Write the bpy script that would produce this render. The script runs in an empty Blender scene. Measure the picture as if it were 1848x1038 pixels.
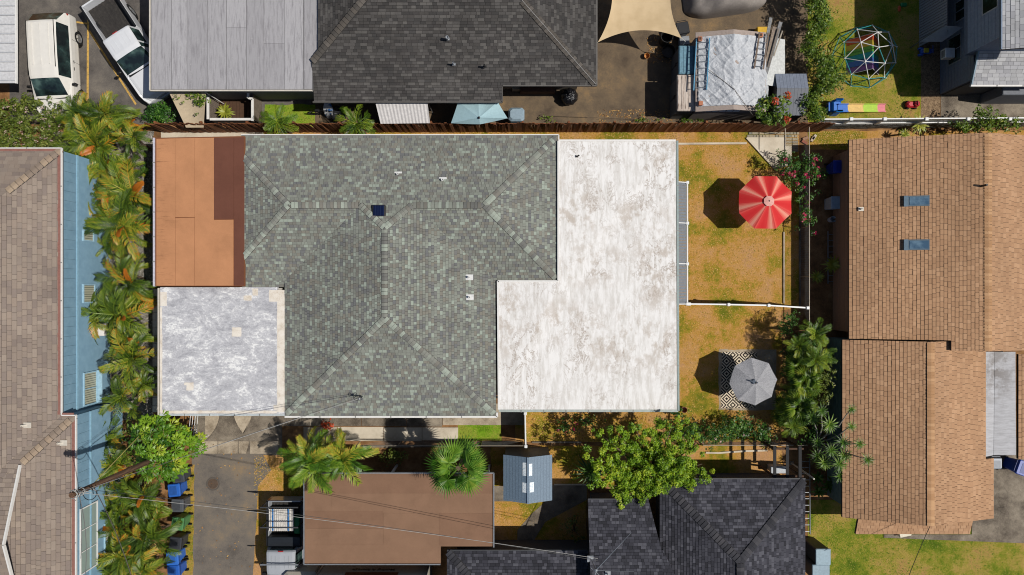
import bpy, math, random
import numpy as np
from mathutils import Vector, Matrix, noise as mnoise

# ---------------------------------------------------------------- camera, sky, sun, exposure
HC = 36.0            # camera height above the ground (m)
S = 34.5             # ground scale: photograph pixels per metre
sc = bpy.context.scene
C = sc.collection
cam_d = bpy.data.cameras.new('camera'); cam = bpy.data.objects.new('camera', cam_d); C.objects.link(cam)
cam.location = (0, 0, HC); cam.rotation_euler = (0, 0, 0)
cam_d.sensor_width = 36; cam_d.lens = 24.0; cam_d.clip_end = 500
sc.camera = cam
SUNV = Vector((-0.70, 0.10, -1.0))        # the way the sunlight travels
wd = bpy.data.worlds.new('World'); sc.world = wd; wd.use_nodes = True
wn = wd.node_tree; bg = wn.nodes['Background']
sky = wn.nodes.new('ShaderNodeTexSky'); sky.sky_type = 'NISHITA'; sky.sun_disc = False
sky.sun_elevation = math.atan2(1, math.hypot(SUNV.x, SUNV.y)); sky.sun_rotation = math.atan2(-SUNV.x, -SUNV.y)
wn.links.new(sky.outputs[0], bg.inputs[0]); bg.inputs[1].default_value = 0.065
sl = bpy.data.lights.new('sun', 'SUN'); sl.energy = 4.8; sl.angle = math.radians(0.5); sl.color = (1, 0.955, 0.88)
so = bpy.data.objects.new('sun', sl); C.objects.link(so); so.location = (20, -2, 40)
so.rotation_euler = SUNV.to_track_quat('-Z', 'Y').to_euler()
sc.view_settings.view_transform = 'Standard'; sc.view_settings.look = 'None'
sc.view_settings.exposure = 0.0; sc.view_settings.gamma = 1
sc.render.engine = 'CYCLES'; sc.cycles.use_denoising = True; sc.cycles.denoising_input_passes = 'RGB_ALBEDO_NORMAL'; sc.cycles.filter_width = 1.05
sc.cycles.max_bounces = 5; sc.cycles.diffuse_bounces = 2; sc.cycles.glossy_bounces = 2; sc.cycles.transmission_bounces = 3

rng = random.Random(7)
def R(a): return math.radians(a)
def W(px, py, z=0.0):
    "a point of the place from where it shows in the photograph and its height above the ground"
    k = (1 - z / HC) / S
    return Vector(((px - 924) * k, (519 - py) * k, z))

# ---------------------------------------------------------------- scene helpers
ORG = {}
def tag(o, label=None, cat=None, group=None, kind=None):
    if label: o['label'] = label
    if cat: o['category'] = cat
    if group: o['group'] = group
    if kind: o['kind'] = kind
    return o
def thing(name, label, cat, loc, group=None):
    o = bpy.data.objects.new(name, None); C.objects.link(o)
    o.empty_display_size = 0.2; o.location = loc; ORG[o.name] = Vector(loc)
    return tag(o, label, cat, group)
def link(name, me, parent=None):
    o = bpy.data.objects.new(name, me); C.objects.link(o)
    if parent: o.parent = parent; ORG[o.name] = ORG[parent.name]
    return o
def copy_tree(o, parent=None):
    c = o.copy(); C.objects.link(c); c.parent = parent
    for ch in list(o.children): copy_tree(ch, c)
    return c

class MB:
    "collects faces; build() links them as one mesh object"
    def __init__(s): s.v = []; s.f = []; s.t = []
    def add(s, vs, fs, tone=0.5):
        o = len(s.v); s.v += [tuple(p) for p in vs]
        s.f += [tuple(i + o for i in f) for f in fs]
        s.t += [tone] * len(fs); return s
    def box(s, c, d, rz=0, M=None, tone=0.5):
        x, y, z = d[0] / 2, d[1] / 2, d[2] / 2
        P = [Vector(p) for p in ((-x,-y,-z),(x,-y,-z),(x,y,-z),(-x,y,-z),(-x,-y,z),(x,-y,z),(x,y,z),(-x,y,z))]
        if M is None: M = Matrix.Translation(Vector(c)) @ Matrix.Rotation(rz, 4, 'Z')
        return s.add([M @ p for p in P], [(3,2,1,0),(4,5,6,7),(0,1,5,4),(1,2,6,5),(2,3,7,6),(3,0,4,7)], tone)
    def bevbox(s, c, d, b=0.03, rz=0, taper=1.0, tone=0.5):
        "box with chamfered vertical edges and top rim; taper scales the bottom"
        x, y, h = d[0] / 2, d[1] / 2, d[2]
        def ring(k, z, ins): 
            X, Y = x * k - ins, y * k - ins
            return [(-X+b,-Y,z),(X-b,-Y,z),(X,-Y+b,z),(X,Y-b,z),(X-b,Y,z),(-X+b,Y,z),(-X,Y-b,z),(-X,-Y+b,z)]
        v = ring(taper, 0, 0) + ring(1, h - b, 0) + ring(1, h, b * .8)
        f = [tuple(range(7, -1, -1)), tuple(range(16, 24))]
        for k in (0, 8):
            f += [(k+i, k+(i+1) % 8, k+8+(i+1) % 8, k+8+i) for i in range(8)]
        M = Matrix.Translation(Vector(c)) @ Matrix.Rotation(rz, 4, 'Z')
        return s.add([M @ Vector(p) for p in v], f, tone)
    def bar(s, a, b, w, h, up=Vector((0, 0, 1)), tone=0.5):
        a = Vector(a); b = Vector(b); d = b - a; L = d.length; d.normalize()
        side = d.cross(up)
        if side.length < 1e-4: side = Vector((1, 0, 0))
        side.normalize(); u = side.cross(d)
        M = Matrix((d, side, u)).transposed().to_4x4(); M.translation = (a + b) / 2
        return s.box(None, (L, w, h), M=M, tone=tone)
    def prism(s, pts, z0, z1, tone=0.5):
        pts = [(p[0], p[1]) for p in pts]
        if sum(pts[i-1][0]*pts[i][1]-pts[i][0]*pts[i-1][1] for i in range(len(pts))) < 0: pts = pts[::-1]
        n = len(pts)
        return s.add([(p[0], p[1], z0) for p in pts] + [(p[0], p[1], z1) for p in pts],
              [tuple(range(n-1, -1, -1)), tuple(range(n, 2*n))] + [(i, (i+1) % n, n+(i+1) % n, n+i) for i in range(n)], tone)
    def slab(s, pts, th, tone=0.5):
        "3D polygon seen from above, thickened downwards"
        pts = [Vector(p) for p in pts]; n = len(pts)
        if sum(pts[i-1].x*pts[i].y-pts[i].x*pts[i-1].y for i in range(n)) < 0: pts = pts[::-1]
        lo = [p - Vector((0, 0, th)) for p in pts]
        return s.add(lo + pts, [tuple(range(n-1, -1, -1)), tuple(range(n, 2*n))] + [(i, (i+1) % n, n+(i+1) % n, n+i) for i in range(n)], tone)
    def tube(s, pts, r, n=6, tone=0.5, caps=True):
        pts = [Vector(p) for p in pts]; k = len(pts)
        rs = r if isinstance(r, (list, tuple)) else [r] * k
        v = []; prev = None
        for i, p in enumerate(pts):
            d = (pts[min(i+1, k-1)] - pts[max(i-1, 0)]).normalized()
            a = d.orthogonal().normalized() if prev is None else (prev - d * prev.dot(d)).normalized()
            prev = a; b = d.cross(a)
            v += [p + (a * math.cos(2*math.pi*j/n) + b * math.sin(2*math.pi*j/n)) * rs[i] for j in range(n)]
        f = [(i*n+j, i*n+(j+1) % n, (i+1)*n+(j+1) % n, (i+1)*n+j) for i in range(k-1) for j in range(n)]
        if caps: f += [tuple(range(n-1, -1, -1)), tuple(range((k-1)*n, k*n))]
        return s.add(v, f, tone)
    def lathe(s, c, prof, n=16, tone=0.5, axis='Z'):
        c = Vector(c); v = []; m = len(prof)
        for r, z in prof:
            for j in range(n):
                a = 2*math.pi*j/n; p = Vector((r*math.cos(a), r*math.sin(a), z))
                if axis == 'Y': p = Vector((p.x, p.z, p.y))
                if axis == 'X': p = Vector((p.z, p.x, p.y))
                v.append(c + p)
        f = [(i*n+j, i*n+(j+1) % n, (i+1)*n+(j+1) % n, (i+1)*n+j) for i in range(m-1) for j in range(n)]
        return s.add(v, f, tone)
    def grid(s, P, tone=0.5):
        "P[i][j] points -> quads"
        a, b = len(P), len(P[0])
        return s.add([p for r in P for p in r], [(i*b+j, (i+1)*b+j, (i+1)*b+j+1, i*b+j+1) for i in range(a-1) for j in range(b-1)], tone)
    def mesh(s, name, mat, off=Vector((0, 0, 0)), smooth=False):
        me = bpy.data.meshes.new(name)
        me.from_pydata([(v[0]-off.x, v[1]-off.y, v[2]-off.z) for v in s.v], [], s.f)
        at = me.attributes.new('tone', 'FLOAT', 'FACE'); at.data.foreach_set('value', [float(x) for x in s.t])
        if mat: me.materials.append(mat)
        if smooth: me.polygons.foreach_set('use_smooth', [True] * len(me.polygons))
        me.update(); return me
    def build(s, name, mat, parent=None, smooth=False, label=None, cat=None, group=None, kind=None):
        if parent: off = ORG[parent.name]
        else:
            a = np.array(s.v); off = Vector(((a[:, 0].min()+a[:, 0].max())/2, (a[:, 1].min()+a[:, 1].max())/2, a[:, 2].min()))
        o = link(name, s.mesh(name, mat, off, smooth), parent)
        if not parent: o.location = off; ORG[o.name] = off
        return tag(o, label, cat, group, kind)

def quad_cloud(name, mat, P, U, V, tone, parent=None):
    "many leaf-shaped quads: centres P, half axes U (length) and V (width)"
    P = np.asarray(P); U = np.asarray(U); V = np.asarray(V); n = len(P)
    off = np.array(ORG[parent.name]) if parent else np.zeros(3)
    co = np.stack([P - U, P + V - U*.1, P + U, P - V - U*.1], 1).reshape(-1, 3) - off
    me = bpy.data.meshes.new(name)
    me.vertices.add(4*n); me.vertices.foreach_set('co', co.astype(np.float32).ravel())
    me.loops.add(4*n); me.loops.foreach_set('vertex_index', np.arange(4*n, dtype=np.int32))
    me.polygons.add(n); me.polygons.foreach_set('loop_start', np.arange(0, 4*n, 4, dtype=np.int32))
    me.update(calc_edges=True)
    at = me.attributes.new('tone', 'FLOAT', 'FACE'); at.data.foreach_set('value', np.asarray(tone, dtype=np.float32))
    me.materials.append(mat)
    return link(name, me, parent)

# ---------------------------------------------------------------- material helpers
KL = 1 / 1.38
def lin(c): c /= 255.0; return c / 12.92 if c <= 0.04045 else ((c + 0.055) / 1.055) ** 2.4
def pc(r, g, b, k=1.0): return (min(.85, lin(r)*KL*k), min(.85, lin(g)*KL*k), min(.85, lin(b)*KL*k), 1)
class G:
    def __init__(s, name):
        s.m = bpy.data.materials.new(name); s.m.use_nodes = True; s.t = s.m.node_tree; s.b = s.t.nodes['Principled BSDF']
        s._pos = None
    def nd(s, t): return s.t.nodes.new(t)
    def put(s, sock, x):
        if isinstance(x, bpy.types.NodeSocket): s.t.links.new(x, sock)
        elif x is not None: sock.default_value = x
    def pos(s, scale=(1, 1, 1), local=False):
        if local: o = s.nd('ShaderNodeTexCoord').outputs['Object']
        else: o = s.nd('ShaderNodeNewGeometry').outputs['Position']
        m = s.nd('ShaderNodeMapping'); m.inputs['Scale'].default_value = scale; s.t.links.new(o, m.inputs[0]); return m.outputs[0]
    def noise(s, scale, detail=4, rough=.6, vec=None, dist=0):
        n = s.nd('ShaderNodeTexNoise'); s.put(n.inputs['Vector'], vec if vec is not None else s.pos())
        n.inputs['Scale'].default_value = scale; n.inputs['Detail'].default_value = detail
        n.inputs['Roughness'].default_value = rough; n.inputs['Distortion'].default_value = dist; return n.outputs[0]
    def vor(s, scale, vec=None, feature='F1', out='Distance'):
        n = s.nd('ShaderNodeTexVoronoi'); n.feature = feature; s.put(n.inputs['Vector'], vec if vec is not None else s.pos())
        n.inputs['Scale'].default_value = scale; return n.outputs[out]
    def ramp(s, fac, stops, interp='LINEAR'):
        n = s.nd('ShaderNodeValToRGB'); s.put(n.inputs[0], fac); e = n.color_ramp; e.interpolation = interp
        while len(e.elements) < len(stops): e.elements.new(.5)
        for el, (p, c) in zip(e.elements, stops):
            el.position = p; el.color = c if not isinstance(c, (int, float)) else (c, c, c, 1)
        return n.outputs[0]
    def mix(s, fac, a, b, mode='MIX'):
        n = s.nd('ShaderNodeMix'); n.data_type = 'RGBA'; n.blend_type = mode
        s.put(n.inputs[0], fac); s.put(n.inputs[6], a); s.put(n.inputs[7], b); return n.outputs[2]
    def math(s, op, a, b=None, c=None, clamp=False):
        n = s.nd('ShaderNodeMath'); n.operation = op; n.use_clamp = clamp
        s.put(n.inputs[0], a); s.put(n.inputs[1], b)
        if c is not None: s.put(n.inputs[2], c)
        return n.outputs[0]
    def attr(s, name='tone'):
        n = s.nd('ShaderNodeAttribute'); n.attribute_name = name; return n.outputs['Fac']
    def rnd(s): return s.nd('ShaderNodeObjectInfo').outputs['Random']
    def xyz(s, vec=None):
        n = s.nd('ShaderNodeSeparateXYZ'); s.put(n.inputs[0], vec if vec is not None else s.pos()); return n.outputs
    def blob(s, px, py, rx, ry, z=0):
        "a soft patch centred on one spot of the place (a stain, a worn spot)"
        c = W(px, py, z); o = s.nd('ShaderNodeNewGeometry').outputs['Position']
        m = s.nd('ShaderNodeMapping'); m.vector_type = 'TEXTURE'
        m.inputs['Location'].default_value = (c.x, c.y, 0); m.inputs['Scale'].default_value = (rx / S, ry / S, 1000)
        s.t.links.new(o, m.inputs[0])
        l = s.nd('ShaderNodeVectorMath'); l.operation = 'LENGTH'; s.t.links.new(m.outputs[0], l.inputs[0])
        return s.math('SUBTRACT', 1.0, l.outputs['Value'], clamp=True)
    def fin(s, col, rough=.8, bump=None, bs=.4, bd=.02, spec=.3, metal=0, transl=0, coat=0):
        b = s.b; s.put(b.inputs['Base Color'], col); s.put(b.inputs['Roughness'], rough)
        b.inputs['Specular IOR Level'].default_value = spec; b.inputs['Metallic'].default_value = metal
        b.inputs['Coat Weight'].default_value = coat
        if bump is not None:
            n = s.nd('ShaderNodeBump'); n.inputs['Strength'].default_value = bs; n.inputs['Distance'].default_value = bd
            s.put(n.inputs['Height'], bump); s.t.links.new(n.outputs[0], b.inputs['Normal'])
        if transl:
            tr = s.nd('ShaderNodeBsdfTranslucent'); s.put(tr.inputs[0], col); mx = s.nd('ShaderNodeMixShader'); mx.inputs[0].default_value = transl
            s.t.links.new(b.outputs[0], mx.inputs[1]); s.t.links.new(tr.outputs[0], mx.inputs[2])
            s.t.links.new(mx.outputs[0], s.t.nodes['Material Output'].inputs[0])
        return s.m
MC = {}
def plain(rgb, rough=.6, metal=0, spec=.4, var=.12, sc_=9.0):
    "painted or plastic surface with slight dirt"
    k = (rgb, rough, metal, var)
    if k not in MC:
        g = G('paint_%d_%d_%d' % rgb); n = g.noise(sc_, 5, .65)
        c = pc(*rgb); d = tuple(x * (1 - var * 2) for x in c[:3]) + (1,)
        MC[k] = g.fin(g.mix(g.ramp(n, [(.35, 0), (.7, 1)]), d, c), rough, bump=g.noise(60, 2), bs=.05, spec=spec, metal=metal)
    return MC[k]
def mottled(name, cols, scale=1.5, rough=.9, grain=40, gs=.5, bs=.5, bd=.02, stretch=(1, 1, 1), spec=.2):
    "ground, concrete or asphalt: a ramp over layered noise, with fine grain"
    g = G(name); p = g.pos(stretch); n = g.noise(scale, 8, .68, p)
    n = g.math('ADD', n, g.math('MULTIPLY', g.math('SUBTRACT', g.noise(grain, 3, .7), .5), gs))
    k = len(cols); lo, hi = .3, .72
    c = g.ramp(n, [(lo + (hi - lo) * i / (k - 1), pc(*cc)) for i, cc in enumerate(cols)])
    return g.fin(c, rough, bump=g.noise(grain * 1.3, 4, .7), bs=bs, bd=bd, spec=spec)
def shingle_mat(name, cols, grain=.25, weather=.25, streak=None, rnd=False):
    g = G(name); t = g.rnd() if rnd else g.attr(); k = len(cols)
    c = g.ramp(t, [(i / k, pc(*cc)) for i, cc in enumerate(cols)], 'CONSTANT')
    n = g.noise(55, 3, .7); c = g.mix(1.0, c, g.ramp(n, [(.3, 1 - grain), (.7, 1 + grain * .5)]), 'MULTIPLY')
    w = g.noise(.45, 5, .6, g.pos(streak or (1, 1, 1))); c = g.mix(1.0, c, g.ramp(w, [(.3, 1 - weather), (.7, 1 + weather * .3)]), 'MULTIPLY')
    return g.fin(c, .92, bump=n, bs=.5, bd=.006, spec=.15)
# ---------------------------------------------------------------- ground
def lawn_mat(name, green, dry, soil=(150, 108, 62)):
    g = G(name)
    big = g.noise(.42, 7, .62); mid = g.noise(3.2, 6, .7); fine = g.noise(26, 3, .75)
    f = g.math('ADD', g.math('MULTIPLY', big, .74), g.math('MULTIPLY', mid, .26))
    f = g.math('ADD', f, g.math('MULTIPLY', g.math('SUBTRACT', fine, .5), .30))
    st = [(.38, pc(*green[0])), (.455, pc(*green[1])), (.495, pc(*dry[0])), (.55, pc(*dry[1])), (.63, pc(*soil))]
    c = g.ramp(f, st)
    c = g.mix(1.0, c, g.ramp(g.noise(60, 2, .8), [(.25, .72), (.75, 1.2)]), 'MULTIPLY'); c = g.mix(1.0, c, g.ramp(g.noise(15, 4, .75), [(.3, .78), (.7, 1.15)]), 'MULTIPLY')
    return g.fin(c, .95, bump=g.noise(38, 4, .8), bs=.9, bd=.05, spec=.1)
M_soil = mottled('bare_soil', [(92, 66, 44), (128, 92, 58), (158, 118, 78), (182, 142, 100)], 1.2, bs=.8)
M_dry = lawn_mat('dry_lawn', [(118, 124, 36), (168, 148, 50)], [(204, 152, 76), (210, 162, 98)], (206, 158, 114))
M_south = lawn_mat('mixed_lawn', [(96, 104, 34), (150, 138, 50)], [(184, 148, 66), (192, 160, 92)], (160, 124, 78))
M_green = lawn_mat('green_lawn', [(92, 116, 30), (136, 146, 44)], [(164, 152, 62), (186, 160, 86)], (182, 140, 88))
M_lush = lawn_mat('lush_grass', [(88, 130, 22), (122, 164, 34)], [(142, 174, 50), (156, 170, 64)], (166, 158, 70))
M_asphalt = mottled('asphalt', [(74, 70, 68), (98, 93, 89), (112, 106, 100), (132, 124, 114)], .9, grain=60, gs=.9)
M_asphalt_dusty = mottled('dusty_asphalt', [(82, 70, 58), (104, 90, 74), (120, 103, 82), (150, 122, 86)], .7, grain=55, gs=.75)
M_drive = mottled('driveway_asphalt', [(88, 82, 76), (112, 105, 98), (126, 116, 104), (152, 128, 96)], .6, grain=55, gs=.6)
M_conc = mottled('concrete', [(122, 108, 90), (162, 148, 128), (190, 175, 153), (208, 194, 172)], 1.0, grain=45)
M_conc_grey = mottled('weathered_concrete', [(74, 66, 58), (112, 102, 90), (142, 131, 116), (168, 156, 138)], .8, grain=45, gs=.6)
M_conc_pale = mottled('pale_concrete', [(176, 162, 142), (202, 190, 170), (216, 204, 184), (224, 214, 196)], .9, grain=45, gs=.3)
M_gravel = mottled('gravel', [(70, 66, 60), (120, 114, 106), (150, 144, 134), (182, 176, 166)], 9, grain=22, gs=1.0, bs=1, bd=.05)
M_pebble = mottled('exposed_pebble', [(92, 74, 56), (126, 104, 80), (150, 126, 98), (176, 150, 120)], 7, grain=24, gs=.8, bs=.9)

def jag(pts, amt, step=.35):
    out = []
    for i in range(len(pts)):
        a = Vector(pts[i]); b = Vector(pts[(i+1) % len(pts)]); n = max(1, int((b - a).length / step))
        for k in range(n):
            p = a.lerp(b, k / n)
            if amt: p += Vector((rng.uniform(-amt, amt), rng.uniform(-amt, amt), 0))
            out.append(p)
    return out
def sheet(name, pts, z, mat, label, edge=0.0, th=0.0):
    P = [W(x, y, 0) for x, y in pts]
    if edge: P = jag(P, edge)
    P = [Vector((p.x, p.y, z)) for p in P]
    mb = MB()
    if th: mb.slab(P, th)
    else:
        if sum(P[i-1].x*P[i].y-P[i].x*P[i-1].y for i in range(len(P))) < 0: P = P[::-1]
        mb.add(P, [tuple(range(len(P)))])
    return mb.build(name, mat, label=label, cat=name.replace('_', ' '), kind='structure')
g0 = MB(); g0.add([(-90,-70,0),(90,-70,0),(90,70,0),(-90,70,0)], [(0,1,2,3)])
g0.build('ground', M_soil, label='bare brown soil between and around the houses', cat='ground', kind='structure')
sheet('parking_lot', [(10, -60), (560, -60), (560, 222), (10, 222)], .006, M_asphalt, 'dark asphalt parking lot under the white minivan and white pickup')
sheet('asphalt_yard', [(560, -60), (1462, -60), (1462, 236), (560, 236)], .009, M_asphalt_dusty, 'dusty brown asphalt yard beside the tarp covered shed', .03)
sheet('lawn', [(1462, -60), (1668, -60), (1668, 218), (1462, 218)], .010, M_green, 'patchy green lawn under the climbing dome')
sheet('path', [(1668, 60), (1703, 60), (1703, 216), (1668, 216)], .014, M_pebble, 'brown pebble path beside the grey two storey house')
sheet('driveway', [(1704, 20), (1900, 20), (1900, 216), (1704, 216)], .016, M_conc_grey, 'concrete apron in front of the grey two storey house')
sheet('lawn', [(1226-30, 236), (1446, 236), (1446, 560), (1196, 560)], .008, M_dry, 'dry orange lawn beneath the red patio umbrella')
sheet('lawn', [(1190, 560), (1440, 560), (1440, 800), (930, 800), (930, 700), (1190, 700)], .0085, M_dry, 'dry lawn around the patterned rug and the rose bushes')
sheet('lawn', [(290, 234), (1230, 234), (1230, 262), (290, 262)], .007, M_dry, 'narrow strip of dry grass between wooden fence and green roofed house')
sheet('lawn', [(1462, 234), (1900, 234), (1900, 300), (1462, 300)], .007, M_dry, 'dry grass strip beside the grey retaining wall', .04)
sheet('lawn', [(1462, 905), (1910, 905), (1910, 1110), (1462, 1110)], .008, M_green, 'green and gold lawn south of the tan roofed house')
sheet('driveway', [(1600, 968), (1760, 968), (1760, 790), (1910, 790), (1910, 986), (1600, 974)], .03, M_conc_grey, 'stained concrete driveway beside the tan roofed house', th=.06)
sheet('driveway', [(342, 822), (470, 822), (486, 850), (462, 880), (458, 960), (452, 1060), (342, 1060)], .010, M_drive, 'grey asphalt driveway with a round manhole cover', .02)
sheet('lawn', [(452, 818), (560, 818), (560, 1060), (446, 1060)], .007, M_dry, 'dry straw patch beside the grey driveway', .05)
sheet('lawn', [(322, 840), (346, 840), (344, 1060), (322, 1060)], .012, M_south, 'thin grass verge beside the row of wheeled bins', .04)
sheet('lawn', [(886, 806), (1420, 806), (1420, 880), (1060, 880), (1060, 1010), (886, 1010)], .006, M_dry, 'dry yard grass around the blue grey shed', .05)
sheet('lawn', [(826, 768), (905, 768), (905, 797), (826, 797)], .013, M_lush, 'small rectangle of green grass by the walkway', .02)
sheet('lawn', [(474, 186), (566, 186), (566, 226), (474, 226)], .013, M_lush, 'bright green grass patch behind the wooden fence', .05)
sheet('gravel_bed', [(90, 236), (272, 236), (272, 760), (90, 760)], .007, M_gravel, 'grey gravel bed under the palms beside the blue house', .05)
sheet('planting_bed', [(90, 760), (330, 760), (330, 1070), (90, 1070)], .0065, M_soil, 'brown planting bed behind the row of wheeled bins', .05)
sheet('planting_bed', [(1415, 560), (1465, 560), (1465, 905), (1415, 905)], .0095, M_soil, 'shady planting bed of palms beside the tan roofed house', .05)
sheet('path', [(1467, 268), (1540, 268), (1540, 600), (1467, 600)], .0105, M_soil, 'shaded dirt side passage beside the tan roofed house')
# walkway slabs south of the main house
def slab_piece(px0, py0, px1, py1, z, mat, name='walkway_slab'):
    a, b = W(px0, py0), W(px1, py1); mb = MB()
    mb.prism([(a.x, a.y), (b.x, a.y), (b.x, b.y), (a.x, b.y)], -.05, z); return mb
wk = thing('walkway', 'concrete walkway of grey and pale slabs along the green roofed house', 'walkway', W(640, 775), None); wk['kind'] = 'structure'
for x0, x1, y0, y1, m in [(500, 650, 730, 771, M_conc_grey), (651, 732, 730, 771, M_conc_grey), (733, 797, 730, 772, M_conc_grey), (798, 947, 730, 769, M_conc),
                          (545, 606, 772.5, 800, M_conc), (607, 690, 772.5, 798, M_conc_pale), (691, 760, 773.5, 798, M_conc_pale), (761, 826, 773.5, 797, M_conc_pale)]:
    slab_piece(x0, y0, x1, y1, .03 + rng.uniform(-.006, .006), m).build('walkway_slab', m, wk)
sheet('patio', [(346, 742), (506, 742), (506, 824), (346, 824)], .008, M_conc_grey, 'dark mortar bed between the patio slabs')
pt = thing('patio', 'weathered concrete patio slabs with curved joints by the driveway', 'patio', W(440, 780)); pt['kind'] = 'structure'
def poly_piece(pts, z, m, name, par):
    mb = MB(); P = [W(x, y) for x, y in pts]; mb.prism(P, -.05, z); mb.build(name, m, par)
arc1 = [(393 - 26*(t/6)**2.2, 745 + 52*t/6) for t in range(7)]
arc2 = [(417 + 18*(t/6)**1.8, 745 + 40*t/6) for t in range(7)]
arc3 = [(452 - 17*(t/6)**1.8, 745 + 40*t/6) for t in range(7)]
poly_piece([(366, 745)] + [(x - 1, y) for x, y in arc1] + [(366, 797)], .026, M_conc, 'patio_slab', pt)
poly_piece(arc1 + [(367, 797.5), (434, 797.5)] + arc2[::-1], .030, M_conc_grey, 'patio_slab', pt)
poly_piece([(x + .8, y) for x, y in arc2] + [(x - .8, y) for x, y in arc3[::-1]], .034, M_conc, 'patio_slab', pt)
poly_piece([(453, 745), (500, 745), (500, 797.5), (435.5, 797.5)] + arc3[::-1], .028, M_conc_grey, 'patio_slab', pt)
for i, (a, b) in enumerate([(352, 389), (390, 426), (427, 447), (448, 500)]):
    poly_piece([(a, 798.6), (b - .8, 798.6), (b - .8 - (6 if i == 2 else 0), 821), (a, 821)], .024 + .004 * i, M_conc, 'patio_slab', pt)
# slab with pavers in the north-east corner
tp = thing('terrace', 'pale triangular concrete slab edged with stone pavers', 'terrace', W(1400, 260)); tp['kind'] = 'structure'
poly_piece([(1351, 246), (1420, 246), (1420, 262), (1432, 262), (1432, 296), (1402, 304)], .05, M_conc_pale, 'slab', tp)
gp = G('paver_stone'); M_paver = gp.fin(gp.mix(.35, gp.ramp(gp.rnd(), [(0, pc(150, 150, 140)), (.35, pc(186, 172, 146)), (.7, pc(202, 184, 152)), (1, pc(160, 152, 138))]), gp.ramp(gp.noise(14, 5), [(.3, .05), (.7, .6)]), 'MULTIPLY'), .9, bump=gp.noise(40, 3), bs=.4)
def paver(x0, y0, x1, y1, par, z=.055):
    a, b = W(x0, y0), W(x1, y1); mb = MB()
    mb.bevbox(((a.x+b.x)/2, (a.y+b.y)/2, 0), (b.x-a.x-.015, a.y-b.y-.015, z + rng.uniform(-.006, .006)), .012); mb.build('paver', M_paver, par)
x = 1351.0
for row, y in enumerate((231.5, 236.5, 241.5)):
    x = 1351.0 + (row % 2) * 3
    while x < 1443:
        w = rng.choice((6, 9, 11)); paver(x, y, min(x + w, 1446), y + 4.6, tp); x += w
for row, xx in enumerate((1421, 1433)):
    y = 246.6
    while y < (262 if row == 0 else 268):
        paver(xx, y, xx + 11.5, y + 5, tp); y += 5.2
# narrow borders
def curb(pts, z, mat, label, w=.1, name='garden_border'):
    mb = MB(); P = [W(x, y) for x, y in pts]
    for a, b in zip(P, P[1:]): mb.bar((a.x, a.y, z/2 - .02), (b.x, b.y, z/2 - .02), w, z + .04)
    return mb.build(name, mat, label=label, cat='border', kind='structure')
curb([(1226, 258), (1350, 257)], .09, M_conc_pale, 'pale concrete edging strip along the north of the dry lawn')
curb([(1350, 247), (1403, 305)], .10, M_conc_pale, 'pale edging along the slanted side of the triangular slab', .09)
curb([(1418, 418), (1418, 548)], .08, M_conc, 'concrete edging on the side of the lawn by the vines', .07)
curb([(1447, 300), (1447, 556)], .08, M_conc_grey, 'grey concrete edging in the shade of the chain link fence', .08)
curb([(1276, 819), (1300, 819.5), (1320, 818), (1350, 816), (1388, 815)], .07, M_conc_pale, 'pale timber edging south of the shrub row', .09)
curb([(1000, 877), (1080, 877)], .07, M_conc_pale, 'pale concrete edging near the blue grey shed', .07)
curb([(640, 808), (905, 806)], .12, M_conc_grey, 'dark concrete edging south of the walkway', .1)
curb([(960, 800), (1050, 800)], .10, M_conc_grey, 'dark timber edging near the rose bushes', .08)
sheet('path', [(890, 880), (1060, 878), (1060, 905), (985, 945), (960, 985), (960, 1020), (932, 1020), (934, 960), (960, 930), (985, 908), (890, 908)], .02, M_conc_grey, 'curved grey concrete path beside the blue grey shed')
sheet('path', [(285, 233), (472, 233), (472, 262), (285, 262)], .014, M_conc_pale, 'pale concrete strip between wooden fence and orange side roof', .02)
# painted parking lines
M_yellow = mottled('yellow_paint', [(120, 104, 76), (196, 158, 84), (214, 172, 92), (206, 164, 90)], 6, grain=30, gs=.6)
def paint(a, b, w, label):
    mb = MB(); A, B = W(*a), W(*b); mb.bar((A.x, A.y, .0105), (B.x, B.y, .0105), w, .003)
    mb.build('parking_line', M_yellow, label=label, cat='parking line', kind='structure')
paint((153, 30), (152, 200), .11, 'straight worn yellow parking line beside the white minivan')
paint((155, 52), (240, 186), .10, 'slanted worn yellow parking line between minivan and pickup')
paint((130, 36), (152, 39), .09, 'short worn yellow cross line behind the white minivan')
mh = thing('manhole_cover', 'round rusty manhole cover set in the grey driveway', 'manhole', W(380, 876))
c = W(380, 876); mb = MB(); mb.lathe((c.x, c.y, .0), [(0, .022), (.27, .022), (.27, .0)], 20); mb.build('cover', plain((112, 92, 76), .8, 0, .3, .25), mh)
mb = MB(); mb.lathe((c.x, c.y, .0), [(.29, .0), (.29, .018), (.36, .018), (.36, .0)], 24); mb.build('ring', plain((96, 88, 80), .8), mh)
mb = MB()
for k in range(-3, 4): mb.box((c.x, c.y + k*.07, .025), (2*math.sqrt(.066 - (k*.07)**2), .02, .008))
mb.build('tread', plain((92, 76, 64), .8), mh)

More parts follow.
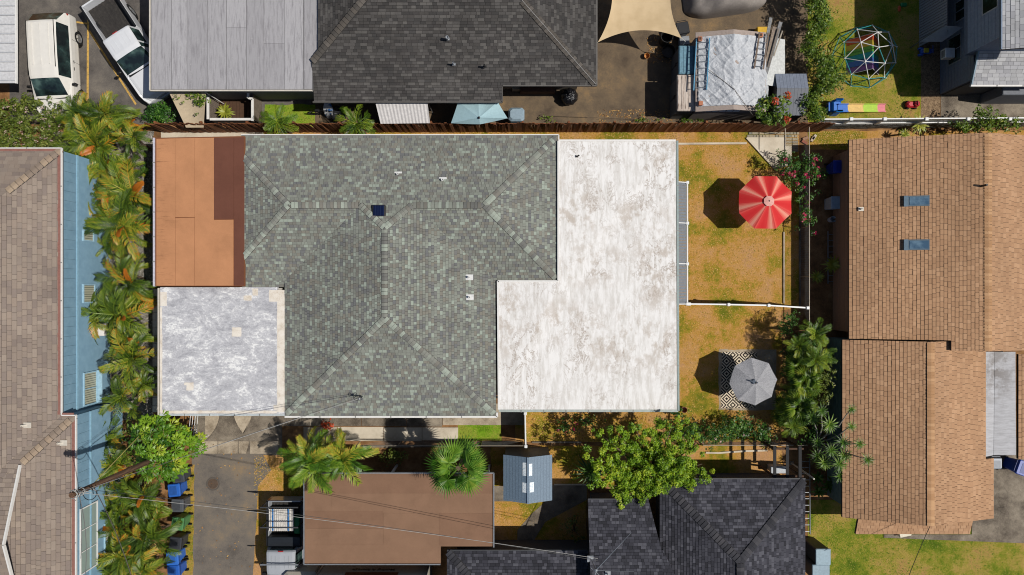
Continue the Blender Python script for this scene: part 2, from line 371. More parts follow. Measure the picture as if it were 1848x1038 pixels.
# grass blades: nobody could count them
def grass(name, polys, n, cols, label, hgt=.05):
    r = np.random.default_rng(11 + n); P = []
    for (x0, y0, x1, y1), k in polys:
        a, b = W(x0, y0), W(x1, y1); m = int(n * k)
        P.append(np.stack([r.uniform(a.x, b.x, m), r.uniform(b.y, a.y, m), np.full(m, .014)], 1))
    P = np.concatenate(P); m = len(P)
    keep = np.array([mnoise.noise(Vector((p[0]*1.1, p[1]*1.1, 3))) + mnoise.noise(Vector((p[0]*4, p[1]*4, 7)))*.6 for p in P]) > r.uniform(-.8, .5, m)
    P = P[keep]; m = len(P); ang = r.uniform(0, 2*np.pi, m); tl = r.uniform(.1, .45, m)
    U = np.stack([np.cos(ang)*np.cos(tl), np.sin(ang)*np.cos(tl), np.sin(tl)], 1) * (r.uniform(.5, 1.2, m) * hgt)[:, None]
    V = np.stack([-np.sin(ang), np.cos(ang), np.zeros(m)], 1) * r.uniform(.012, .022, m)[:, None]
    g = G(name + '_blades'); t = g.attr(); c_ = g.ramp(t, [(i / (len(cols)-1), pc(*c)) for i, c in enumerate(cols)])
    o = quad_cloud(name, g.fin(c_, .8, spec=.15, transl=.2), P, U, V, r.uniform(0, 1, m))
    return tag(o, label, 'grass', kind='stuff')
grass('dry_grass', [((1200, 240, 1444, 800), 1.0), ((950, 745, 1200, 800), .25), ((470, 234, 1226, 258), .25), ((1465, 234, 1560, 262), .08), ((890, 812, 1060, 1000), .2), ((455, 825, 545, 900), .12)], 16000,
      [(120, 120, 40), (184, 150, 62), (216, 168, 90), (230, 192, 128)], 'dry straw coloured grass blades over the golden lawns')
grass('green_grass', [((1465, 0, 1666, 214), .6), ((1466, 930, 1848, 1045), .6), ((828, 770, 904, 796), .05), ((476, 188, 564, 224), .08), ((324, 850, 344, 1040), .06)], 12000,
      [(70, 104, 22), (112, 140, 34), (150, 160, 52), (190, 170, 90)], 'short green grass blades over the greener lawns')
# ---------------------------------------------------------------- roofing helpers
def clip(poly, conv):
    out = poly
    for i in range(len(conv)):
        a, b = conv[i-1], conv[i]; inp = out; out = []
        ex, ey = b[0]-a[0], b[1]-a[1]
        for j in range(len(inp)):
            p, q = inp[j-1], inp[j]
            sp = ex*(p[1]-a[1]) - ey*(p[0]-a[0]); sq = ex*(q[1]-a[1]) - ey*(q[0]-a[0])
            if (sp >= 0) != (sq >= 0):
                t = sp / (sp - sq); out.append((p[0]+(q[0]-p[0])*t, p[1]+(q[1]-p[1])*t))
            if sq >= 0: out.append(q)
        if len(out) < 3: return []
    return out
def shingle_face(mb, pts, expo, tab, th, var=.8, gap=.010):
    "courses of separate tabs over one flat convex roof face; each tab has its own thickness and tone"
    pts = [Vector(p) for p in pts]; n = Vector((0, 0, 0))
    for i in range(len(pts)): n += pts[i-1].cross(pts[i])
    n.normalize()
    if n.z < 0: n = -n; pts = pts[::-1]
    d = Vector((0, 0, -1)); d = (d - n * d.dot(n))
    d = d.normalized() if d.length > 1e-4 else Vector((0, -1, 0))
    up = -d; a = up.cross(n); o = pts[0]
    uv = [((p-o).dot(a), (p-o).dot(up)) for p in pts]
    if sum(uv[i-1][0]*uv[i][1]-uv[i][0]*uv[i-1][1] for i in range(len(uv))) < 0: uv = uv[::-1]
    s0 = min(u[0] for u in uv); s1 = max(u[0] for u in uv); t0 = min(u[1] for u in uv); t1 = max(u[1] for u in uv)
    edges = [(uv[i-1], (uv[i][0]-uv[i-1][0], uv[i][1]-uv[i-1][1])) for i in range(len(uv))]
    row = 0; t = t0
    while t < t1:
        te = t + expo - gap*.9; s = s0 - rng.random() * tab
        while s < s1:
            w = tab * (1 - var/2 + var * rng.random()); q = [(s, t), (s+w-gap, t), (s+w-gap, te), (s, te)]
            s += w
            inside = all(e[0]*(p[1]-b[1]) - e[1]*(p[0]-b[0]) >= 0 for b, e in edges for p in q)
            if not inside:
                q = clip(q, uv)
                if len(q) < 3: continue
            lift = th * rng.uniform(0, .45); k = len(q); tn = rng.random()
            top = [o + a*p[0] + up*p[1] + n*(th*(1 - .75*(p[1]-t)/expo) + lift) for p in q]
            bot = [o + a*p[0] + up*p[1] - n*.004 for p in q]
            fs = [tuple(range(k, 2*k))]
            for i in range(k):
                j = (i+1) % k
                if not (q[i][1] > te - 1e-4 and q[j][1] > te - 1e-4): fs.append((i, j, k+j, k+i))
            mb.add(bot + top, fs, tn)
        t += expo; row += 1
class Roof:
    def __init__(s, parent, z0): s.p = parent; s.z0 = z0; s.k = (1 - z0/HC)/S; s.faces = []
    def P(s, px, py, rise=0): return Vector(((px-924)*s.k, (519-py)*s.k, s.z0 + rise*s.k))
    def face(s, *pts): s.faces.append([s.P(*p) for p in pts]); return s
    def shingles(s, mat, deckmat, expo=.14, tab=.2, th=.014, var=.8, deck=.12, gap=.010):
        d = MB()
        for f in s.faces: d.slab([p - Vector((0, 0, .006)) for p in f], deck)
        s.deck = d.build('roof_deck', deckmat, s.p)
        mb = MB()
        for f in s.faces: shingle_face(mb, f, expo, tab, th, var, gap)
        s.sh = mb.build('shingles', mat, s.p, kind='stuff'); return s.sh
def cap_mesh(name, mat, w=.29, L=.2, drop=.032):
    mb = MB(); h = .02
    v = []
    for x, z in ((0, .030), (L, .004)):
        v += [(x, -w/2, z-drop), (x, -w/4, z-drop*.42), (x, 0, z), (x, w/4, z-drop*.42), (x, w/2, z-drop)]
    v += [(0, y, z-.04) for y, z in ((-w/2, .03-drop), (-w/4, .03-drop*.42), (0, .03), (w/4, .03-drop*.42), (w/2, .03-drop))]
    f = [(i, i+5, i+6, i+1) for i in range(4)] + [(i, i+1, 11+i, 10+i) for i in range(4)]
    mb.add(v, f); return mb.mesh(name, mat)
def caps(parent, me, a, b, step=.165, name='ridge_cap', lift=.036):
    "a row of single cap shingles from the low end a to the high end b"
    a, b = Vector(a), Vector(b); d = b - a; L = d.length; d.normalize(); n = max(1, int(L/step)); org = ORG[parent.name]
    side = Vector((0, 0, 1)).cross(d).normalized(); u = d.cross(side)
    base = Matrix((d, side, u)).transposed().to_4x4()
    w_ = (max(v.co.y for v in me.vertices))*1.08; q = MB(); q.grid([[p_ + side*y_ + u*(lift - .016 - .032*abs(y_)/w_) for y_ in (-w_, 0, w_)] for p_ in (a, b)][::-1]); q.build('ridge_underlay', M_felt, parent)
    for i in range(n):
        o = bpy.data.objects.new(name, me); C.objects.link(o); o.parent = parent
        M = base @ Matrix.Rotation(rng.uniform(-.03, .03), 4, 'Z'); M.translation = a + d*(L*i/n) + u*lift - org; o.matrix_local = M
def walls(parent, rects, z0, z1, mat, name='wall'):
    for r in rects:
        mb = MB(); k = (1 - z1/HC)/S; x0, y0, x1, y1 = r
        mb.prism([((x0-924)*k, (519-y0)*k), ((x1-924)*k, (519-y0)*k), ((x1-924)*k, (519-y1)*k), ((x0-924)*k, (519-y1)*k)], z0, z1)
        mb.build(name, mat, parent)
def strip(parent, pts, z, w, h, mat, name='gutter', joints=0):
    "gutter or fascia bar following pixel points at height z, with joint clips"
    P = [W(x, y, z) for x, y in pts]; mb = MB()
    for a, b in zip(P, P[1:]): mb.bar(a, b, w, h)
    o = mb.build(name, mat, parent)
    if joints:
        j = MB()
        for a, b in zip(P, P[1:]):
            n = max(1, int((b-a).length / joints))
            for i in range(1, n): p = a.lerp(b, i/n); j.box(p + Vector((0, 0, h/2)), (.05 if abs((b-a).x) > abs((b-a).y) else w*1.3, w*1.3 if abs((b-a).x) > abs((b-a).y) else .05, .02))
        if j.v: j.build('gutter_joint', plain((150, 150, 146), .6), o)
    return o
def pipe_vent(parent, p, r=.05, h=.3, mat=None, plate=.3, lean=(0, 0)):
    p = Vector(p); mb = MB(); mb.box(p + Vector((.02, 0, .05)), (plate, plate*.75, .03)); b = mb.build('vent_flashing', mat or plain((214, 214, 212), .5), parent)
    mb = MB(); mb.tube([p, p + Vector((lean[0], lean[1], h))], r, 10, caps=False); mb.lathe(p + Vector((lean[0], lean[1], h)), [(r, 0), (r*1.15, .01), (r*.7, .012), (r*.7, -.05), (0, -.05)], 10)
    mb.build('vent_pipe', mat or plain((214, 214, 212), .5), b)

M_under = plain((44, 44, 44), .95); M_felt = plain((50, 49, 48), .95); M_deck = plain((60, 54, 50), .9); M_white = plain((236, 234, 230), .5, var=.06); M_offw = plain((222, 214, 200), .6, var=.1)
M_stucco = plain((205, 198, 186), .9); M_dkwood = plain((86, 60, 42), .85); M_blk = plain((26, 26, 28), .5); M_dkgrey = plain((62, 64, 68), .6)
M_alu = plain((186, 190, 194), .35, 0.6, .5); M_steel = plain((150, 152, 154), .45, .5); M_rubber = plain((22, 22, 22), .85)
gg = G('dark_glass'); M_glass = gg.fin(gg.ramp(gg.noise(1.6, 3, .6), [(.42, pc(22, 30, 32)), (.58, pc(42, 60, 58)), (.72, pc(84, 108, 102))]), .06, spec=.7)  # pale green patches in the colour suggest reflections and the interior

# ---------------------------------------------------------------- the green-roofed house
M_gsh = shingle_mat('green_grey_shingle', [(120, 121, 121), (128, 128, 125), (134, 136, 128), (139, 136, 126), (144, 147, 138), (150, 155, 145), (129, 127, 120), (164, 173, 161), (138, 141, 133), (146, 149, 140)], .2, .14)
M_gcap = shingle_mat('green_grey_cap', [(124, 124, 120), (142, 143, 135), (152, 156, 146), (168, 176, 164), (132, 129, 121)], .2, .1, rnd=True)
hs = thing('house', 'house with grey green shingled hip roof between wooden fence and driveway', 'house', W(700, 500))
rf = Roof(hs, 2.7); pN, pW, pS = .333, .2985, .32
rn = lambda y: (y-243)*pN
rs_ = lambda y: (506-y)*pN
rt = 131.5*pN; ra = 192*pW
rf.face((432, 243, 0), (1007, 243, 0), (875.5, 374.5, rt), (531, 374.5, rt), (432, 275.5, rn(275.5)))
rf.face((657.7, 374.5, rt), (748, 374.5, rt), (703, 415, ra))
rf.face((1007, 243, 0), (1007, 506, 0), (875.5, 374.5, rt))
rf.face((875.5, 374.5, rt), (1007, 506, 0), (895, 506, 0), (748, 374.5, rt))
rf.face((531, 374.5, rt), (657.7, 374.5, rt), (511, 506, 0), (432, 506, 0), (432, 473.5, rs_(473.5)))
rf.face((432, 506.2, 0), (511, 506.2, 0), (511, 518, -4), (432, 518, -4))
rf.face((531, 374.5, rt), (432, 275.5, rn(275.5)), (432, 473.5, rn(275.5)))
rf.face((511, 506, 0), (657.7, 374.5, rt), (703, 415, ra), (703, 573, ra), (511, 752, 0))
rf.face((511, 752, 0), (703, 573, ra), (895, 752, 0))
rf.face((895, 506, 0), (748, 374.5, rt), (703, 415, ra), (703, 573, ra), (895, 752, 0))
rf.shingles(M_gsh, M_under, .139, .175, .02, .7)
cm = cap_mesh('ridge_cap', M_gcap, .29, .156)
Q = rf.P
for a, b in [((436, 279.5, rn(279.5)), (531, 374.5, rt)), ((436, 469.5, rn(279.5)), (531, 374.5, rt)), ((1003, 247, 1.3), (875.5, 374.5, rt)), ((1003, 502, 1.3), (875.5, 374.5, rt)),
             ((537, 374.5, rt), (655, 374.5, rt)), ((870, 374.5, rt), (750, 374.5, rt)), ((657.7, 374.5, rt), (703, 415, ra)), ((748, 374.5, rt), (703, 415, ra)),
             ((703, 570, ra), (703, 418, ra)), ((515, 748, 1.2), (703, 573, ra)), ((891, 748, 1.2), (703, 573, ra)), ((433, 245, .8), (433, 275, rn(275))), ((433, 516, -3), (433, 474, rs_(474)))]:
    caps(hs, cm, Q(*a), Q(*b))
walls(hs, [(446, 262, 985, 492), (530, 490, 880, 730)], 0, 2.58, M_stucco)
strip(hs, [(432, 241.5), (1009, 241.5), (1009, 252)], 2.68, .05, .14, M_white, 'fascia')
strip(hs, [(511, 754), (897, 754), (897, 746)], 2.68, .09, .12, M_white, 'gutter', 1.6)
# solar attic fan, vents
p = Q(692, 385, rn(385)); v_ = hs
mb = MB(); mb.bevbox((p.x, p.y, p.z - .02), (.64, .56, .16), .05); fan = mb.build('solar_fan', plain((58, 56, 54), .5), hs)
mb = MB(); mb.slab([p + Vector((x, y, .17 + y*-.06)) for x, y in ((-.25, -.24), (.25, -.24), (.25, .24), (-.25, .24))], .03); 
gpv = G('solar_cell'); xs = gpv.xyz(); M_pv = gpv.fin(gpv.mix(gpv.math('GREATER_THAN', gpv.math('FRACT', gpv.math('MULTIPLY', xs[0], 8)), .92), pc(16, 26, 58), pc(50, 62, 92)), .12, spec=.6)
pv = mb.build('solar_panel', M_pv, fan)
for px, py, big in [(713, 310, .0), (796, 321, .055), (844, 500, .05), (845, 537, .045)]:
    rise = rn(py) if py < 400 else (895-px)*pW
    pipe_vent(hs, Q(924+(px-924)*.965, 519+(py-519)*.965, rise), big or .04, .22, plain((236, 236, 234), .5), .36)
# service mast and its drip loops
m0 = Q(655, 715, (752-715)*pS); mb = MB(); mb.tube([m0, m0 + Vector((0, 0, .7))], .03, 8); mb.lathe(m0 + Vector((0, 0, .7)), [(.03, 0), (.07, .02), (.06, .1), (0, .13)], 8)
mast = mb.build('service_mast', M_steel, hs); MASTTOP = m0 + Vector((0, 0, .66))
mb = MB()
for s in (0, .5): mb.tube([MASTTOP + Vector((-.1-.2*math.sin(t), .15*s+.1*math.cos(t), .02-.1*math.sin(t/2))) for t in [i*.5 for i in range(13)]], .011, 5)
mb.build('drip_loop', M_rubber, mast)
# west side roofs: rolled roofing in strips over one slab, sloping down to the gutter
def zc(px): return 2.78 + (px - 275) * .0021
def rroll(name): 
    g = G(name); return g
def roll_mat(name, base, grain=.35, streak=0):
    g = G(name); n = g.noise(120, 2, .8); w = g.noise(.9, 6, .65)
    c_ = g.mix(1.0, pc(*base), g.ramp(n, [(.25, 1-grain), (.75, 1+grain*.5)]), 'MULTIPLY')
    c_ = g.mix(1.0, c_, g.ramp(w, [(.3, .86), (.7, 1.06)]), 'MULTIPLY')
    c_ = g.mix(g.ramp(g.noise(.7, 10, .74, None, .4), [(.56, 0), (.66, .22)]), c_, tuple(x*.55 for x in pc(*base)[:3]) + (1,))
    c_ = g.mix(g.ramp(g.noise(6, 8, .8), [(.66, 0), (.72, .35)]), c_, tuple(x*.5 for x in pc(*base)[:3]) + (1,))
    c_ = g.mix(g.ramp(g.noise(30, 3, .9, g.pos((1, 1, 1))), [(.74, 0), (.78, .5)]), c_, tuple(min(.8, x*1.6) for x in pc(*base)[:3]) + (1,))
    if streak:
        s_ = g.noise(2.4, 6, .7, g.pos((.5, 9, 1))); xm = g.math('MULTIPLY', g.math('SUBTRACT', g.xyz()[0], -16.1), -1.1, clamp=True)
        c_ = g.mix(g.math('MULTIPLY', xm, g.ramp(s_, [(.56, 0), (.68, .75)])), c_, pc(92, 62, 46))
    return g.fin(c_, .95, bump=n, bs=.5, bd=.006, spec=.12)
M_or = roll_mat('orange_roll', (205, 147, 106), .22, 1); M_br = roll_mat('brown_roll', (120, 78, 64), .25)
mb = MB(); mb.slab([W(275, 246.5, zc(275)), W(437, 243.5, zc(437)), W(437, 517, zc(437)), W(275, 516.5, zc(275))], .16)
sr = mb.build('side_roof', roll_mat('seam_tar', (140, 90, 62), .2), hs)
def roll(x0, y0, x1, y1, m, dz):
    q = MB(); q.slab([W(x0, y0 + (.6 if x0 > 300 else 1.4), zc(x0)+dz), W(x1-.9, y0, zc(x1)+dz), W(x1-.9, y1, zc(x1)+dz), W(x0, y1, zc(x0)+dz)], dz - .001); q.build('roofing_roll', m, sr)
for x0, y0, x1, y1, m, dz in [(277, 247.5, 312, 515.5, M_or, .006), (311.4, 247, 347.5, 391, M_or, .010), (311.6, 392, 347.3, 515.5, M_or, .011), (347, 246.5, 382.5, 515.5, M_or, .014),
    (382, 246, 418.5, 395, M_br, .018), (381.5, 395.6, 418, 515.5, M_or, .019), (418.2, 245.5, 437, 515.5, M_br, .022)]: roll(x0, y0, x1, y1, m, dz)
strip(hs, [(273.5, 247), (273.5, 517)], 2.74, .09, .12, plain((214, 210, 222), .5), 'gutter', 1.2)
walls(hs, [(296, 262, 450, 505)], 0, 2.6, M_stucco)
# silver-coated flat roof
g = G('silver_coating'); n1 = g.noise(.8, 9, .66, g.pos((1, 1.6, 1)), .8); n2 = g.noise(4.2, 9, .78, g.pos((1, 1.7, 1)), .6)
c_ = g.ramp(g.math('ADD', g.math('MULTIPLY', n1, .5), g.math('MULTIPLY', n2, .5)), [(.38, pc(160, 160, 166)), (.46, pc(188, 188, 193)), (.53, pc(206, 206, 210)), (.575, pc(244, 244, 243))])
c_ = g.mix(g.ramp(g.math('ABSOLUTE', g.math('SUBTRACT', g.noise(1.4, 8, .7, g.pos((1, 1.5, 1)), .6), .5)), [(0, .5), (.012, 0)]), c_, pc(140, 140, 146))
M_silver = g.fin(c_, .55, bump=g.math('ADD', n1, g.math('MULTIPLY', n2, .5)), bs=1.0, bd=.07, spec=.35)
M_cream = mottled('cream_coating', [(204, 190, 172), (226, 216, 202), (236, 228, 216), (240, 234, 224)], 2.5, .8, bs=.2)
mb = MB(); mb.slab([W(284, 518.5, 2.7), W(497, 518.5, 2.7), W(497, 524, 2.7), W(512, 524, 2.7), W(512, 749, 2.7), W(284, 749, 2.7)], .2)
fr = mb.build('flat_roof', M_silver, hs)
def patch(px, py, w, h, z, m, name, par):
    P = [W(px-w/2, py-h/2, z), W(px+w/2, py-h/2, z), W(px+w/2, py+h/2, z), W(px-w/2, py+h/2, z)]; P = jag(P, .012, .15)
    q = MB(); q.slab(P, .008); q.build(name, m, par)
for a in [(503.5, 640, 14, 212, 2.712), (496, 534, 28, 21, 2.709), (390, 745.5, 212, 5, 2.711), (290, 540, 12, 25, 2.710), (285.5, 650, 4, 190, 2.7105), (423, 600, 17, 17, 2.709), (338, 699, 13, 14, 2.709), (443, 538, 15, 9, 2.709), (457, 527, 10, 13, 2.7095), (494, 737, 8, 9, 2.709), (330.5, 694.5, 6, 5, 2.7087)]:
    patch(*a, M_cream, 'roof_patch', fr)
strip(hs, [(284, 750.5), (511, 750.5)], 2.66, .08, .12, plain((206, 214, 216), .5), 'gutter', 1.2)
strip(hs, [(281.5, 520), (281.5, 750)], 2.66, .06, .12, M_offw, 'gutter')
walls(hs, [(300, 520, 505, 735)], 0, 2.55, M_stucco)
# white-coated patio roof on the east
g = G('white_coating'); v1 = g.noise(1.2, 7, .7, g.pos((4.5, .8, 1))); v2 = g.noise(1.3, 12, .74, g.pos((1.3, 1, 1)), 0); v3 = g.noise(9, 5, .7)
base = g.mix(g.ramp(v1, [(.44, 0), (.62, .9)]), pc(240, 238, 236), pc(214, 210, 205))
st = None
for b in [(915, 560, 42, 95), (1110, 615, 95, 60), (1190, 620, 60, 70), (1030, 395, 70, 80), (1150, 390, 70, 30), (1195, 480, 60, 110), (1205, 275, 40, 30), (1070, 480, 90, 40), (1000, 580, 110, 40)]:
    q = g.blob(b[0], b[1], b[2], b[3], 2.7); st = q if st is None else g.math('MAXIMUM', st, q)
msk = g.math('MULTIPLY', g.math('POWER', st, .6), g.ramp(v2, [(.48, 0), (.57, 1)]))
base = g.mix(g.math('MULTIPLY', msk, .72), base, pc(184, 170, 156))
base = g.mix(g.math('MULTIPLY', g.ramp(v2, [(.60, 0), (.66, .18)]), 1.0), base, pc(196, 184, 172))
cr = g.ramp(g.math('ABSOLUTE', g.math('SUBTRACT', g.noise(.9, 9, .75, g.pos((1.6, .9, 1)), .5), .5)), [(0, 1), (.010, .6), (.018, 0)])
base = g.mix(g.math('MULTIPLY', cr, g.ramp(g.noise(.5, 3), [(.42, .1), (.6, 1)])), base, pc(158, 142, 128))
sp = g.ramp(g.noise(16, 4, .8), [(.62, 0), (.70, .7)]); base = g.mix(g.math('MULTIPLY', sp, msk), base, pc(110, 96, 86))
M_whiteroof = g.fin(base, .75, bump=g.math('ADD', v3, v1), bs=.3, bd=.02, spec=.3)
mb = MB(); ZP = 2.62
mb.slab([W(1007.5, 252, ZP+.2), W(1222, 252, ZP), W(1224, 741, ZP), W(899, 741, ZP+.2), W(897, 506.5, ZP+.2), W(1007.5, 506.5, ZP+.2)], .18)
pr = mb.build('patio_roof', M_whiteroof, hs)
for a in [[(1008.5, 251.5), (1222, 251.5)], [(898.2, 507), (900, 741)], [(1008.3, 252), (1008.3, 507)], [(898, 507.5), (1008, 507.5)]]:
    q = MB(); A = [W(x, y, ZP+.21 if x < 1100 else ZP+.01) for x, y in a]; q.bar(A[0], A[1], .09, .04); q.build('parapet_edge', M_white, pr)
strip(hs, [(1224.5, 252), (1226.5, 743)], 2.55, .10, .1, plain((150, 166, 164), .5), 'gutter', 1.9)
strip(hs, [(900, 743), (1226, 743)], 2.55, .12, .1, plain((176, 186, 182), .5), 'gutter', 1.05)
pipe_vent(hs, W(1041, 281, ZP+.15), .035, .2, plain((60, 54, 50), .6), .12, (.1, .02))
walls(hs, [(985, 285, 1180, 490), (915, 490, 1180, 715)], 0, 2.42, M_stucco)
for px, py in [(1216, 262), (1216, 400), (1216, 560), (1216, 733)]:
    q = MB(); a = W(px, py, 2.42); q.box((a.x, a.y, 1.21), (.1, .1, 2.42)); q.build('post', M_white, hs)
# ---------------------------------------------------------------- blue house on the west
M_tansh = shingle_mat('tan_shingle', [(142, 128, 119), (151, 136, 125), (159, 144, 131), (164, 149, 136), (154, 139, 127), (146, 132, 123), (158, 142, 129), (153, 139, 128)], .15, .16)
M_tancap = shingle_mat('tan_cap', [(168, 148, 128), (150, 134, 120), (176, 156, 134)], .15, .1, rnd=True)
bh = thing('house', 'blue sided house with tan shingled roof and red brown gutters', 'house', W(60, 640))
r = Roof(bh, 4.0); p_ = .31
r.face((105, 267, 0), (105, 752, 0), (-60, 917, 165*p_), (-60, 432, 165*p_))
r.face((105, 267, 0), (-60, 432, 165*p_), (-160, 432, 165*p_), (-160, 267, 0))
r.face((130, 752, 0), (47, 835, 83*p_), (47, 962, 210*p_), (-160, 962, 210*p_), (-160, 918, 166*p_), (-60, 918, 166*p_), (105, 752, 0))
r.face((47, 962, 210*p_), (47, 1172, 0), (-160, 1172, 0), (-160, 962, 210*p_))
r.face((130, 752, 0), (130, 1172, 0), (12, 1054, 118*p_), (12, 870, 118*p_))
# the north slope of the south wing is not convex: cut it in two
f = r.faces.pop(2); r.faces.append([f[0], f[1], f[5], f[6]]); r.faces.append([f[1], f[2], r.P(-60, 962, 210*p_), f[5]]); r.faces.append([f[3], f[4], f[5], r.P(-60, 962, 210*p_)])
r.shingles(M_tansh, M_deck, .2, .34, .02, .9)
cm = cap_mesh('ridge_cap', M_tancap, .32, .255)
caps(bh, cm, r.P(104, 268, .3), r.P(24, 348, 81*p_), .26); caps(bh, cm, r.P(129, 753, .3), r.P(50, 832, 80*p_), .26)
# white rake boards of the small gable
for a, b in [((47, 835, 83*p_), (47, 962, 210*p_)), ((47, 1089, 83*p_), (47, 962, 210*p_))]:
    q = MB(); A, B = r.P(*a) + Vector((.04, 0, .03)), r.P(*b) + Vector((.04, 0, .03)); q.bar(A, B, .07, .14); q.build('rake_board', M_white, bh)
mb = MB(); A, B, D = r.P(14, 868, 114*p_), r.P(14, 1056, 114*p_), r.P(14, 962, 205*p_); mb.add([A, B, D, A - Vector((0, 0, .3)), B - Vector((0, 0, .3))], [(0, 1, 2), (3, 4, 1, 0)]); mb.build('gable_wall', plain((90, 130, 155), .8), bh)
M_red = plain((160, 112, 100), .6); Z4 = 4.0
for a in ([(-20, 268), (101, 268)], [(101, 268), (101, 750)], [(103, 750), (126.5, 750)], [(127, 753), (127, 1060)]): strip(bh, a, Z4 + .03, .16, .06, M_red, 'fascia')
for a in ([(-20, 265.6), (105, 265.6)], [(105, 265.6), (105, 751)], [(105, 751.3), (131, 751.3)], [(131, 751.3), (131, 1060)]): strip(bh, a, Z4 + .03, .05, .1, M_white, 'gutter', 1.6)
gb = G('blue_siding'); nb = gb.noise(3, 5, .6, gb.pos((1, 1, 1))); M_blue = gb.fin(gb.mix(gb.ramp(nb, [(.35, 0), (.7, 1)]), pc(120, 155, 177, .95), pc(132, 166, 187, .98)), .6, spec=.3)
XW = W(105, 500, 4.0).x - .02; XW2 = W(130, 900, 4.0).x - .02
yN, yS = W(105, 270, 4.0).y, W(105, 752, 4.0).y
mb = MB(); mb.prism([(XW-.12, yN), (XW-.12, yS-.2), (XW-12, yS-.2), (XW-12, yN)], 0, 3.85); mb.build('wall', M_blue, bh)
mb = MB(); mb.prism([(XW2-.12, yS), (XW2-.12, -18), (XW2-12, -18), (XW2-12, yS)], 0, 3.85); mb.build('wall', M_blue, bh)
def siding(x, ya, yb):
    y = ya; n = 0
    while y > yb + .05:
        e = max(yb, y - .46); q = MB(); q.box((x - .06 + rng.uniform(0, .006), (y+e)/2, 3.41), (.12, y-e-.008, 1.0)); q.build('wall_panel', M_blue, bh); y = e
    q = MB(); q.box((x, (ya+yb)/2, 2.86), (.1, ya-yb, .1)); q.build('trim_board', plain((150, 192, 214), .5), bh)
    z = .1
    while z < 2.75:
        q = MB(); h = .22; q.add([(x-.06, ya, z), (x-.005, ya, z), (x-.03, ya, z+h), (x-.06, ya, z+h), (x-.06, yb, z), (x-.005, yb, z), (x-.03, yb, z+h), (x-.06, yb, z+h)],
              [(0, 4, 5, 1), (1, 5, 6, 2), (2, 6, 7, 3), (0, 1, 2, 3), (7, 6, 5, 4)]); q.build('siding_board', M_blue, bh); z += .222
siding(XW, yN, yS); siding(XW2, yS, -18)
gbl = G('blinds'); sx = gbl.xyz(); M_blind = gbl.fin(gbl.ramp(gbl.math('FRACT', gbl.math('MULTIPLY', sx[1], 9)), [(.0, pc(150, 150, 132)), (.75, pc(196, 196, 172)), (.85, pc(60, 66, 60))]), .35, spec=.5)
def wall_window(x, py0, py1, z0, z1, par, frame=M_white, pane=M_blind, bars=1, sill=None):
    k = (1 - (z0+z1)/2/HC)/S; y0, y1 = (519-py0)*k, (519-py1)*k
    q = MB(); w = .06
    for a in (y0, y1): q.box((x+.02, a, (z0+z1)/2), (.08, w, z1-z0+w))
    for zz in (z0, z1): q.box((x+.02, (y0+y1)/2, zz), (.076, y0-y1-w, w))
    for i in range(1, bars+1): q.box((x+.02, y0+(y1-y0)*i/(bars+1), (z0+z1)/2), (.07, .04, z1-z0-w))
    fo = q.build('window', frame, par)
    for i in range(bars+1):
        a, b = y0+(y1-y0)*i/(bars+1), y0+(y1-y0)*(i+1)/(bars+1); q = MB(); q.box((x+.008, (a+b)/2, (z0+z1)/2), (.03, abs(b-a)-.05, z1-z0-w)); q.build('pane', pane, fo)
    if sill: q = MB(); q.box((x+.14, (y0+y1)/2, z0-.06), (.3, y0-y1+.1, .05)); q.build('sill', sill, fo)
    return fo
sillm = plain((168, 206, 226), .5)
wall_window(XW, 514, 546, 1.5, 2.4, bh, sillm, M_blind, 0); wall_window(XW, 673, 731, 1.35, 2.35, bh, sillm, M_blind, 1, sillm); wall_window(XW, 416, 434, 1.6, 2.4, bh, sillm, M_blind, 0)
gcu = G('pale_pane'); M_pane = gcu.fin(pc(150, 166, 160), .15, spec=.6)
wall_window(XW2, 915, 1032, 2.35, 3.65, bh, M_white, M_pane, 2); wall_window(XW2, 945, 1010, .9, 1.7, bh, sillm, M_blind, 1)
# air conditioner in the wall
y = W(0, 596, 1.6).y; q = MB(); q.bevbox((XW+.28, y, 1.15), (.5, .62, .42), .03); ac = q.build('air_conditioner', M_white, bh); q = MB()
for i in range(7): q.box((XW+.535, y-.22+i*.035, 1.36), (.012, .018, .3))
q.build('grille', M_dkgrey, ac)
pipe_vent(bh, r.P(16+38, 772-6, (105-54)*p_), .05, .2, M_offw, .34, (-.14, 0)); pipe_vent(bh, r.P(112, 800, 18*p_), .05, .2, M_offw, .34, (-.14, 0))
# ---------------------------------------------------------------- white building at the west edge
wb = thing('building', 'white metal roofed building beside the white minivan', 'building', W(0, 80))
mb = MB(); mb.slab([W(20, -40, 2.4), W(21, 147, 2.4), W(-120, 147, 2.8), W(-120, -40, 2.8)], .06); ro = mb.build('roof', plain((214, 214, 216), .45), wb)
for i in range(9):
    q = MB(); y_ = 6 + i*17; A, B = W(19, y_, 2.44), W(-120, y_, 2.84); q.bar(A, B, .05, .05); q.build('roof_seam', plain((196, 198, 202), .45), ro)
mb = MB(); a, b = W(8, -40, 0), W(-140, 130, 0); mb.prism([(a.x, a.y), (a.x, b.y), (b.x, b.y), (b.x, a.y)], 0, 2.35); mb.build('wall', M_stucco, wb)
mb = MB(); mb.bar(W(22, -40, 2.36), W(22.5, 148, 2.36), .08, .1); mb.build('gutter', M_white, wb)

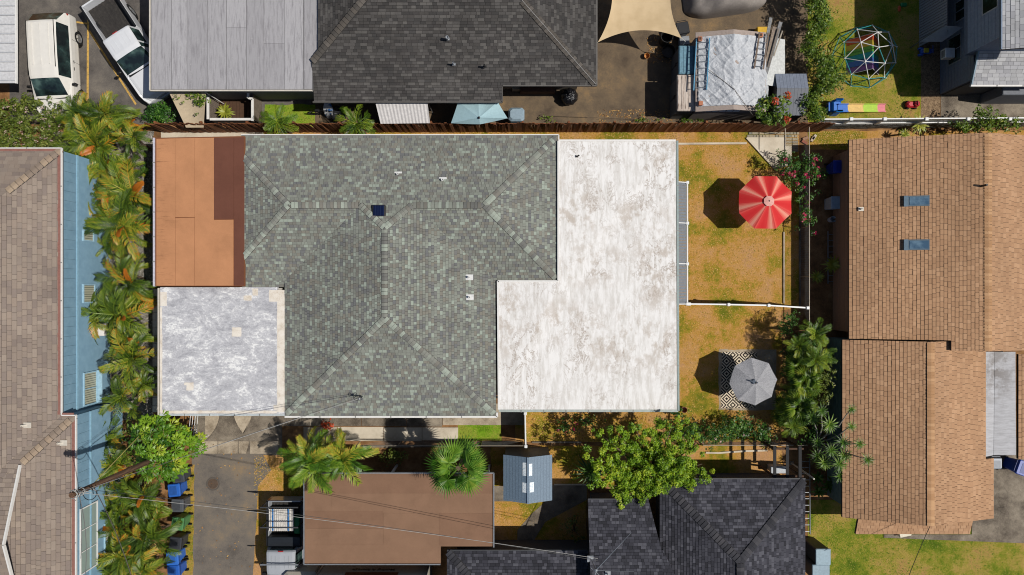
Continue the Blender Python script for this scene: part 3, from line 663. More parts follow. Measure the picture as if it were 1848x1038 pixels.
# ---------------------------------------------------------------- grey flat-roofed house, north
gf = thing('house', 'flat roofed house with pale grey rolled roofing behind the wooden fence', 'house', W(420, 60))
M_grey = []
for i, b in enumerate([(172, 170, 173), (166, 164, 167), (178, 176, 179)]):
    g = G('grey_roll_%d' % i); n1 = g.noise(2.0, 7, .72, g.pos((5, .5, 1))); n2 = g.noise(70, 2, .8); n3 = g.noise(7, 5, .75, g.pos((1, 2.2, 1)))
    c_ = g.mix(g.ramp(n1, [(.48, 0), (.68, .85)]), pc(*b), pc(132, 129, 133)); c_ = g.mix(1.0, c_, g.ramp(n2, [(.3, .85), (.7, 1.08)]), 'MULTIPLY')
    c_ = g.mix(g.ramp(n3, [(.60, 0), (.72, .5)]), c_, pc(206, 203, 202)); M_grey.append(g.fin(c_, .9, bump=n2, bs=.3, bd=.006))
ZG = 2.9
mb = MB(); mb.slab([W(267, -60, ZG), W(575, -60, ZG), W(575, 96, ZG), W(561, 124, ZG), W(561, 160, ZG), W(267, 160, ZG)], .2); ro = mb.build('roof', plain((104, 102, 104), .9), gf)
xs_ = [268, 305, 333, 370, 405, 441, 473, 510, 545, 574]
for i in range(9):
    cuts = [-60, 158.5] if i not in (4, 6) else ([-60, 46, 158.5] if i == 4 else [-60, 75, 158.5])
    for j in range(len(cuts)-1):
        q = MB(); x1 = xs_[i+1] - .7; yb = cuts[j+1]
        z = ZG + .005*(i % 3 + 1) + .002*j
        P = [W(xs_[i], cuts[j]+.4, z), W(x1, cuts[j]+.4, z), W(x1, yb, z), W(xs_[i], yb, z)] if i < 8 else [W(546, -60, z), W(574, -60, z), W(574, 96, z), W(560.5, 123, z), W(560.5, 158, z), W(546, 158, z)]
        q.slab(P, .012); q.build('roofing_roll', M_grey[(i*2+j) % 3], ro)
strip(gf, [(266, -60), (266, 161), (561, 161)], ZG-.03, .06, .12, M_offw, 'drip_edge')
walls(gf, [(300, -60, 560, 150)], 0, 2.7, plain((150, 150, 146), .85))
# porch with white rails under its eave
po = thing('porch', 'small wooden porch with white top rails below the grey flat roof', 'porch', W(430, 195))
M_board = plain((136, 122, 110), .85, var=.2)
def px_rail(pts, z, m, name='rail', w=.12, h=.06):
    for (a, b) in zip(pts, pts[1:]): q = MB(); q.bar(W(*a, z), W(*b, z), w, h); q.build(name, m, po)
px_rail([(371, 160), (371, 213)], 1.25, M_white); px_rail([(374.5, 213), (449, 213)], 1.25, M_white); px_rail([(452, 216), (452, 176), (444, 174), (444, 160)], 1.25, M_white)
for i in range(14):   # board wall, west and east
    for xx in (373, 453):
        q = MB(); y_ = 163 + i*3.7; a = W(xx, y_, 1.2); q.box((a.x, a.y, .61), (.03, .098, 1.2)); q.build('board', M_board, po)
for i in range(22):
    q = MB(); a = W(376 + i*3.45, 214, 1.2); q.box((a.x, a.y, .6), (.09, .03, 1.18)); q.build('board', M_board, po)
for i in range(10):
    q = MB(); a = W(388 + i*6.2, 195, .1); q.box((a.x, a.y, .06), (.165, 1.3, .05)); q.build('deck_board', M_dkwood, po)
# beige sheet leaning on the fence
q = MB(); P = [W(300, 164, 2.2), W(367, 164, 2.2), W(363, 228, 1.7), W(331, 228, 1.7)]
q.grid([[P[0].lerp(P[1], u/8).lerp(P[3].lerp(P[2], u/8), v/8) + Vector((0, 0, -.12*math.sin(math.pi*u/8)*math.sin(math.pi*v/8))) for u in range(9)] for v in range(9)])
sheetm = plain((196, 178, 150), .8, var=.08)
aw = thing('awning', 'beige fabric awning strung beside the porch', 'awning', W(335, 200)); q.build('canopy', sheetm, aw, True)
for p in (P[0], P[1]): q = MB(); q.tube([(p.x, p.y, 0), p], .025, 6); q.build('pole', M_white, aw)

# ---------------------------------------------------------------- dark shingled house, north
M_dksh = shingle_mat('dark_shingle', [(72, 70, 69), (78, 76, 75), (85, 82, 80), (92, 89, 87), (82, 79, 77), (98, 95, 93), (76, 73, 72), (104, 101, 98)], .25, .28, (.8, .3, 1))
M_dkcap = shingle_mat('dark_cap', [(96, 90, 84), (108, 102, 96), (86, 82, 78)], .2, .15, rnd=True)
dh = thing('house', 'dark brown grey shingled house beside the asphalt yard', 'house', W(800, 60))
r = Roof(dh, 2.7); q_ = .32
ap = -150
r.face((563, 181, -31*q_*.35), (906, 181, -31*q_*.35), (906, 151.3, 0), (563, 151.3, 0))
r.face((563, 151, 0), (1077, 151, 0), (842, -84, 235*q_), (760, -84, 235*q_), (563, 113, 38*q_))
r.face((1077, 151, 0), (1077, -320, 0), (842, -84, 235*q_))
r.face((575, 100, 40*q_), (760, -84, 235*q_), (575, -270, 40*q_))
r.shingles(M_dksh, M_under, .139, .26, .02, .8)
cm = cap_mesh('ridge_cap', M_dkcap, .34, .192)
caps(dh, cm, r.P(1074, 148, 1), r.P(942, 16, 135*q_), .2); caps(dh, cm, r.P(565, 112, 39*q_), r.P(690, -14, 165*q_), .2)
strip(dh, [(562, 182), (906, 182), (906, 153)], 2.58, .07, .12, plain((92, 88, 84), .6), 'gutter')
strip(dh, [(907, 151.8), (1078, 151.8), (1078, -60)], 2.66, .07, .1, plain((110, 106, 102), .6), 'gutter')
q = MB(); q.bar(r.P(1076, 150, 3), r.P(930, 4, 147*q_ + 2), .025, .02); q.build('ridge_flashing', plain((140, 138, 136), .6), dh)
walls(dh, [(590, -60, 885, 150), (885, -60, 1050, 132)], 0, 2.55, plain((120, 112, 100), .9))
for px, py, rr, m in [(806, 62, .07, M_alu), (816, 104, .04, M_alu), (873, 108, .04, M_blk)]: pipe_vent(dh, r.P(924+(px-924)*.97, 519+(py-519)*.965, (151-py)*q_), rr, .3, m, .16)
# things under its north-east eave and along its south wall
for px, py, wx, wy, h, rgb, nm, lb in [(970, 164, 62, 8, .5, (96, 66, 48), 'crate', 'low brown timber crate under the dark eave'), (935, 160, 22, 6, .4, (160, 150, 130), 'crate', 'small pale crate under the dark eave')]:
    t = thing(nm, lb, 'crate', W(px, py)); a = W(px, py)
    for i in range(4): q = MB(); q.box((a.x, a.y, .05 + i*h/4 + h/8), (wx/S, wy/S, h/4-.015)); q.build('slat', plain(rgb, .85, var=.2), t)

# ---------------------------------------------------------------- tan-roofed house, east
M_or_sh = shingle_mat('ochre_shingle', [(182, 142, 109), (188, 147, 113), (195, 154, 119), (190, 150, 116), (184, 144, 111), (200, 159, 124), (189, 148, 114), (193, 152, 117)], .18, .2, (1, .35, 1))
M_orcap = shingle_mat('ochre_cap', [(192, 150, 112), (204, 162, 122), (184, 142, 104)], .15, .1, rnd=True)
th_ = thing('house', 'large tan shingled house with two roof windows beside the vine fence', 'house', W(1700, 600))
r = Roof(th_, 2.55); e_ = .265
RX = 1750
r.face((1537, 250, 0), (1696, 250, 159*e_), (1696, 612, 159*e_), (1537, 612, 0))
r.face((1696, 250, 159*e_), (RX, 250, (RX-1537)*e_), (RX, 630, (RX-1537)*e_), (1696, 630, 159*e_))
r.face((RX, 250, (RX-1537)*e_), (1960, 250, 0), (1960, 630, 0), (RX, 630, (RX-1537)*e_))
r2 = Roof(th_, 2.5); f_ = .36; SX = 1656
r2.face((1525, 614, 0), (SX, 614, (SX-1525)*f_), (SX, 937, (SX-1525)*f_), (1525, 937, 0))
r2.face((SX, 614, (SX-1525)*f_), (1778, 614, (SX-1525)*f_-(1778-SX)*.3), (1778, 828, (SX-1525)*f_-(1778-SX)*.3), (SX, 828, (SX-1525)*f_))
r2.face((SX, 828.2, (SX-1525)*f_), (1796, 828.2, (SX-1525)*f_-(1796-SX)*.3), (1796, 937, (SX-1525)*f_-(1796-SX)*.3), (SX, 937, (SX-1525)*f_))
r2.face((1553, 937.6, 2), (1762, 937.6, 2), (1762, 970, -8), (1553, 970, -8))
r2.face((1842, 640, 4), (1960, 640, 20), (1960, 830, 20), (1842, 830, 4))
r.faces += r2.faces
r.shingles(M_or_sh, M_deck, .165, .24, .022, .35, .12, .013)
cm = cap_mesh('ridge_cap', M_orcap, .36, .143)
caps(th_, cm, r.P(RX+1, 629, (RX-1537)*e_), r.P(RX+1, 252, (RX-1537)*e_), .15, lift=.02); caps(th_, cm, r2.P(SX+1, 936, (SX-1525)*f_), r2.P(SX+1, 616, (SX-1525)*f_), .15, lift=.02)
g = G('weathered_metal'); n1 = g.noise(2.2, 7, .7, g.pos((1, 5, 1))); 
c_ = g.mix(g.ramp(n1, [(.4, 0), (.7, .7)]), pc(186, 186, 190), pc(140, 138, 140)); c_ = g.mix(g.math('MULTIPLY', g.math('POWER', g.blob(1803, 670, 40, 60, 2.6), .6), g.ramp(g.noise(1.5, 6, .7), [(.42, 0), (.55, .8)])), c_, pc(104, 94, 88))
M_wm = g.fin(c_, .6, spec=.35)
q = MB(); q.slab([W(1778, 636, 2.66), W(1802, 636, 2.6), W(1800, 824, 2.6), W(1790, 826, 2.63), W(1780, 828, 2.66)], .05); q.slab([W(1802.6, 636, 2.6), W(1840, 636, 2.7), W(1841, 824, 2.7), W(1800.6, 824, 2.6)], .05); q.build('metal_roof', M_wm, th_)
walls(th_, [(1552, 262, 1900, 602)], 0, 2.5, plain((168, 132, 104), .85)); walls(th_, [(1540, 616, 1772, 925), (1772, 840, 1782, 925)], 0, 2.45, plain((112, 140, 138), .85))
strip(th_, [(1798, 829), (1798, 938)], 2.5, .06, .1, M_offw, 'gutter')
# siding boards of the west walls
for (x0, ya, yb, zt, rgb) in [(1539.2, 617, 924, 2.45, (110, 140, 138)), (1551, 263, 601, 2.5, (172, 134, 106))]:
    a, b = W(x0, ya, zt), W(x0, yb, zt); z = .06
    while z < zt - .2: q = MB(); q.box((a.x - .015, (a.y+b.y)/2, z+.09), (.03, a.y-b.y, .17)); q.build('siding_board', plain(rgb, .8), th_); z += .185
for px, py in [(1663, 361), (1663, 441)]:      # roof windows
    A = r.P(924+(px-924)*.972, 519+(py-519)*.972, (924+(px-924)*.972-1537)*e_); tilt = Matrix.Translation(A) @ Matrix.Rotation(-math.atan(e_), 4, 'Y')
    q = MB(); q.box(None, (1.1, .5, .12), M=tilt @ Matrix.Translation((0, 0, .06))); wf = q.build('roof_window', plain((92, 112, 126), .5), th_)
    q = MB(); q.box(None, (.82, .38, .02), M=tilt @ Matrix.Translation((.1, 0, .125))); gl = G('roof_glass'); q.build('pane', gl.fin(gl.ramp(gl.noise(3, 4), [(.4, pc(72, 100, 124)), (.65, pc(110, 138, 158))]), .15, spec=.7), wf)
    q = MB(); q.box(None, (.18, .52, .04), M=tilt @ Matrix.Translation((-.46, 0, .13))); q.build('flashing', plain((110, 134, 150), .4), wf)
A = r.P(1730, 343, (1730-1537)*e_) + Vector((.25, 0, .05)); q = MB(); q.tube([A, A + Vector((.05, .02, .4))], .05, 8); q.build('vent_pipe', M_blk, th_)
pipe_vent(th_, r.P(1555, 377, 18*e_), .045, .16, M_offw, .26)
# ---------------------------------------------------------------- grey two-storey house, north-east
M_pale = shingle_mat('pale_grey_shingle', [(178, 178, 180), (188, 188, 190), (196, 196, 198), (184, 184, 188), (170, 170, 174)], .12, .15)
M_gsid = plain((128, 136, 150), .75); M_bsid = plain((150, 166, 190), .7)
nh = thing('house', 'grey sided two storey house with pale shingled roof beside the climbing dome lawn', 'house', W(1780, 80))
r = Roof(nh, 2.75)
r.face((1760, 150, 0), (1960, 150, 0), (1960, 92, 20), (1760, 92, 20))
ru = Roof(nh, 5.4)
ru.face((1814, 86, 0), (1960, 86, 40), (1960, -120, 40), (1814, -120, 0))
r.faces += ru.faces
r.shingles(M_pale, M_deck, .18, .3, .018, .4)
xl = W(1762, 0, 2.75).x + .12; ys = W(0, 150, 2.75).y + .3; yt = W(0, 92, 2.75).y
q = MB(); q.prism([(xl, ys), (45, ys), (45, 30), (xl, 30)], 0, 2.66); q.build('wall', plain((96, 100, 108), .8), nh)
xu = W(1816, 0, 5.4).x + .1
q = MB(); q.prism([(xu, yt-.1), (45, yt-.1), (45, 30), (xu, 30)], 2.67, 5.3); q.build('upper_wall', plain((112, 124, 144), .8), nh)
y0 = ys
z = .05
while z < 2.55: q = MB(); q.box((xl-.012, (ys+24)/2, z+.12), (.024, 24-ys, .225)); q.build('siding_board', M_gsid, nh); z += .24
z = 2.95
while z < 5.2: q = MB(); q.box((xu-.012, (yt-.1+24)/2, z+.12), (.024, 24-yt+.1, .225)); q.build('siding_board', M_bsid, nh); z += .24
# deck strip over the ground floor between the two walls
q = MB(); q.slab([(xl-.1, yt, 2.78), (xu+.05, yt, 2.78), (xu+.05, 24, 2.78), (xl-.1, 24, 2.78)], .1); q.build('ledge', plain((88, 92, 100), .8), nh)
wall_window(xl-.02, 62, 110, .75, 1.75, nh, plain((150, 152, 156), .5), M_glass, 1)
wall_window(xl-.02, -6, 30, 1.3, 2.4, nh, plain((170, 174, 180), .5), M_glass, 1)
wall_window(xu-.02, -30, 16, 4.0, 5.0, nh, plain((190, 196, 204), .5), M_glass, 0)
a = W(1744, 92, 1.3); q = MB(); q.bevbox((xl-.3, a.y, .95), (.5, .5, .4), .03); ac = q.build('air_conditioner', M_white, nh)
q = MB(); [q.box((xl-.552, a.y-.17+i*.05, 1.15), (.012, .025, .28)) for i in range(7)]; q.build('grille', M_dkgrey, ac)
q = MB(); q.box((xl+.7, ys-.02, 1.1), (1.1, .05, 2.1)); q.build('side_panel', plain((84, 82, 80), .7), nh)
strip(nh, [(1758, 152), (1900, 152)], 2.7, .09, .1, M_white, 'gutter', 1.0)
q = MB(); q.bar(r.P(1759, 150, 1), r.P(1759, 92, 21), .06, .12); q.build('rake_board', plain((110, 140, 160), .5), nh)
q = MB(); q.bar(ru.P(1813, 86, .5), ru.P(1813, -120, .5), .06, .12); q.build('rake_board', plain((110, 130, 155), .5), nh)
q = MB()
for s in (0, 2.1, 4.2): q.lathe((xl-.06, W(0, 66, 2.7).y + .12*math.sin(s), 2.55 + .1*math.cos(s)), [(0, .0), (.06, .02), (.07, .1), (0, .12)], 10)
q.build('floodlight', M_white, nh)
a = W(1800, 168, .9); q = MB(); q.bevbox((a.x+1.2, ys-.25, 0), (2.6, .5, 1.7), .04); q.build('bay_box', plain((120, 124, 132), .7), nh)
# lean-to beside it
lt = thing('lean_to', 'grey slatted lean-to with white corrugated awning against the two storey house', 'lean-to', W(1700, 20))
a, b = W(1664, 70, 0.9), W(1664, -60, .9)
n = 26; lx = W(1664, 0).x; lx2 = W(1716, 0, 2.1).x
for i in range(n):
    y = a.y + (b.y-a.y)*i/n; q = MB(); q.add([W(0,0).lerp(W(0,0), 0)]*0 + [Vector((lx, y, .02)), Vector((lx, y+.11, .02)), Vector((lx2, y+.11, 2.1)), Vector((lx2, y, 2.1)), Vector((lx+.03, y, .0)), Vector((lx+.03, y+.11, .0)), Vector((lx2+.03, y+.11, 2.07)), Vector((lx2+.03, y, 2.07))], [(0, 3, 2, 1), (4, 5, 6, 7), (0, 4, 7, 3), (1, 2, 6, 5), (0, 1, 5, 4), (3, 7, 6, 2)]); q.build('slat', plain((160, 164, 172), .75), lt)
P0, P1, P2, P3 = W(1665, 72, .9), W(1706, 72, 1.9), W(1745, 45, 2.4), W(1710, 43, 2.2)
q = MB(); rows = []
for i in range(41):
    u = i/40; A = P0.lerp(P1, u); B = P3.lerp(P2, u); dz = .02*math.cos(i*math.pi); rows.append([A + Vector((0, 0, dz)), B + Vector((0, 0, dz))])
q.grid(rows); q.build('corrugated_awning', plain((190, 192, 196), .5), lt)
for p in (P0, P3): q = MB(); q.tube([(p.x+.05, p.y, 0), p], .03, 6); q.build('post', M_steel, lt)

# ---------------------------------------------------------------- brown flat carport, south
M_bf = roll_mat('brown_flat_roof', (147, 115, 93), .22); M_bf2 = roll_mat('brown_flat_roof_b', (141, 109, 88), .22)
cp = thing('carport', 'flat brown roofed carport beside the grey driveway', 'carport', W(700, 940)); Z = 2.6
q = MB(); q.slab([W(547, 857, Z), W(890, 857, Z), W(890, 990, Z), W(794, 990, Z), W(794, 1021, Z), W(547, 1021, Z)], .18); ro = q.build('roof', M_bf, cp)
def croll(x0, y0, x1, y1, m, dz): q = MB(); q.slab([W(x0, y0, Z+dz), W(x1, y0, Z+dz), W(x1, y1, Z+dz), W(x0, y1, Z+dz)], .004); q.build('roofing_roll', m, ro)
for x0, y0, x1, y1, m, dz in [(548, 859, 595, 925, M_bf, .006), (595.6, 859, 790, 893, M_bf2, .006), (595.6, 893.6, 889, 929, M_bf, .007), (548, 925.6, 690, 957, M_bf2, .008), (690.6, 929.6, 791, 986, M_bf, .009), (548, 957.6, 690, 985, M_bf, .010), (548, 986, 793, 1019.5, M_bf, .008), (791.5, 929.6, 889, 988.5, M_bf2, .009), (790.6, 859, 889, 893, M_bf2, .0055)]: croll(x0, y0, x1, y1, m, dz)
for a in ([(547, 856), (891, 856)], [(891, 856), (891, 991)], [(546, 856), (546, 1022)], [(546, 1022), (794, 1022)]): strip(cp, a, Z, .05, .14, M_alu, 'drip_edge')
for px, py in [(555, 865), (700, 865), (880, 865), (880, 980), (555, 1012), (785, 1012)]: q = MB(); a = W(px, py, Z-.2); q.box((a.x, a.y, Z/2-.1), (.1, .1, Z-.2)); q.build('post', M_white, cp)
walls(cp, [(650, 900, 880, 980)], 0, 2.4, plain((120, 104, 90), .85))

# ---------------------------------------------------------------- charcoal shingled house, south
M_ch = shingle_mat('charcoal_shingle', [(54, 54, 60), (63, 63, 70), (72, 72, 80), (82, 82, 90), (67, 67, 75), (94, 94, 102), (59, 59, 66), (76, 76, 84)], .2, .15)
M_chcap = shingle_mat('charcoal_cap', [(58, 58, 63), (68, 68, 73), (78, 77, 81)], .2, .1, rnd=True)
ch = thing('house', 'charcoal shingled house with rooftop antenna beside the lime green tree', 'house', W(1250, 980))
r = Roof(ch, 2.6); c_ = .33; ax = 1325; hw = 132
r.face((1193, 868, 0), (1457, 868, 0), (ax, 1000, hw*c_))
r.face((1193, 868, 0), (ax, 1000, hw*c_), (ax, 1140, hw*c_), (1193, 1140, 0))
r.face((1457, 868, 0), (1457, 1140, 0), (ax, 1140, hw*c_), (ax, 1000, hw*c_))
r.face((1062, 905, 0), (1172, 905, 0), (1190, 986, 81*c_), (1190, 1090, 185*c_), (1062, 1090, 185*c_))
r.face((1190, 986, 81*c_), (1193, 986, 81*c_), (1240, 1090, 185*c_), (1190, 1090, 185*c_))
r.face((806, 998, 0), (1061.6, 998, 0), (1061.6, 1140, 142*c_), (948, 1140, 142*c_))
r.face((806, 998, 0), (948, 1140, 142*c_), (806, 1282, 0))
r.shingles(M_ch, M_under, .142, .2, .02, .8)
cm = cap_mesh('ridge_cap', M_chcap, .36, .172)
for a, b in [((1195, 870, .6), (ax, 1000, hw*c_)), ((1455, 870, .6), (ax, 1000, hw*c_)), ((808, 1000, .6), (846, 1038, 40*c_)), ((ax, 1052, hw*c_), (ax, 1003, hw*c_))]: caps(ch, cm, r.P(*a), r.P(*b), .18)
strip(ch, [(1062, 903.5), (1172, 903.5)], 2.56, .06, .12, M_dkgrey, 'fascia'); strip(ch, [(1193, 866.5), (1457, 866.5)], 2.56, .06, .12, M_dkgrey, 'fascia'); strip(ch, [(806, 996.5), (1061, 996.5)], 2.56, .06, .12, M_dkgrey, 'fascia')
walls(ch, [(1205, 882, 1445, 1120), (1076, 920, 1166, 1120), (820, 1012, 1080, 1120)], 0, 2.5, plain((96, 94, 96), .85))
# vents and antenna on the roof
an = thing('antenna', 'thin rooftop antenna with two long arms on the charcoal house', 'antenna', r.P(1062, 1002, 98*c_))
b0 = r.P(1064, 1000, 95*c_); tp_ = b0 + Vector((.1, -.1, 1.1))
q = MB(); q.tube([b0, tp_], .022, 8); q.build('mast', M_alu, an)
for e in (W(1141, 965, 5.2), W(1146, 1036, 5.0)): q = MB(); q.tube([tp_, e], [.02, .008], 6); q.build('arm', M_alu, an)
q = MB(); q.lathe(tp_, [(0, -.08), (.06, -.06), (.07, .04), (0, .08)], 10); q.tube([tp_ + Vector((-.22, .08, -.1)), tp_ + Vector((.15, -.2, .02))], .018, 6); q.tube([tp_ + Vector((.1, .16, 0)), tp_ + Vector((-.05, -.22, 0))], .018, 6); q.build('hub', M_alu, an)
q = MB(); q.box(b0 + Vector((-.03, 0, .01)), (.3, .3, .03)); q.build('base_plate', M_alu, an)
pipe_vent(ch, r.P(1092, 1022, 117*c_), .04, .2, M_alu, .26); 

# ---------------------------------------------------------------- garden sheds
def gable_shed(t, x0, x1, y0, y1, ze, zr, m_roof, m_wall, board=.2, seams=True):
    "ridge runs north-south; roof boards are single pieces"
    a, b = W(x0, y0, ze), W(x1, y1, ze); xm = (a.x+b.x)/2
    q = MB(); q.prism([(a.x+.1, a.y-.1), (b.x-.1, a.y-.1), (b.x-.1, b.y+.1), (a.x+.1, b.y+.1)], 0, ze-.02); q.build('wall', m_wall, t)
    for y, s in ((a.y-.1, 1), (b.y+.1, -1)):
        q = MB(); q.add([(a.x+.1, y, ze-.02), (b.x-.1, y, ze-.02), (xm, y, zr-.03)], [(0, 1, 2) if s < 0 else (0, 2, 1)]); q.build('gable', m_wall, t)
    for xs0, xs1, zz0, zz1 in ((a.x, xm, ze, zr), (xm, b.x, zr, ze)):
        L = xs1-xs0; n = max(3, int(abs(L)/board))
        for i in range(n):
            u, v = i/n, (i+1)/n; q = MB()
            q.slab([(xs0+L*u+.006, a.y, zz0+(zz1-zz0)*u+.02), (xs0+L*v, a.y, zz0+(zz1-zz0)*v+.02), (xs0+L*v, b.y, zz0+(zz1-zz0)*v+.02), (xs0+L*u+.006, b.y, zz0+(zz1-zz0)*u+.02)], .035); q.build('roof_panel', m_roof, t)
    q = MB(); q.bar((xm, a.y, zr+.03), (xm, b.y, zr+.03), .1, .03); q.build('ridge_strip', m_roof, t); return a, b, xm
gs_ = G('blue_grey_shed_roof'); nn = gs_.noise(14, 4, .7, gs_.pos((1, 3, 1))); M_bgs = gs_.fin(gs_.mix(gs_.ramp(nn, [(.4, 0), (.65, 1)]), pc(98, 116, 134), pc(122, 142, 160)), .6, spec=.35)
t = thing('shed', 'blue grey gabled shed with four clear roof patches', 'shed', W(952, 850))
a, b, xm = gable_shed(t, 908, 997, 823, 906, 2.0, 2.55, M_bgs, plain((128, 122, 116), .7), .14)
gcl = G('clear_panel'); M_clear = gcl.fin(gcl.ramp(gcl.vor(14), [(.15, pc(168, 190, 204)), (.5, pc(232, 238, 242))]), .3, spec=.5)
for px, py, w, h in [(946.5, 849, 6.5, 24), (957.5, 850, 6.5, 22), (947, 882.5, 8, 18), (960, 882, 8, 18)]:
    k = lambda X: 2.55 - abs(X-xm)/((b.x-a.x)/2)*.55 + .032
    x0, x1 = W(px-w/2, 0, 2.45).x, W(px+w/2, 0, 2.45).x; y0, y1 = W(0, py-h/2, 2.45).y, W(0, py+h/2, 2.45).y
    q = MB(); q.slab([(x0, y0, k(x0)), (x1, y0, k(x1)), (x1, y1, k(x1)), (x0, y1, k(x0))], .01); q.build('skylight', M_clear, t)
t = thing('shed', 'small dark grey flat boarded shed beside the vine hedge', 'shed', W(1430, 170))
a, b = W(1403, 130, 1.7), W(1460, 206, 1.7)
q = MB(); q.prism([(a.x+.06, a.y-.06), (b.x-.06, a.y-.06), (b.x-.06, b.y+.06), (a.x+.06, b.y+.06)], 0, 1.62); q.build('wall', plain((104, 98, 94), .8), t)
for i in range(9):
    for j, (u0, u1, m) in enumerate(((0, .38, plain((134, 142, 158), .55)), (.382, 1, plain((86, 92, 104), .55)))):
        xa, xb = a.x+(b.x-a.x)*i/9, a.x+(b.x-a.x)*(i+1)/9-.008; q = MB(); zf = lambda u: 1.7 + (.25*u/.38 if u <= .38 else .25*(1-u)/.62)
        ya, yb = a.y+(b.y-a.y)*u0, a.y+(b.y-a.y)*u1; q.slab([(xa, ya, zf(u0)), (xb, ya, zf(u0)), (xb, yb, zf(u1)), (xa, yb, zf(u1))], .03); q.build('roof_panel', m, t)
# big shed under a silver tarp
t = thing('shed', 'large grey shed with roof wrapped in a silver tarp', 'shed', W(1320, 120)); M_shw = plain((150, 140, 136), .8)
x0, x1, xm = W(1258, 0, 2.1).x, W(1386, 0, 2.1).x, W(1322, 0, 2.1).x; y0, y1 = W(0, 55, 2.1).y, W(0, 199, 2.1).y
q = MB(); q.prism([(x0+.1, y0-.1), (x1-.1, y0-.1), (x1-.1, y1+.1), (x0+.1, y1+.1)], 0, 2.08); q.build('wall', M_shw, t)
zf = lambda x: 2.1 + .42*(1 - abs(x-xm)/(xm-x0))
for xa, xb in ((x0, xm), (xm, x1)):
    q = MB(); q.slab([(xa, y0, zf(xa)), (xb, y0, zf(xb)), (xb, y1, zf(xb)), (xa, y1, zf(xa))], .05); q.build('roof_panel', plain((176, 160, 150), .8), t)
for y_, s in ((y0-.1, 1), (y1+.1, -1)): q = MB(); q.add([(x0+.1, y_, 2.08), (x1-.1, y_, 2.08), (xm, y_, 2.48)], [(0, 1, 2) if s < 0 else (0, 2, 1)]); q.build('gable', M_shw, t)
gt = G('silver_tarp'); M_tarp = gt.fin(gt.ramp(gt.noise(3, 5, .6), [(.35, pc(188, 192, 198)), (.65, pc(214, 216, 220))]), .5, bump=gt.noise(11, 6, .65, gt.pos((1, 1, 1)), 1.5), bs=.9, bd=.06, spec=.5)
rows = []; n = 110; ya, yb = y0-.25, y1+.22
for i in range(n+1):
    row = []
    for j in range(n+1):
        u, v = i/n, j/n; x = x0+.12+(x1-x0+.2)*u; y = ya+(yb-ya)*v
        f = mnoise.fractal(Vector((x*1.4 + y*.9, y*1.2 - x*.3, 0)), .8, 2.2, 4)*.06 + mnoise.noise(Vector((x*7+y*5, (y-x)*1.5, 2)))*.03
        f += .07*(1-abs(math.sin((x*1.1+y*1.5+.4*math.sin(x*2))*3.2)))**5*max(0, v-.25)+.06*(1-abs(math.sin((x*1.6-y*.9)*2.6+math.sin(y*3))))**6*(.3+u*.7)+.05*(1-abs(math.sin(y*4+x*.7)))**7*v
        if x > x1 - .05: z = 2.1 - (x-x1+.05)*1.6
        else: z = zf(x)
        row.append(Vector((x, y, z + .05 + f*1.15)))
    rows.append(row)
q = MB(); q.grid(rows); tarp = q.build('tarp', M_tarp, t, True)
for a_, b_ in [((1280, 120), (1325, 160)), ((1325, 160), (1362, 205))]:
    q = MB(); A, B = W(*a_, 2.4), W(*b_, 2.4); A.z = zf(A.x)+.12; B.z = zf(B.x)+.1; q.tube([A, B], .014, 5); q.build('strap', plain((120, 112, 104), .8), tarp)
for i in range(6): q = MB(); q.box((x0-.02+.35*i + .35, y1+.085, 1.9), (.3, .03, .25)); q.build('vent_slot', plain((190, 196, 204), .6), t)
# storage cupboards on its west side
def cupboard(lb, xa, ya, xb, yb, h, m_top, m_body, ridges):
    t = thing('storage_cupboard', lb, 'cupboard', W((xa+xb)/2, (ya+yb)/2)); a, b = W(xa, ya, h), W(xb, yb, h)
    q = MB(); q.prism([(a.x+.05, a.y-.05), (b.x-.03, a.y-.05), (b.x-.03, b.y+.05), (a.x+.05, b.y+.05)], 0, h-.05); q.build('body', m_body, t)
    q = MB(); q.bevbox(((a.x+b.x)/2, (a.y+b.y)/2, h-.05), (b.x-a.x, a.y-b.y, .09), .04); l = q.build('lid', m_top, t)
    for i in range(ridges): q = MB(); xx = a.x+(b.x-a.x)*(i+.5)/ridges; q.bevbox((xx, (a.y+b.y)/2, h+.035), ((b.x-a.x)/ridges*.55, (a.y-b.y)*.9, .02), .006); q.build('lid_rib', m_top, l)
    q = MB(); q.box((a.x+.035, (a.y+b.y)/2, h*.5), (.02, .012, h*.9)); q.build('door_gap', M_blk, t)
    for s in (-.06, .06): q = MB(); q.bevbox((a.x+.03, (a.y+b.y)/2+s, h*.55), (.04, .03, .16), .006); q.build('handle', M_dkgrey, t)
cupboard('storage cupboard with faded blue lid beside the tarp shed', 1227, 79, 1262, 131, 1.75, plain((112, 156, 176), .6, var=.2), plain((96, 100, 104), .7), 5)
gst = G('streaked_lid'); M_streak = gst.fin(gst.mix(gst.ramp(gst.noise(2.4, 6, .7, gst.pos((6, .7, 1))), [(.5, 0), (.66, .85)]), pc(206, 192, 180), pc(112, 90, 76)), .75)
cupboard('storage cupboard with streaky beige lid beside the tarp shed', 1224, 132, 1263, 198, 1.8, M_streak, plain((104, 106, 108), .7), 6)
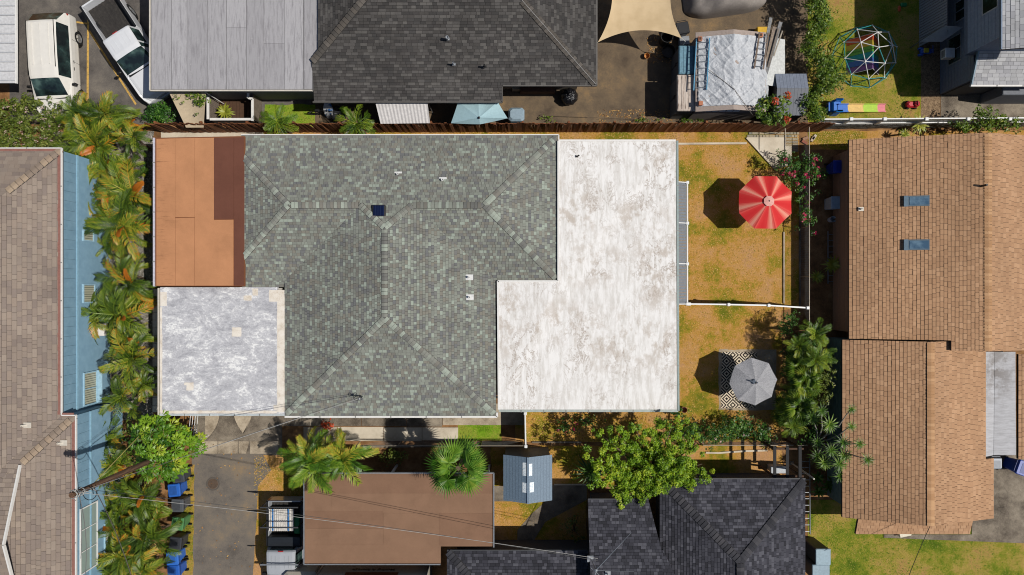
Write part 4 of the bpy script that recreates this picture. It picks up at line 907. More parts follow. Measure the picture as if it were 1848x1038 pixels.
# ladders, timber and tarp lean-to on and beside the shed
def ladder(lb, A, B, width, side, rail, rung, step=.3, w=.05, grp=None, rr=.02):
    A, B = Vector(A), Vector(B); t = thing('ladder', lb, 'ladder', A, grp); s = Vector(side).normalized()*width/2
    for k in (-1, 1): q = MB(); q.bar(A+s*k, B+s*k, w, .06); q.build('rail', rail, t)
    n = int((B-A).length/step)
    for i in range(n): q = MB(); p = A.lerp(B, (i+.6)/n); q.tube([p-s, p+s], rr, 6); q.build('rung', rung, t)
    return t
M_lb = plain((92, 160, 196), .5); M_lbr = plain((128, 108, 92), .7)
A, B = W(1273, 64, 2.45), W(1268, 158, 2.45); A.z = zf(A.x)+.14; B.z = zf(B.x)+.14; ladder('blue ladder lying on the silver tarp', A, B, .62, (1, 0, .25), M_lb, M_alu, .29)
A, B = W(1384, 54, 2.45), W(1374, 120, 2.45); A.z = zf(A.x)+.2; B.z = zf(B.x)+.16; ladder('brown ladder lying on the silver tarp', A, B, .5, (1, 0, -.25), M_lbr, M_alu, .3, .07)
for px, py, lb in [(1266, 67, 'hollow concrete block beside the blue ladder'), (1375.5, 61, 'hollow concrete block inside the brown ladder'), (1267, 184, 'orange brick weighing down the tarp corner')]:
    a = W(px, py, 2.3); a.z = zf(a.x)+.10; q = MB(); q.bevbox(a, (.2, .22, .14), .015); o = q.build('block', plain((196, 128, 96), .9), label=lb, cat='block')
    if px != 1267: q = MB(); q.box(a + Vector((0, 0, .146)), (.1, .12, .01)); q.build('hollow', M_dkwood, o)  # dark plate on the solid block, put in for the shade inside its hole
rk = thing('lean_to', 'low white sheeted lean-to beneath grey timbers beside the tarp shed', 'lean-to', W(1400, 100))
x2 = W(1422, 0, 1.5).x; rows = []
for i in range(13):
    row = []
    for j in range(13):
        u, v = i/12, j/12; x = x1+.05+(x2-x1-.05)*u*(1-.25*max(0, v-.7)); y = y0-.1+(y1*.62+y0*.38-y0)*v*1.0
        row.append(Vector((x, y, 1.9-.5*u + .03*mnoise.noise(Vector((x*3, y*3, 5))))))
    rows.append(row)
q = MB(); q.grid(rows); q.build('sheet', plain((214, 216, 214), .6, var=.15), rk, True)
q = MB(); q.prism([(x1+.1, y0-.3), (x2-.25, y0-.3), (x2-.25, y1*.55+y0*.45), (x1+.1, y1*.55+y0*.45)], 0, 1.35); q.build('frame', M_shw, rk)
for i, (a_, b_, w, rgb) in enumerate([((1395, 28), (1384, 85), .15, (158, 158, 156)), ((1402, 45), (1384, 128), .2, (168, 150, 132)), ((1413, 36), (1386, 130), .17, (150, 150, 150)), ((1416, 52), (1400, 98), .06, (190, 178, 160)), ((1409, 48), (1390, 118), .1, (140, 130, 120))]):
    q = MB(); q.bar(W(*a_, 2.15+.03*i), W(*b_, 2.0+.03*i), w, .05); q.build('timber_plank', plain(rgb, .8, var=.25), label=['pale grey short plank beside the brown ladder', 'wide tan board between grey planks', 'long grey plank over the white sheet', 'thin pale batten on the white sheet', 'narrow brown board among the grey planks'][i], cat='plank', group='planks stacked beside the tarp shed')
q = MB(); q.bevbox(Vector((W(1381, 50, .5).x, W(1381, 50, .5).y, 0)), (.62, .35, .5), .04); q.build('crate', plain((230, 180, 30), .5), label='yellow plastic crate behind the brown ladder', cat='crate')
# ---------------------------------------------------------------- fences
gw = G('fence_wood'); gr_ = gw.noise(3, 6, .7, gw.pos((8, 8, .8))); M_fence = gw.fin(gw.mix(gw.ramp(gr_, [(.3, .2), (.7, 1)]), pc(96, 56, 34), gw.ramp(gw.rnd(), [(0, pc(122, 72, 42)), (.5, pc(146, 92, 56)), (1, pc(166, 110, 70))])), .85, bump=gr_, bs=.5, bd=.02)
fe = thing('fence', 'tall brown wooden plank fence behind the green roofed house', 'fence', W(880, 238))
a, b = W(292, 237), W(1482, 236); n = 236; me_v = []
for k in range(4):
    q = MB(); h = 2.0 - .03*k; q.add([(-.068, -.011, 0), (.068, -.011, 0), (.068, .011, 0), (-.068, .011, 0), (-.068, -.011, h-.03), (-.05, -.011, h), (.05, -.011, h), (.068, -.011, h-.03), (-.068, .011, h-.03), (-.05, .011, h), (.05, .011, h), (.068, .011, h-.03)],
       [(0, 1, 7, 6, 5, 4), (2, 3, 8, 9, 10, 11), (0, 4, 8, 3), (1, 2, 11, 7), (4, 5, 9, 8), (5, 6, 10, 9), (6, 7, 11, 10)]); me_v.append(q.mesh('plank', M_fence))
org = ORG[fe.name]
for i in range(n):
    o = bpy.data.objects.new('plank', me_v[i % 4]); C.objects.link(o); o.parent = fe; p = a.lerp(b, (i+.5)/n)
    o.location = p - org + Vector((0, rng.uniform(-.012, .012), rng.uniform(-.02, .02))); o.rotation_euler = (rng.uniform(-.02, .02), rng.uniform(-.012, .012), rng.uniform(-.16, .16)); o.scale = (a.x and (b-a).length/n/.139, 1, 1)
for i in range(15):
    q = MB(); p = a.lerp(b, (i+.2)/15); q.box((p.x, p.y+.09, .95), (.1, .1, 1.9)); q.build('post', M_fence, fe)
for z in (.4, 1.6): q = MB(); q.bar((a.x, a.y+.055, z), (b.x, b.y+.055, z), .05, .09); q.build('rail', M_fence, fe)
M_vin = plain((238, 238, 236), .4, var=.05); M_gpan = plain((116, 122, 130), .6)
def vinyl(lb, pts, h, pan, slats=True, cap=.16):
    P = [W(x, y, h) for x, y in pts]; t = thing('fence', lb, 'fence', (P[0].x, P[0].y, 0))
    for p in P: q = MB(); q.box((p.x, p.y, h/2), (.11, .11, h)); q.bevbox((p.x, p.y, h), (cap, cap, .06), .025); q.build('post', M_vin, t)
    for A, B in zip(P, P[1:]):
        q = MB(); q.bar((A.x, A.y, h-.06), (B.x, B.y, h-.06), .07, .1); q.build('top_rail', M_vin, t); q = MB(); q.bar((A.x, A.y, .12), (B.x, B.y, .12), .05, .1); q.build('bottom_rail', M_vin, t)
        L = (B-A).length; m = int(L/.17)
        for i in range(m): q = MB(); q.bar(Vector((A.x, A.y, h/2)).lerp(Vector((B.x, B.y, h/2)), (i+.003)/m), Vector((A.x, A.y, h/2)).lerp(Vector((B.x, B.y, h/2)), (i+.997)/m), .022, h-.26); q.build('slat', pan, t)
    return t
aw2 = thing('awning', 'narrow grey slatted awning with white rail along the white patio roof', 'awning', W(1235, 440))
PA = [W(1243, y_, 2.0) for y_ in (328, 402, 476, 549)]
for p in PA: q = MB(); q.box((p.x, p.y, 1.0), (.11, .11, 2.0)); q.bevbox((p.x, p.y, 2.0), (.16, .16, .06), .025); q.build('post', M_vin, aw2)
for p0, p1 in zip(PA, PA[1:]):
    q = MB(); q.bar(p0 + Vector((0, -.06, -.02)), p1 + Vector((0, .06, -.02)), .07, .08); q.build('rail', M_vin, aw2)
    n = 14
    for i in range(n):
        a_, b_ = p0.lerp(p1, (i+.04)/n), p0.lerp(p1, (i+.96)/n); q = MB(); q.slab([a_ + Vector((-.05, 0, -.01)), a_ + Vector((-.62, 0, .22)), b_ + Vector((-.62, 0, .22)), b_ + Vector((-.05, 0, -.01))], .02); q.build('slat', M_gpan, aw2)
for p in PA: q = MB(); q.bar(p + Vector((-.05, 0, .03)), p + Vector((-.62, 0, .25)), .04, .04); q.build('rafter', M_vin, aw2)
vinyl('white vinyl fence dividing the dry lawn below the red umbrella', [(1246.5, 549), (1318, 550), (1391, 551.5), (1462, 556)], 1.75, M_vin)
vinyl('short white vinyl fence between walkway and rose bushes', [(948, 748), (949, 808)], 1.8, M_vin)
# grey retaining wall with white fence on top, north-east
M_rock = mottled('rock_wall', [(60, 58, 56), (96, 94, 92), (128, 126, 122), (156, 152, 148)], 6, grain=18, gs=.8, bs=1, bd=.06)
rw = thing('retaining_wall', 'low grey block retaining wall beside the dry grass strip', 'wall', W(1660, 230))
a, b = W(1462, 231), W(1900, 226); d = (b-a); L = d.length; d.normalize(); i = 0
for row in range(4):
    s = -(row % 2)*.2
    while s < L:
        q = MB(); s0, s1 = max(0, s), min(L, s+.4); p = a + d*((s0+s1)/2); q.bevbox((p.x, p.y+.1, row*.22), (s1-s0-.012, .22 + rng.uniform(-.02, .02), .212), .02); q.build('block', M_rock, rw); s += .4
t = thing('fence', 'low white fence with posts on the grey retaining wall', 'fence', W(1660, 226))
for px in (1541, 1602, 1678, 1754, 1830): p = W(px, 212.5, 1.75); q = MB(); q.box((p.x, p.y, 1.3), (.15, .13, .9)); q.bevbox((p.x, p.y, 1.75), (.19, .17, .06), .025); q.build('post', M_vin, t)
A, B = W(1492, 213, 1.7), W(1880, 210.5, 1.7); q = MB(); q.bar(A, B, .06, .09); q.build('top_rail', M_vin, t); q = MB(); q.bar(A - Vector((0, .04, .7)), B - Vector((0, .04, .7)), .05, .08); q.build('bottom_rail', M_vin, t)
n = 105
for i in range(n): q = MB(); p = A.lerp(B, (i+.5)/n); q.box((p.x, p.y+.03, 1.3), (.06, .02, .8)); q.build('picket', M_vin, t)
def pipe_fence(lb, pts, h, mesh=True, rad=.022):
    P = [W(x, y, h) for x, y in pts]; t = thing('fence', lb, 'fence', (P[0].x, P[0].y, 0)); M = plain((178, 166, 150), .5, .3)
    for A, B in zip(P, P[1:]):
        q = MB(); q.tube([A, B], rad, 6); q.build('top_rail', M, t); L = (B-A).length; m = max(1, round(L/2.4))
        for i in range(m+1): q = MB(); p = A.lerp(B, i/m); q.tube([(p.x, p.y, 0), (p.x, p.y, h)], rad, 6); q.build('post', M, t)
        if mesh:
            q = MB(); dv = (B-A).normalized(); s = -h
            while s < L:
                for k in (0, 1):
                    s0, s1 = (s, s+h) if k == 0 else (s+h, s); z0, z1 = .03, h
                    lo, hi = 0, L
                    pts_ = []
                    for tt in (0, 1):
                        ss = s0+(s1-s0)*tt; pts_.append((ss, z0+(z1-z0)*tt))
                    (sa, za), (sb, zb) = pts_
                    if max(sa, sb) > L or min(sa, sb) < 0: continue
                    q.bar(A + dv*sa + Vector((0, 0, za-h)), A + dv*sb + Vector((0, 0, zb-h)), .004, .004)
                s += .12
            if q.v: q.build('wire_mesh', M_steel, t, kind='stuff')
pipe_fence('chain link fence with rusty top rail under the bougainvillea', [(1465, 226), (1465, 590)], 1.2)
pipe_fence('short chain link fence across the stone pavers', [(1421, 230), (1421, 268)], 1.3)
pipe_fence('wire fence with pale top rail behind the flower shrubs', [(1272, 806), (1462, 806)], 1.2)
pipe_fence('wire fence with pale top rail south of the walkway', [(640, 807), (944, 807)], 1.1)
# pale wall beside the silver roof
t = thing('wall', 'low cream block wall beside the silver coated roof', 'wall', W(288, 640))
for row in range(5):
    y = 522.0 + (row % 2)*7
    while y < 744:
        a, b = W(268, y, 1.2), W(280, min(y+14, 746), 1.2); q = MB(); q.bevbox(((a.x+b.x)/2, (a.y+b.y)/2, row*.24), (.24, a.y-b.y-.008, .236), .012); q.build('block', M_offw, t); y += 14.1
# small iron gate beside the papaya
t = thing('gate', 'slim white metal gate beside the papaya tree', 'gate', W(360, 775)); 
for i, px in enumerate((341, 345.5, 350, 354.5)): q = MB(); q.tube([W(px-2, 752, 1.2), W(px-6, 797, 1.2)], .015, 5); q.build('bar', M_vin, t)
for py, dx in ((752, 0), (797, -4)): q = MB(); q.bar(W(339+dx, py, 1.2), W(357+dx, py, 1.2), .03, .03); q.build('cross_bar', M_vin, t)
for px, py in ((339, 752), (357, 752), (335, 797), (353, 797)): q = MB(); a = W(px, py, 1.2); q.tube([(a.x, a.y, 0), a], .025, 6); q.build('post', M_vin, t)

# ---------------------------------------------------------------- vehicles
def car_paint(name, rgb):
    g = G(name); return g.fin(g.mix(g.ramp(g.noise(4, 5), [(.3, 0), (.7, 1)]), pc(*rgb, .93), pc(*rgb)), .28, spec=.5, coat=.5)
def loft(st, glass_side, glass_top, root, paint, top_names=None):
    "body shell through cross sections; the glass intervals become window parts of their own"
    rings = []
    for (x, hw, zl, zb, ht, zt) in st:
        half = [(hw*.93, zl), (hw*.995, zl+.16), (hw, (zl+zb)/2+.06), (hw*.985, zb-.09), (hw*.95, zb), (ht, zt-.07), (ht-.03, zt-.025), (ht-.14, zt), (0, zt+.025)]
        rings.append([Vector((x, y, z)) for y, z in half] + [Vector((x, -y, z)) for y, z in half[-2::-1]])
    m = len(rings[0]); body = MB(); parts = {}
    for i in range(len(st)-1):
        for j in range(m-1):
            jj = j if j < m//2 else m-2-j     # mirrored index
            key = None
            if jj == 4 and i in glass_side: key = ('side_window', i, j)
            if jj >= 5 and i in glass_top: key = (glass_top[i], i, 0)
            tgt = body if key is None else parts.setdefault(key, MB())
            tgt.add([rings[i][j], rings[i+1][j], rings[i+1][j+1], rings[i][j+1]], [(0, 1, 2, 3)])
    for rg, rev in ((rings[0], False), (rings[-1], True)):
        body.add(rg, [tuple(range(m))[::-1] if rev else tuple(range(m))])
    body.add([rings[0][0], rings[-1][0], rings[-1][-1], rings[0][-1]], [(0, 3, 2, 1)])
    o = body.build('body', paint, root)
    for k, q in parts.items(): q.build(k[0], M_glass, root)
    return o
M_rim = plain((176, 178, 180), .35, .6)
def wheel(root, x, y, r=.35, w=.22):
    s = 1 if y > 0 else -1
    q = MB(); q.lathe((x, y, r), [(r*.62, -w/2), (r*.93, -w/2), (r, -w*.3), (r, w*.3), (r*.93, w/2), (r*.62, w/2)], 20, axis='Y'); wo = q.build('wheel', M_rubber, root)
    q = MB(); q.lathe((x, y+s*w*.32, r), [(r*.64, s*.04), (r*.56, s*.02), (r*.2, 0), (0, s*.02)], 20, axis='Y'); q.build('rim', M_rim, wo)
    q = MB()
    for k in range(5): a = 2*math.pi*k/5; q.bar((x+.05*math.cos(a), y+s*w*.44, r+.05*math.sin(a)), (x+r*.58*math.cos(a), y+s*w*.44, r+r*.58*math.sin(a)), .05, .03, up=Vector((0, 1, 0)))
    q.build('spokes', M_rim, wo)
    q = MB(); q.lathe((x, y-s*.02, r), [(r*1.02, s*w*.42), (r*1.16, s*w*.42), (r*1.16, -s*w*.4)], 24, axis='Y'); q.build('wheel_arch', M_blk, root)
def put(t, px, py, ang): 
    p = W(px, py); t.location = p; t.rotation_euler = (0, 0, R(ang))
def mirrors(root, x, y, z, m):
    for s in (-1, 1): q = MB(); q.bevbox((x, s*(y+.12), z), (.12, .22, .15), .03); q.build('wing_mirror', m, root)
MW = car_paint('white_paint', (236, 232, 224)); MW2 = car_paint('cool_white_paint', (226, 228, 232)); MG2 = car_paint('silver_paint', (176, 180, 186))
van = thing('minivan', 'white minivan parked beside the white metal roofed building', 'van', (0, 0, 0))
st = [(-2.52, .78, .45, .72, .70, .80), (-2.47, .90, .34, .92, .80, .98), (-2.44, .92, .32, 1.03, .78, 1.22), (-1.92, .94, .28, 1.06, .70, 1.70), (-1.82, .95, .28, 1.07, .70, 1.745), (-1.25, .96, .28, 1.07, .70, 1.77), (-1.15, .96, .28, 1.07, .70, 1.77), (-.15, .96, .28, 1.06, .70, 1.77),
      (-.05, .96, .28, 1.06, .70, 1.765), (.78, .96, .28, 1.05, .68, 1.70), (.90, .96, .28, 1.05, .665, 1.66), (1.62, .95, .28, 1.04, .76, 1.16), (1.78, .94, .28, 1.02, .78, 1.08), (2.25, .90, .30, .90, .72, .93), (2.44, .82, .36, .74, .62, .78), (2.52, .68, .45, .6, .5, .64)]
loft(st, {4, 5, 6, 7, 8}, {2: 'rear_window', 10: 'windshield'}, van, MW)
for x in (-1.45, 1.5):
    for y in (-.86, .86): wheel(van, x, y)
mirrors(van, 1.1, .95, 1.0, M_blk)
for s in (-.48, .0, .48): q = MB(); q.box((-.75, s*.8, 1.79), (2.0, .025, .02)); q.build('roof_rib', MW, van)
for s in (-1, 1):
    q = MB(); q.box((-.75, s*.64, 1.775), (2.3, .02, .03)); q.build('roof_seam', M_blk, van); q = MB(); q.bevbox((2.36, s*.62, .62), (.2, .3, .14), .03); q.build('headlight', plain((220, 224, 226), .15), van)
    q = MB(); q.bevbox((-2.40, s*.84, .78), (.1, .1, .3), .02); q.build('tail_light', plain((170, 30, 26), .3), van)
    for x in (-.1, .25): q = MB(); q.bevbox((x, s*.955, .84), (.16, .03, .03), .006); q.build('door_handle', M_blk, van)
    q = MB(); q.box((-.1, s*.958, .62), (.012, .012, .6)); q.box((.95, s*.953, .62), (.012, .012, .6)); q.box((-1.2, s*.958, .62), (.012, .012, .6)); q.build('door_seam', M_dkgrey, van)
q = MB(); q.box((1.70, 0, 1.10), (.16, 1.4, .02)); q.build('wiper_cowl', M_blk, van)
put(van, 111, 124, -87); van.scale = (1.03, 1.08, 1.03)
def pickup(name_lb, paint, L=5.6, roof=1.82, rack=False):
    t = thing('pickup_truck', name_lb, 'pickup', (0, 0, 0)); xb = -L/2; xc = -.45
    st = [(xc, .92, .42, 1.12, .72, 1.72), (xc+.06, .93, .40, 1.13, .73, roof-.02), (xc+.14, .93, .40, 1.13, .73, roof), (.42, .93, .4, 1.12, .72, roof), (.52, .93, .4, 1.12, .72, roof), (.75, .93, .4, 1.11, .70, roof-.05), (1.30, .93, .4, 1.10, .78, 1.2), (1.42, .93, .4, 1.09, .8, 1.14), (2.35, .92, .4, 1.03, .78, 1.06), (2.62, .88, .44, .92, .7, .95), (L/2, .8, .5, .74, .6, .78)]
    loft(st, {2, 4}, {5: 'windshield'}, t, paint)
    q = MB(); q.box((xc-.012, 0, 1.45), (.02, 1.2, .38)); q.build('rear_window', M_glass, t)
    for s in (-1, 1):
        q = MB(); q.bevbox(((xb+xc)/2, s*.87, .48), (xc-xb-.02, .12, .74), .03); q.build('bed_side', paint, t)
        q = MB(); q.box(((xb+xc)/2, s*.87, 1.225), (xc-xb-.04, .1, .012)); q.build('bed_rail', M_blk, t)
        q = MB(); q.bevbox((2.55, s*.68, .72), (.22, .3, .16), .03); q.build('headlight', plain((224, 226, 228), .15), t)
        q = MB(); q.bevbox((xb+.03, s*.86, .8), (.06, .11, .3), .01); q.build('tail_light', plain((170, 30, 26), .3), t)
    q = MB(); q.bevbox((xb+.05, 0, .48), (.08, 1.62, .72), .02); q.build('tailgate', paint, t)
    q = MB(); q.box(((xb+xc)/2, 0, .66), (xc-xb-.06, 1.62, .08)); bf = q.build('bed_floor', plain((62, 58, 56), .8, var=.3), t)
    for i in range(9): q = MB(); q.box(((xb+xc)/2, -.7+i*.175, .71), (xc-xb-.1, .06, .03)); q.build('bed_rib', plain((70, 66, 62), .8, var=.35), bf)
    q = MB(); q.bevbox((L/2+.05, 0, .45), (.18, 1.7, .24), .05); q.build('bumper', plain((190, 192, 194), .3, .5), t)
    q = MB(); q.box((1.36, 0, 1.165), (.14, 1.45, .02)); q.build('wiper_cowl', M_blk, t)
    for i in range(5): q = MB(); q.box((.1, -.44+i*.22, roof+.022), (.62, .02, .015)); q.build('roof_rib', paint, t)
    q = MB(); q.bevbox((xc+.02, 0, roof-.06), (.05, .26, .05), .008); q.build('brake_light', plain((180, 40, 36), .3), t)
    mirrors(t, .95, .95, 1.05, M_blk)
    for x in (-1.75, 1.75):
        for y in (-.83, .83): wheel(t, x, y, .38, .26)
    return t
tk = pickup('white pickup truck with empty ribbed bed beside the grey flat roof', MW2); put(tk, 246, 92, -57); tk.scale = (1.04, 1.05, 1.02)
tk2 = pickup('silver pickup with black tool box and loaded rack beside the carport', MG2); put(tk2, 524, 990, -90)
# tool box, rack, load (belongs to the silver pickup, in its own frame)
ORG[tk2.name] = Vector((0, 0, 0))
q = MB(); q.bevbox((-.72, 0, .95), (.5, 1.66, .36), .03); q.build('tool_box', plain((40, 44, 50), .4), tk2)
for x in (-2.7, -1.7, .15):
    q = MB(); q.bar((x, -.95, 2.0), (x, .95, 2.0), .06, .06); q.build('rack_bar', M_dkgrey if x < 0 else M_alu, tk2)
    for s in (-1, 1): q = MB(); q.bar((x, s*.92, 1.2 if x < 0 else 1.75), (x, s*.92, 1.98), .05, .05); q.build('rack_post', M_dkgrey, tk2)
ld = thing('roofing_sheets', 'stack of corrugated metal sheets loaded in the silver pickup bed', 'metal sheets', W(516, 938, 1.0))
for k in range(2):
    a, b = W(482, 922 + k*3, 1.25+.03*k), W(527, 962, 1.25+.03*k); rows = []
    for i in range(25): x = a.x+(b.x-a.x)*i/24; z = 1.25+.03*k+.02*math.cos(i*math.pi/1.0); rows.append([Vector((x, a.y, z)), Vector((x, b.y, z))])
    q = MB(); q.grid(rows); q.build('sheet', plain((216, 212, 206), .5, var=.2), ld)
for px in (489, 517): q = MB(); q.box(W(px, 942, 1.325), (.06, 1.1, .012)); q.build('strap', plain((40, 120, 190), .6), ld)
a = W(534, 950, 1.1); q = MB(); q.bevbox((a.x, a.y, .8), (.3, .9, .45), .05); q.build('crate', plain((30, 120, 60), .6), label='green crate in the silver pickup bed', cat='crate')
# moving truck south of the carport
mt = thing('moving_truck', 'beige box truck lettered Moving & Storage behind the carport', 'truck', W(690, 1060))
a, b = W(594, 1005), W(779, 1075); M_tr = plain((196, 188, 172), .5, var=.06)
q = MB(); q.prism([(a.x, a.y), (b.x, a.y), (b.x, b.y), (a.x, b.y)], .75, 3.4); q.build('cargo_box', M_tr, mt)
q = MB(); q.box(((a.x+b.x)/2-.1, (a.y+b.y)/2, .6), (b.x-a.x+.3, 1.6, .3)); q.build('chassis', M_blk, mt)
q = MB(); q.bevbox((a.x-.95, (a.y+b.y)/2, .5), (1.8, 1.9, 1.7), .2); q.build('cab', M_tr, mt)
for x in (a.x-.8, b.x-1.2):
    for s in (-1, 1): q = MB(); q.lathe((x, (a.y+b.y)/2+s*.85, .45), [(0, -.14), (.42, -.14), (.45, -.08), (.45, .08), (.42, .14), (0, .14)], 18, axis='Y'); q.build('wheel', M_rubber, mt)
for x in (a.x, b.x): q = MB(); q.box((x, a.y+.01, 2.08), (.08, .06, 2.6)); q.build('corner_post', M_alu, mt)
def lettering(txt, size, M, mat, name, parent):
    cu = bpy.data.curves.new(name, 'FONT'); cu.body = txt; cu.size = size; cu.align_x = 'CENTER'; cu.align_y = 'CENTER'; cu.extrude = .004; cu.offset = .006
    to = bpy.data.objects.new(name+'_src', cu); C.objects.link(to); dg = bpy.context.evaluated_depsgraph_get(); me = bpy.data.meshes.new_from_object(to.evaluated_get(dg)); me.name = name
    bpy.data.objects.remove(to); me.transform(M); me.transform(Matrix.Translation(-ORG[parent.name])); me.materials.clear(); me.materials.append(mat); return link(name, me, parent)
tx = W(672, 1032, 1.95).x
Mt = Matrix(((-1, 0, 0, tx), (0, 0, 1, a.y+.012), (0, 1, 0, 1.93), (0, 0, 0, 1)))
lettering('Moving & Storage', .30, Mt, plain((96, 82, 72), .5), 'lettering', mt)
q = MB(); q.box((tx, a.y+.008, 2.42), (2.6, .012, .34)); q.build('painted_stripe', plain((120, 52, 36), .5), mt)
# car under a cover
rows = []
for i in range(33):
    u = i/32; x = -2.2+4.4*u; h = 1.45*min(1, (1-abs(2*u-1)**6))*(.66+.34*math.exp(-((u-.5)/.22)**4)); w = .98*(1-abs(2*u-1)**5*.5); row = []
    for j in range(25):
        s = math.pi*j/24; c, d_ = math.cos(s), math.sin(s); f = .045*mnoise.noise(Vector((x*3.5, s*1.2, 4))) + .03*math.sin(x*9+2*math.sin(s*3))
        row.append(Vector((x, w*math.copysign(abs(c)**.55, c)*(1+.05*f), max(.02, h*d_**.45 + f*d_))))
    rows.append(row)
q = MB(); q.grid(rows[::-1]); cc = q.mesh('cover', plain((150, 142, 136), .8, var=.1), smooth=True); cco = link('covered_car', cc); cco.location = W(1310, -8); cco.rotation_euler = (0, 0, R(8)); tag(cco, 'car under a wrinkled grey fabric cover in the asphalt yard', 'car')
# ---------------------------------------------------------------- umbrellas, rug, awnings
def umbrella(t, px, py, rim, zr, zt, mats, rot, n=8, sag=.06, vent=True, bands=None):
    c = W(px, py, zr); c.z = 0; N = 8; mm = 14
    for g_ in range(n):
        rows = []; tones = []
        a0, a1 = rot + 2*math.pi*g_/n, rot + 2*math.pi*(g_+1)/n; q = MB()
        for i in range(N+1):
            u = .06+.94*i/N; row = []
            for j in range(mm+1):
                v = j/mm; p0 = Vector((math.cos(a0), math.sin(a0), 0)); p1 = Vector((math.cos(a1), math.sin(a1), 0)); p = p0.lerp(p1, v)*rim*u
                z = zt-(zt-zr)*(u**1.25) - sag*math.sin(math.pi*v)*u; row.append(c + Vector((p.x, p.y, z)))
            rows.append(row)
        for i in range(N):
            for j in range(mm):
                q.add([rows[i][j], rows[i+1][j], rows[i+1][j+1], rows[i][j+1]], [(0, 1, 2, 3)], (j+.5)/mm)
        q.build('canopy_panel', mats, t)
        q = MB(); q.tube([c + Vector((0, 0, zt-.03)), c + Vector((math.cos(a0)*rim, math.sin(a0)*rim, zr-.02))], .012, 5); q.build('rib', M_steel, t)
    q = MB(); q.tube([c, c + Vector((0, 0, zt+.02))], .025, 8); q.build('pole', M_dkgrey, t)
    q = MB(); q.lathe(c, [(0, .07), (.24, .06), (.28, 0)], 20); q.build('base', M_dkgrey, t)
    q = MB(); q.lathe(c + Vector((0, 0, zt)), [(.045, -.02), (.04, .03), (.02, .09), (0, .1)], 10); q.build('finial', M_dkgrey, t)
    if vent:
        q = MB(); V = []
        for i in range(n): a = rot+2*math.pi*i/n; V.append(c + Vector((math.cos(a)*rim*.19, math.sin(a)*rim*.19, zt-.005)))
        q.add(V + [c + Vector((0, 0, zt+.05))], [(i, (i+1) % n, n) for i in range(n)]); q.build('vent_cap', plain((240, 176, 164), .7), t)
t = thing('umbrella', 'red patio umbrella with pale pink stripes over the dry lawn', 'umbrella', W(1359, 371))
g = G('red_canopy'); tn = g.attr(); c_ = g.ramp(tn, [(0, pc(232, 92, 84)), (.12, pc(222, 48, 50)), (.35, pc(216, 36, 42)), (.55, pc(224, 50, 52)), (.68, pc(240, 130, 112)), (.80, pc(248, 176, 152)), (.9, pc(236, 106, 96)), (1, pc(222, 52, 54))])  # pink bands: faded fabric, with some of the light put into the colour
M_redc = g.fin(g.mix(g.math('MULTIPLY', g.noise(2.5, 4), .15), c_, pc(236, 110, 98)), .75, transl=.12, spec=.2)
umbrella(t, 1385, 364, 1.42, 1.85, 2.35, M_redc, R(22), sag=.05)
t = thing('umbrella', 'grey speckled patio umbrella above the patterned rug', 'umbrella', W(1338, 680))
g = G('grey_canopy'); nn = g.noise(22, 3, .7); M_grc = g.fin(g.ramp(nn, [(.35, pc(138, 138, 142)), (.55, pc(172, 172, 176)), (.7, pc(188, 188, 190))]), .8, bump=nn, bs=.2, transl=.1, spec=.2)
umbrella(t, 1363, 690, 1.2, 1.85, 2.2, M_grc, R(5), sag=.05, vent=False)
c0 = W(1363, 690, 2.15); q = MB(); q.bevbox((c0.x, c0.y, 2.2), (.2, .2, .05), .03, R(30)); q.box((c0.x, c0.y, 2.235), (.42, .06, .02), R(-15)); q.build('top_patch', plain((72, 84, 100), .7), t)
# rug: flat woven pattern of nested diamonds
g = G('rug_weave'); loc = g.xyz(g.pos(local=True)); cell = .66
fx = g.math('ABSOLUTE', g.math('SUBTRACT', g.math('FRACT', g.math('ADD', g.math('DIVIDE', loc[0], cell), .5)), .5)); fy = g.math('ABSOLUTE', g.math('SUBTRACT', g.math('FRACT', g.math('DIVIDE', loc[1], cell)), .5))
s_ = g.math('FRACT', g.math('MULTIPLY', g.math('ADD', fx, fy), 4.0)); M_rug = g.fin(g.mix(g.math('GREATER_THAN', s_, .5), pc(34, 30, 28), pc(226, 212, 188)), .95, bump=g.noise(90, 2), bs=.3, spec=.1)
a, b = W(1304, 636), W(1368, 738); q = MB(); q.slab([(a.x+.05, a.y, .03), (b.x+.05, a.y-.03, .03), (b.x-.05, b.y, .03), (a.x, b.y, .03)], .012)
q.build('rug', M_rug, label='black and cream diamond patterned rug under the grey umbrella', cat='rug')
q = MB(); a, b = W(1300, 632), W(1404, 742); q.slab(jag([Vector((a.x, a.y, .016)), Vector((b.x, a.y, .016)), Vector((b.x, b.y, .016)), Vector((a.x, b.y, .016))], .03), .03); q.build('patio', M_conc, label='grey concrete pad beneath the patterned rug', cat='patio', kind='structure')
# dark dining table and chairs in the umbrella's shade
t = thing('table', 'small dark round table under the grey umbrella', 'table', W(1338, 680)); c = W(1338, 680)
q = MB(); q.lathe((c.x, c.y, 0), [(0, .74), (.46, .74), (.46, .70), (.06, .69), (.05, .1), (.06, .05)], 20); q.build('top', M_dkgrey, t)
for k in range(4): q = MB(); a = R(45+90*k); q.tube([(c.x+.05*math.cos(a), c.y+.05*math.sin(a), .12), (c.x+.4*math.cos(a), c.y+.4*math.sin(a), .02)], .022, 6); q.build('leg', M_dkgrey, t)
